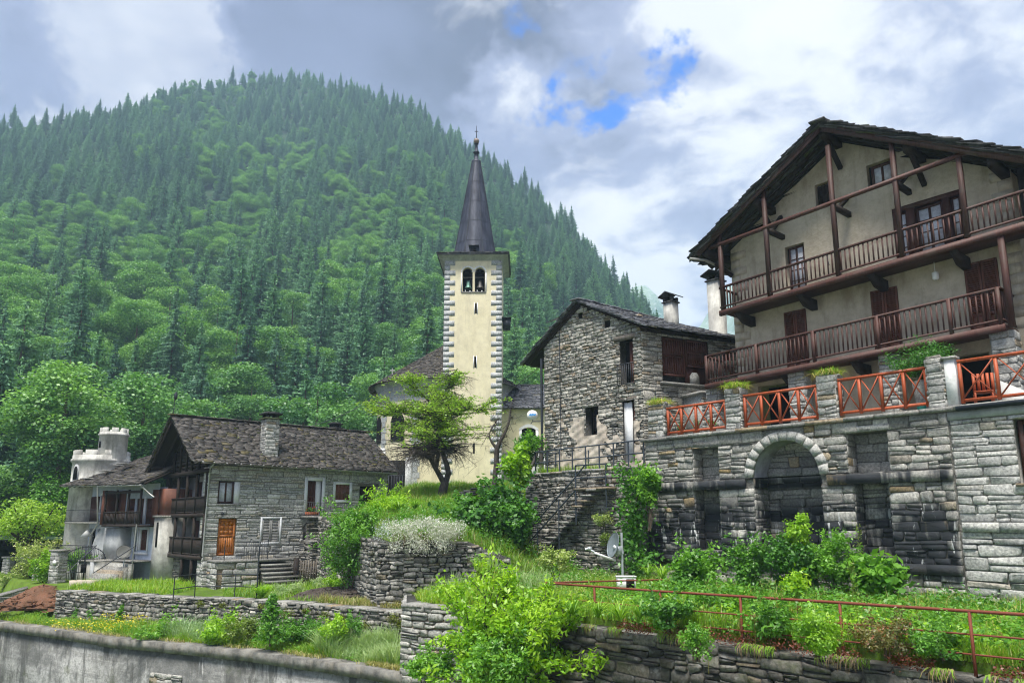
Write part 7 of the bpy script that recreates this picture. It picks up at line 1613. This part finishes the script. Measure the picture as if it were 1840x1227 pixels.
for dx, dy, L in ((-.25, .1, 1.9), (.15, -.1, 2.1), (-.05, .2, 2.3), (.3, .1, 1.7), (-.45, -.1, 1.5), (.5, .0, 1.6), (.0, -.3, 2.0), (-.3, -.2, 1.8), (.25, .2, 2.1), (-.15, -.1, 1.4), (.6, .2, 1.4), (-.6, .1, 1.3)): twig_tree(mb, ml, np.array([U(-.15, .15), U(-.15, .15), .0]), np.array([dx, dy, 1.0]), L * .93, .07, 3, 50, .16, .47, .42)
part(ml, 'crown', M['leaf_lime'], at_, absz=False); part(mb, 'trunk', M['bark'], at_, absz=False)
c = at(910, 1190, 19.3); bush('ash_suckers', 'low leafy suckers around the foot of the ash tree', 'bush', c, (1.3, .8, .75), 3400, .15, 'leaf_mid', k=26, base=-6, aspect=.38, droop=.4)
c = at(775, 1200, 20.8); bush('ash_suckers', 'pale green bush at the foot of the pale corner wall', 'bush', c, (.75, .6, .5), 2000, .12, 'leaf_mid', k=14, base=-6)
c = at(1000, 1010, 26.5); bush('elder_bush', 'pale leafy elder at the start of the rusty railing', 'bush', c, (.6, .5, .4), 900, .14, 'leaf_pale', k=10, base=-2.4)

# ================================================================== the two trees before the church
def limb(m, pts, r): m.tube(pts, r, 8, cap=True)
B0 = at(793, 900, 40.0)
ct = thing('fruit_tree', 'gnarled tree with bare drooping twigs below and fresh green leaves above', 'tree', tuple(B0), 0); mb, ml = MB(), MB()
def Q(px, py, dd=0.0): return at(px, py, 40 + dd) - B0
trunk = [Q(793, 902), Q(796, 880), Q(800, 866)]; limb(mb, trunk, [.30, .24, .22])
sA = [Q(798, 868), Q(788, 850, -.1), Q(779, 835, -.2), Q(772, 822, -.3), Q(755, 815, -.4), Q(738, 812, -.5)]; limb(mb, sA, [.16, .14, .12, .10, .07, .05])
sB = [Q(800, 868), Q(806, 850, .1), Q(803, 835, .1), Q(797, 818, .2), Q(792, 800, .2), Q(788, 770, .3), Q(792, 735, .3), Q(802, 700, .3), Q(822, 662, .3)]; limb(mb, sB, [.17, .15, .14, .12, .11, .09, .07, .05, .025])
sC = [Q(790, 805, .2), Q(775, 800, .1), Q(755, 798, -.3), Q(735, 806, -.6)]; limb(mb, sC, [.11, .10, .07, .04]); sD = [Q(792, 805, .2), Q(805, 803, 0), Q(820, 810, -.4)]; limb(mb, sD, [.11, .10, .05])
sE = [Q(783, 842, -.1), Q(788, 815, -.3), Q(790, 790, -.5), Q(780, 760, -.6), Q(768, 735, -.8)]; limb(mb, sE, [.12, .10, .08, .05, .03])
def spray(b, e, lf):
    """A side branch with fine twigs; LF: leafy, else bare and drooping."""
    L = np.linalg.norm(e - b); md = (b + e) / 2 + UP * U(.05, .3) * L * .3; mb.tube([b, md, e], [.034, .02, .006], 4, cap=False)
    for _k in range(10):
        t = U(.2, 1); p0 = md + (e - md) * (t * 2 - 1) if t > .5 else b + (md - b) * t * 2; o_ = RG.normal(0, 1, 3) * (.34, .34, .13 if lf else .2) - UP * (0 if lf else .22); e2 = p0 + o_; mb.tube([p0, (p0 + e2) / 2 + UP * .04, e2], [.010, .007, .003], 3, cap=False)
        if lf: tt = RG.uniform(.1, 1.1, (12, 1)); leaves(ml, p0 + (e2 - p0) * tt + RG.normal(0, 1, (12, 3)) * (.09, .09, .05), .13, .5, .8, None, .2, U(.15, .95))
        elif U() < .9:
            for _j in range(2): p1 = p0 + (e2 - p0) * U(.3, 1); mb.tube([p1, p1 + RG.normal(0, .16, 3) - UP * .1], [.006, .003], 3, cap=False)
sF = [Q(789, 775, .2), Q(765, 755, .3), Q(738, 742, .4), Q(712, 738, .4), Q(690, 748, .3)]; limb(mb, sF, [.08, .06, .045, .03, .012]); sG = [Q(790, 755, .3), Q(815, 738, .2), Q(842, 732, .1), Q(866, 742, 0)]; limb(mb, sG, [.07, .05, .035, .012]); sH = [Q(790, 745, .3), Q(765, 715, .2), Q(745, 695, .1), Q(735, 680, 0)]; limb(mb, sH, [.06, .045, .03, .01])
for stem, lo, nb, leafy in ((sF, 1, 9, 1), (sG, 1, 9, 1), (sH, 1, 8, 1), (sB, 5, 15, 1), (sE, 2, 13, 1), (sA, 4, 9, 0), (sC, 1, 16, 0), (sD, 1, 10, 0), (sB, 4, 8, 0)):
    stem = np.array(stem)
    for i in range(lo, len(stem)):
        for _ in range(nb):
            b = stem[i - 1] + (stem[i] - stem[i - 1]) * U(); az = U(0, 6.28); tp = np.clip((b[2] - 3.0) / 4.2, 0, 1)
            if leafy: d = np.array([cos(az), sin(az), U(-.05, .55)]); L = U(.7, 2.9) * (1 - .6 * tp)
            else: d = np.array([cos(az), sin(az), U(-.55, .15)]); L = U(.9, 2.8)
            d /= np.linalg.norm(d); spray(b, b + d * L, bool(leafy) and (b + d * L)[2] > 2.9)
            if leafy and tp < .35 and U() < .5: d2_ = np.array([cos(az + .4), sin(az + .4), .12]); spray(b, b + d2_ * U(2.4, 3.7), True)
part(ml, 'crown', M['leaf_larch_tree'], ct, absz=False); part(mb, 'trunk', M['bark'], ct, absz=False)
B1 = at(885, 880, 39.0); dt = thing('dead_tree', 'bare dark dead tree leaning in front of the bell tower', 'tree', tuple(B1), 0); mb = MB()
def Q1(px, py, dd=0.0): return at(px, py, 39 + dd) - B1
t1 = [Q1(886, 884), Q1(889, 860), Q1(892, 830), Q1(893, 805), Q1(900, 790), Q1(910, 772), Q1(915, 755), Q1(917, 735)]; limb(mb, t1, [.15, .13, .13, .14, .09, .07, .06, .03]); t2_ = [Q1(893, 806), Q1(884, 795), Q1(879, 785), Q1(882, 772), Q1(890, 760), Q1(897, 750)]; limb(mb, t2_, [.10, .06, .05, .04, .03, .015])
for stem in (t1, t2_):
    stem = np.array(stem)
    for i in range(3, len(stem)):
        for _ in range(7):
            b = stem[i - 1] + (stem[i] - stem[i - 1]) * U(); e = b + RG.normal(0, .4, 3) + UP * U(-.1, .3); mb.tube([b, (b + e) / 2 + RG.normal(0, .06, 3), e], [.02, .013, .004], 4, cap=False)
            for _k in range(4): p0 = b + (e - b) * U(.3, 1); mb.tube([p0, p0 + RG.normal(0, .2, 3)], [.008, .003], 3, cap=False)
part(mb, 'trunk', M['bark'], dt, absz=False)
lp = at(880, 884, 37.5); m = MB()
for i in range(60): x = U(-1.5, 1.5); z = U(0, .55 * (1 - abs(x) / 1.9)); m.beam((x - .25, U(-.3, .3), z), (x + .25, U(-.3, .3), z + U(-.05, .05)), U(.15, .3), U(.03, .06))
o = m.build('slate_heap', M['slate_dark']); o.location = tuple(lp - UP * .15); o.rotation_euler = (0, 0, rad(-35)); tag(o, 'dark heap of stacked roof slabs on the grass before the dead tree', 'slab heap')
m = MB(); a = at(943, 862, 36.6); b = at(972, 795, 36.6); m.tube([a, (a + b) / 2 + RT * .05, b], [.09, .08, .07], 7); m.tube([b - UP * 1.4, b + UP * .1], .09, 7); tag(m.build('fence_post', M['grey_wood']), 'weathered forked wooden post at the left end of the pipe railing', 'post')

# ================================================================== forested mountain
SKX = np.array([-900, -300, 0, 60, 180, 260, 330, 460, 540, 640, 740, 800, 870, 960, 1040, 1100, 1180, 1260, 1500, 2200]); SKY_ = np.array([300, 245, 230, 224, 214, 188, 164, 146, 144, 168, 204, 250, 292, 366, 434, 512, 596, 640, 760, 850])
SKR = np.array([900, 820, 760, 750, 740, 760, 800, 860, 840, 780, 720, 680, 650, 610, 580, 560, 540, 530, 500, 500.])
tanaz, el, RR = [], [], []
for px, py, r_ in zip(SKX, SKY_, SKR):
    d = ray(px, py); tanaz.append(math.atan2(d @ RT, d @ FW)); el.append(d[2] / math.hypot(d @ RT, d @ FW)); RR.append(r_)
tanaz, el, RR = map(np.array, (tanaz, el, RR)); RR = RR * .70
R00 = 92.0
def fnoise(a, r): return .5 * np.sin(a * 21 + r * .011) + .35 * np.sin(a * 43 - r * .019 + 1.3) + .3 * np.sin(r * .045 + a * 9) + .2 * np.sin(a * 90 + r * .07)
def hz(az, r):
    E = np.interp(az, tanaz, el); R = np.interp(az, tanaz, RR); t = np.clip((r - R00) / (R - R00), 0, 1)
    z0 = np.where(az < -.19, -.5, 2.0) * 1.0
    z = z0 + r * E * t ** .56 * (1 + .035 * fnoise(az, r) * np.sin(np.clip(t, 0, 1) * pi))
    back = np.maximum(r - R, 0); return z - back * .45 * (1 + 0 * E)
azs = np.linspace(-1.25, 1.2, 260); rs = np.concatenate([np.linspace(58, 92, 8), np.linspace(96, 760, 150)])
AZ, RRR = np.meshgrid(azs, rs, indexing='ij'); HZ = hz(AZ, RRR); HZ = np.where(RRR < 92, np.minimum(HZ, 1.2), HZ) - np.where(RRR < 92, .6, 0)
pos = RT * (np.sin(AZ) * RRR)[..., None] + FW * (np.cos(AZ) * RRR)[..., None] + UP * HZ[..., None]
m = MB(); a_, b_ = AZ.shape; idx = np.arange(a_ * b_).reshape(a_, b_)
m.add(pos.reshape(-1, 3), np.stack([idx[:-1, :-1], idx[:-1, 1:], idx[1:, 1:], idx[1:, :-1]], -1).reshape(-1, 4), (.5, .5, .5)); tag(m.build('hillside', M['hill'], smooth=True), kind='structure')
# far ridge beyond, its distance haze partly put into a pale colour
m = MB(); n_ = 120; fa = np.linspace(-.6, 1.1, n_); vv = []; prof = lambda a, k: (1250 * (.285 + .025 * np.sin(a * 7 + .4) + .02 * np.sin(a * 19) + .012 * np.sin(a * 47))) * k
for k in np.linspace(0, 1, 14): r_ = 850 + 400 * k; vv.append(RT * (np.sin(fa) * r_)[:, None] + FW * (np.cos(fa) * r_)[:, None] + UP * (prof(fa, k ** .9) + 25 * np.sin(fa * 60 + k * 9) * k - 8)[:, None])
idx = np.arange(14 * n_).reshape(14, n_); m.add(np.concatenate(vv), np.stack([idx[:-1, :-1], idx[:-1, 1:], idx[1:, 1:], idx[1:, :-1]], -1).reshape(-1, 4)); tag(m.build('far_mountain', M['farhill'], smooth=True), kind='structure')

def conifer(seed, h, r0, dens, mat, droop, jag=.25):
    m = MB(); nl = int(h * 1.6)
    for i in range(nl):
        q = (i + U(0, .8)) / nl; z = h * (.1 + .89 * q); L0 = r0 * (1 - q) ** .85 * U(1 - jag, 1 + jag) + .12; nb = int(7 + 5 * (1 - q))
        az = RG.uniform(0, 2 * pi, nb); L = L0 * RG.uniform(.65, 1.2, nb); k = max(5, int(dens * L0 / r0 * 22) + 3)
        tt = np.tile(np.linspace(.12, 1, k), (nb, 1)); dx = np.cos(az)[:, None] * tt * L[:, None]; dy = np.sin(az)[:, None] * tt * L[:, None]; dz = z - droop * L[:, None] * tt ** 1.4 + .22 * L[:, None] * tt ** 3
        p = np.stack([dx, dy, dz], -1).reshape(-1, 3); rd = np.repeat(np.stack([np.cos(az), np.sin(az), np.full(nb, -droop * .5)], 1), k, 0)
        sdv = np.repeat(np.stack([-np.sin(az), np.cos(az), np.zeros(nb)], 1), k, 0); w_ = (.20 + .62 * (1 - tt) ** .7 * np.minimum(1, L[:, None] / 2.2)).reshape(-1, 1)
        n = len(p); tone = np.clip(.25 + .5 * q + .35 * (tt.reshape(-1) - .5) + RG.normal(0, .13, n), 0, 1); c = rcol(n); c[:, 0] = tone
        a = unit(rd + RG.normal(0, .3, (n, 3))) * (.27 + .08 * w_) * RG.uniform(.7, 1.3, (n, 1)); b = unit(sdv + RG.normal(0, .3, (n, 3)) - UP * .3) * w_ * .44
        quads(m, p, a, b, c, -.35)
        hg = RG.uniform(0, 1, n) < .55; nn = int(hg.sum()); quads(m, p[hg] - UP * .32, np.tile(-UP * .26, (nn, 1)) + RG.normal(0, .08, (nn, 3)), unit(RG.normal(0, 1, (nn, 3)) * (1, 1, .1)) * .12, c[hg])
    leaves(m, RG.normal(0, .12, (14, 3)) + UP * h, .5, .3, .2)
    return m
def broadleaf(h, r, k, n, size):
    m = MB(); cc = clumps((0, 0, h * .60), (r * .78, r * .78, h * .34), k, .45); tn = RG.uniform(.05, .95, k); idx = RG.integers(0, k, n); d = unit(RG.normal(0, 1, (n, 3)) + (0, 0, .35)); rr = RG.uniform(.55, 1, (n, 1)); cs = RG.uniform(.75, 1.25, (k, 1))
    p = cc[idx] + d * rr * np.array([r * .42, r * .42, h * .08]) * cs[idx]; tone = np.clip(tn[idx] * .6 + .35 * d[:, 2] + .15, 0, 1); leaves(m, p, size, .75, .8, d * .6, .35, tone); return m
def tree_proto(name, cm, mat, h, r_tr):
    me_c = cm.build('crown', M[mat]); mt = MB(); mt.tube([(0, 0, -1.5), (U(-.1, .1), U(-.1, .1), h * .5), (0, 0, h * .96)], [r_tr, r_tr * .6, .03], 7)
    me_t = mt.build('trunk', M['bark_brown']); return me_c, me_t, h
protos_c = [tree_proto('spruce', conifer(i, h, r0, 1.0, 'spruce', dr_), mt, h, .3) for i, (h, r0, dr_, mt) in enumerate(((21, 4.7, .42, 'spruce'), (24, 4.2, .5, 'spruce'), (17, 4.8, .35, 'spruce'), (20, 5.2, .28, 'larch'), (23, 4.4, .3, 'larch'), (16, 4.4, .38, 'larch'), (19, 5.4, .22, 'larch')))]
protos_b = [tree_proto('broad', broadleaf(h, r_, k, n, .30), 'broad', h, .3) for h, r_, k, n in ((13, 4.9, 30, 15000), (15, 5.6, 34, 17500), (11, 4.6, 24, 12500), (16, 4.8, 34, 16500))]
# place the trees: polar jittered sampling, denser cover near the eye
NT_ = 13000; az = RG.uniform(tanaz[0] * .78, np.interp(1290, SKX, tanaz), NT_ * 2); u = RG.uniform(0, 1, NT_ * 2); r_ = np.sqrt(72 ** 2 + u * (640 ** 2 - 72 ** 2)); Rm = np.interp(az, tanaz, RR)
_la, _de = np.sin(az) * r_, np.cos(az) * r_; keep = (r_ < Rm + 14) & ~((_la > -15) & (_la < 14) & (_de < 84)) & ~((_la > -36) & (_de < 74)); az, r_ = az[keep], r_[keep]
_px = 920 + 1330 * np.tan(az) / 1.0; keep = ~((_px > 985) & (r_ < 250)) & (_px < 1190); az, r_ = az[keep], r_[keep]
order = np.argsort(r_); az, r_ = az[order], r_[order]
X2 = np.sin(az) * r_; D2 = np.cos(az) * r_; Zt = hz(az, r_)
cell = {}; sel = []
for i in range(len(az)):
    md = (5.6 + r_[i] * .0042) * (1 - .25 * float(sstep(r_[i], 250, 420))); key = (int(X2[i] // 8), int(D2[i] // 8)); ok = True
    for a in (-1, 0, 1):
        for b in (-1, 0, 1):
            for j in cell.get((key[0] + a, key[1] + b), ()):
                if (X2[i] - X2[j]) ** 2 + (D2[i] - D2[j]) ** 2 < md * md: ok = False
    if ok: cell.setdefault(key, []).append(i); sel.append(i)
sel = np.array(sel); az, r_, X2, D2, Zt = az[sel], r_[sel], X2[sel], D2[sel], Zt[sel]
Rm = np.interp(az, tanaz, RR); tt = (r_ - R00) / (Rm - R00)
pb = .44 + .2 * np.sin(az * 13 + r_ * .013) + .2 * np.sin(az * 31 - r_ * .021 + 1) - .55 * sstep(tt, .45, .9) + .1 * (az < -.35)
isb = RG.uniform(0, 1, len(az)) < pb
W2 = RT * X2[:, None] + FW * D2[:, None] + UP * (Zt - .6)[:, None]
px_ = 920 + 1330 * (W2 @ RT) / (W2 @ CF)
def zone(px, t):
    a = 'above the turreted house' if px < 300 else 'above the stone house roof' if px < 660 else 'behind the bell tower' if px < 930 else 'right of the bell tower'
    b = 'at the forest foot' if t < .06 else 'low on the slope' if t < .16 else 'on the forested slope'
    return b + ' ' + a
def plant_forest(mask, protos, nm, kinds, cat, grp, nind, stuffname):
    ids = np.where(mask)[0]; ids = ids[np.argsort(r_[ids])]; vis = ids[(px_[ids] > -60) & (px_[ids] < 1200)]; ind = set(vis[:nind].tolist())
    pick = RG.integers(0, len(protos), len(az)); n_done = 0; roots = {}
    for i in ids:
        if i not in ind: continue
        k = int(pick[i]); cr, tr, h = protos[k]; kind = kinds[k]; lab = f'{kind[0]} {zone(px_[i], tt[i])}'
        if k not in roots:
            t = thing(nm(k), lab, cat, tuple(W2[i]), U(0, 360), grp); cr.parent = t; tr.parent = t; cr.location = tr.location = (0, 0, 0); roots[k] = t
        else: t = dup(roots[k], tuple(W2[i]), U(0, 6.28), None, lab)
        s_ = U(.75, 1.3) * float(.86 + .2 * sstep(tt[i], 0, .2) - .42 * np.clip(tt[i], 0, 1)); t.scale = (s_ * U(.85, 1.15),) * 2 + (s_,)
    rest = np.array([i for i in ids if i not in ind])
    me = bpy.data.meshes.new(stuffname); me.vertices.add(len(rest)); me.vertices.foreach_set('co', W2[rest].astype(np.float32).ravel())
    for an, ty, data in (('pk', 'INT', pick[rest].astype(np.int32)), ('rot', 'FLOAT', RG.uniform(0, 6.28, len(rest)).astype(np.float32)), ('sc', 'FLOAT', (RG.uniform(.6, 1.35, len(rest)) * (.86 + .2 * sstep(tt[rest], 0, .2) - .45 * np.clip(tt[rest], 0, 1))).astype(np.float32))):
        a = me.attributes.new(an, ty, 'POINT'); a.data.foreach_set('value', data)
    o = link(stuffname, me); tag(o, kind='stuff')
    ng = bpy.data.node_groups.new(stuffname, 'GeometryNodeTree'); ng.interface.new_socket('Geometry', in_out='INPUT', socket_type='NodeSocketGeometry'); ng.interface.new_socket('Geometry', in_out='OUTPUT', socket_type='NodeSocketGeometry')
    g = NT(ng); gi = g('NodeGroupInput'); go = g('NodeGroupOutput'); join = g('GeometryNodeGeometryToInstance')
    for k in reversed(range(len(protos))):
        oi = g('GeometryNodeObjectInfo', transform_space='ORIGINAL'); oi.inputs['Object'].default_value = protos[k][0]; oi.inputs['As Instance'].default_value = True
        g.l.new(oi.outputs['Geometry'], join.inputs[0]) if False else None
        protos_sock.append(oi) if False else None
        objs.append(oi)
    jn = g('GeometryNodeJoinGeometry')
    for oi in objs[-len(protos):]: g.l.new(oi.outputs['Geometry'], jn.inputs[0])
    def attr(n_, ty): a = g('GeometryNodeInputNamedAttribute', data_type=ty); a.inputs['Name'].default_value = n_; return a.outputs['Attribute']
    ip = g('GeometryNodeInstanceOnPoints'); g.l.new(gi.outputs[0], ip.inputs['Points']); g.l.new(jn.outputs[0], ip.inputs['Instance']); ip.inputs['Pick Instance'].default_value = True
    g.l.new(attr('pk', 'INT'), ip.inputs['Instance Index'])
    cx_ = g('ShaderNodeCombineXYZ'); g.l.new(attr('rot', 'FLOAT'), cx_.inputs[2]); e2r = g('FunctionNodeEulerToRotation'); g.l.new(cx_.outputs[0], e2r.inputs[0]); g.l.new(e2r.outputs[0], ip.inputs['Rotation'])
    cs_ = g('ShaderNodeCombineXYZ'); s_ = attr('sc', 'FLOAT'); [g.l.new(s_, cs_.inputs[i]) for i in range(3)]; g.l.new(cs_.outputs[0], ip.inputs['Scale'])
    g.l.new(ip.outputs[0], go.inputs[0]); g.n.remove(join)
    md = o.modifiers.new('trees', 'NODES'); md.node_group = ng; return len(rest)
objs = []
kc = [('dark spruce tree with drooping boughs',), ('slender dark spruce tree',), ('broad dark spruce tree',), ('pale green larch tree',), ('slender pale green larch tree',), ('short dark spruce tree',), ('broad pale green larch tree',)]
kb = [('round bright green broadleaf tree',), ('large bright green broadleaf tree',), ('small round broadleaf tree',), ('tall bright green broadleaf tree',)]
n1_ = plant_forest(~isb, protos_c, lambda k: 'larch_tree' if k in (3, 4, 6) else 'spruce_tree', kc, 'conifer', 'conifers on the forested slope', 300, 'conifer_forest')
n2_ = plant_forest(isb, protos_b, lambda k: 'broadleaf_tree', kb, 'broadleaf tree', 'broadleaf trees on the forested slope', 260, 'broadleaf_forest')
print('forest', len(az), n1_, n2_)
# garden trees at the left edge
def garden_tree(name, label, px, py, dep, h, r_, k, n, size, mat, trunk_h, base=None, barkm='bark'):
    b = at(px, py, dep) if base is None else atz(px, py, base); t = thing(name, label, 'tree', tuple(b), 0); m = MB(); cc = foliage(m, (0, 0, (h + trunk_h) / 2), (r_, r_, (h - trunk_h) / 2), n, size, k, .4, .6, .55, .3, .35); part(m, 'crown', M[mat], t, absz=False)
    m = MB(); f = np.array([U(-.1, .1), U(-.1, .1), trunk_h * .85]); m.tube([(0, 0, -.5), f * (1, 1, .5), f], [r_ * .09, r_ * .075, r_ * .065], 8)
    for q in cc[:12]: m.tube([f * .97, f * .3 + q * .6 + UP * .1, q], [r_ * .05, r_ * .03, r_ * .01], 5)
    part(m, 'trunk', M[barkm], t, absz=False); return t
garden_tree('garden_tree', 'spreading garden tree with a forked trunk by the fence pillar', 40, 1020, 47, 4.4, 2.5, 26, 4200, .2, 'leaf_larch_tree', 1.6)
garden_tree('garden_tree', 'feathery light green tree standing behind the gate left of the tower', 85, 1005, 60, 7.2, 2.6, 30, 4600, .26, 'leaf_mid', .8)
garden_tree('garden_tree', 'tall bright green tree behind the turreted house garden', 108, 985, 66, 8.4, 2.9, 30, 4600, .3, 'leaf_deep', 1.0)
garden_tree('garden_tree', 'leafy tree at the photo edge behind the iron fence', 10, 990, 64, 6.0, 3.0, 28, 4000, .3, 'leaf_mid', 1.0)
c = at(70, 1005, 43); bush('blossom_shrub', 'cream blossoming shrub over the iron fence', 'shrub', c, (1.35, 1.0, 1.0), 3000, .15, 'leaf_pale', k=26, base=-3.4)
c = at(82, 1022, 40); bush('vine_shrub', 'bright green vine climbing over the fence pillar left of the gate', 'shrub', c, (.75, .5, .85), 1500, .17, 'leaf_lime', k=16, base=-3.4)
c = at(30, 1045, 44); bush('pink_shrub', 'low mixed shrub with pale flowers behind the far fence panel', 'shrub', c, (1.3, .8, .5), 1500, .14, 'leaf_pale', k=14, base=-3.6)
c = at(135, 1010, 41.5); bush('courtyard_shrub', 'green shrub in the courtyard behind the iron gate', 'shrub', c, (.8, .6, .6), 1300, .14, 'leaf_mid', k=14, base=-3.4)

# ================================================================== haze
hz_m, hn = newmat('haze_air'); hv = hn('ShaderNodeVolumePrincipled'); hv.inputs['Color'].default_value = (.55, .76, 1.0, 1); hv.inputs['Density'].default_value = HAZE; hv.inputs['Anisotropy'].default_value = .0
hn.l.new(hv.outputs[0], hn('ShaderNodeOutputMaterial').inputs['Volume'])
m = MB(); m.box(-1300, 1750, -300, 1750, -10.5, 410); o = m.build('haze', hz_m); tag(o, kind='stuff'); o.visible_shadow = True
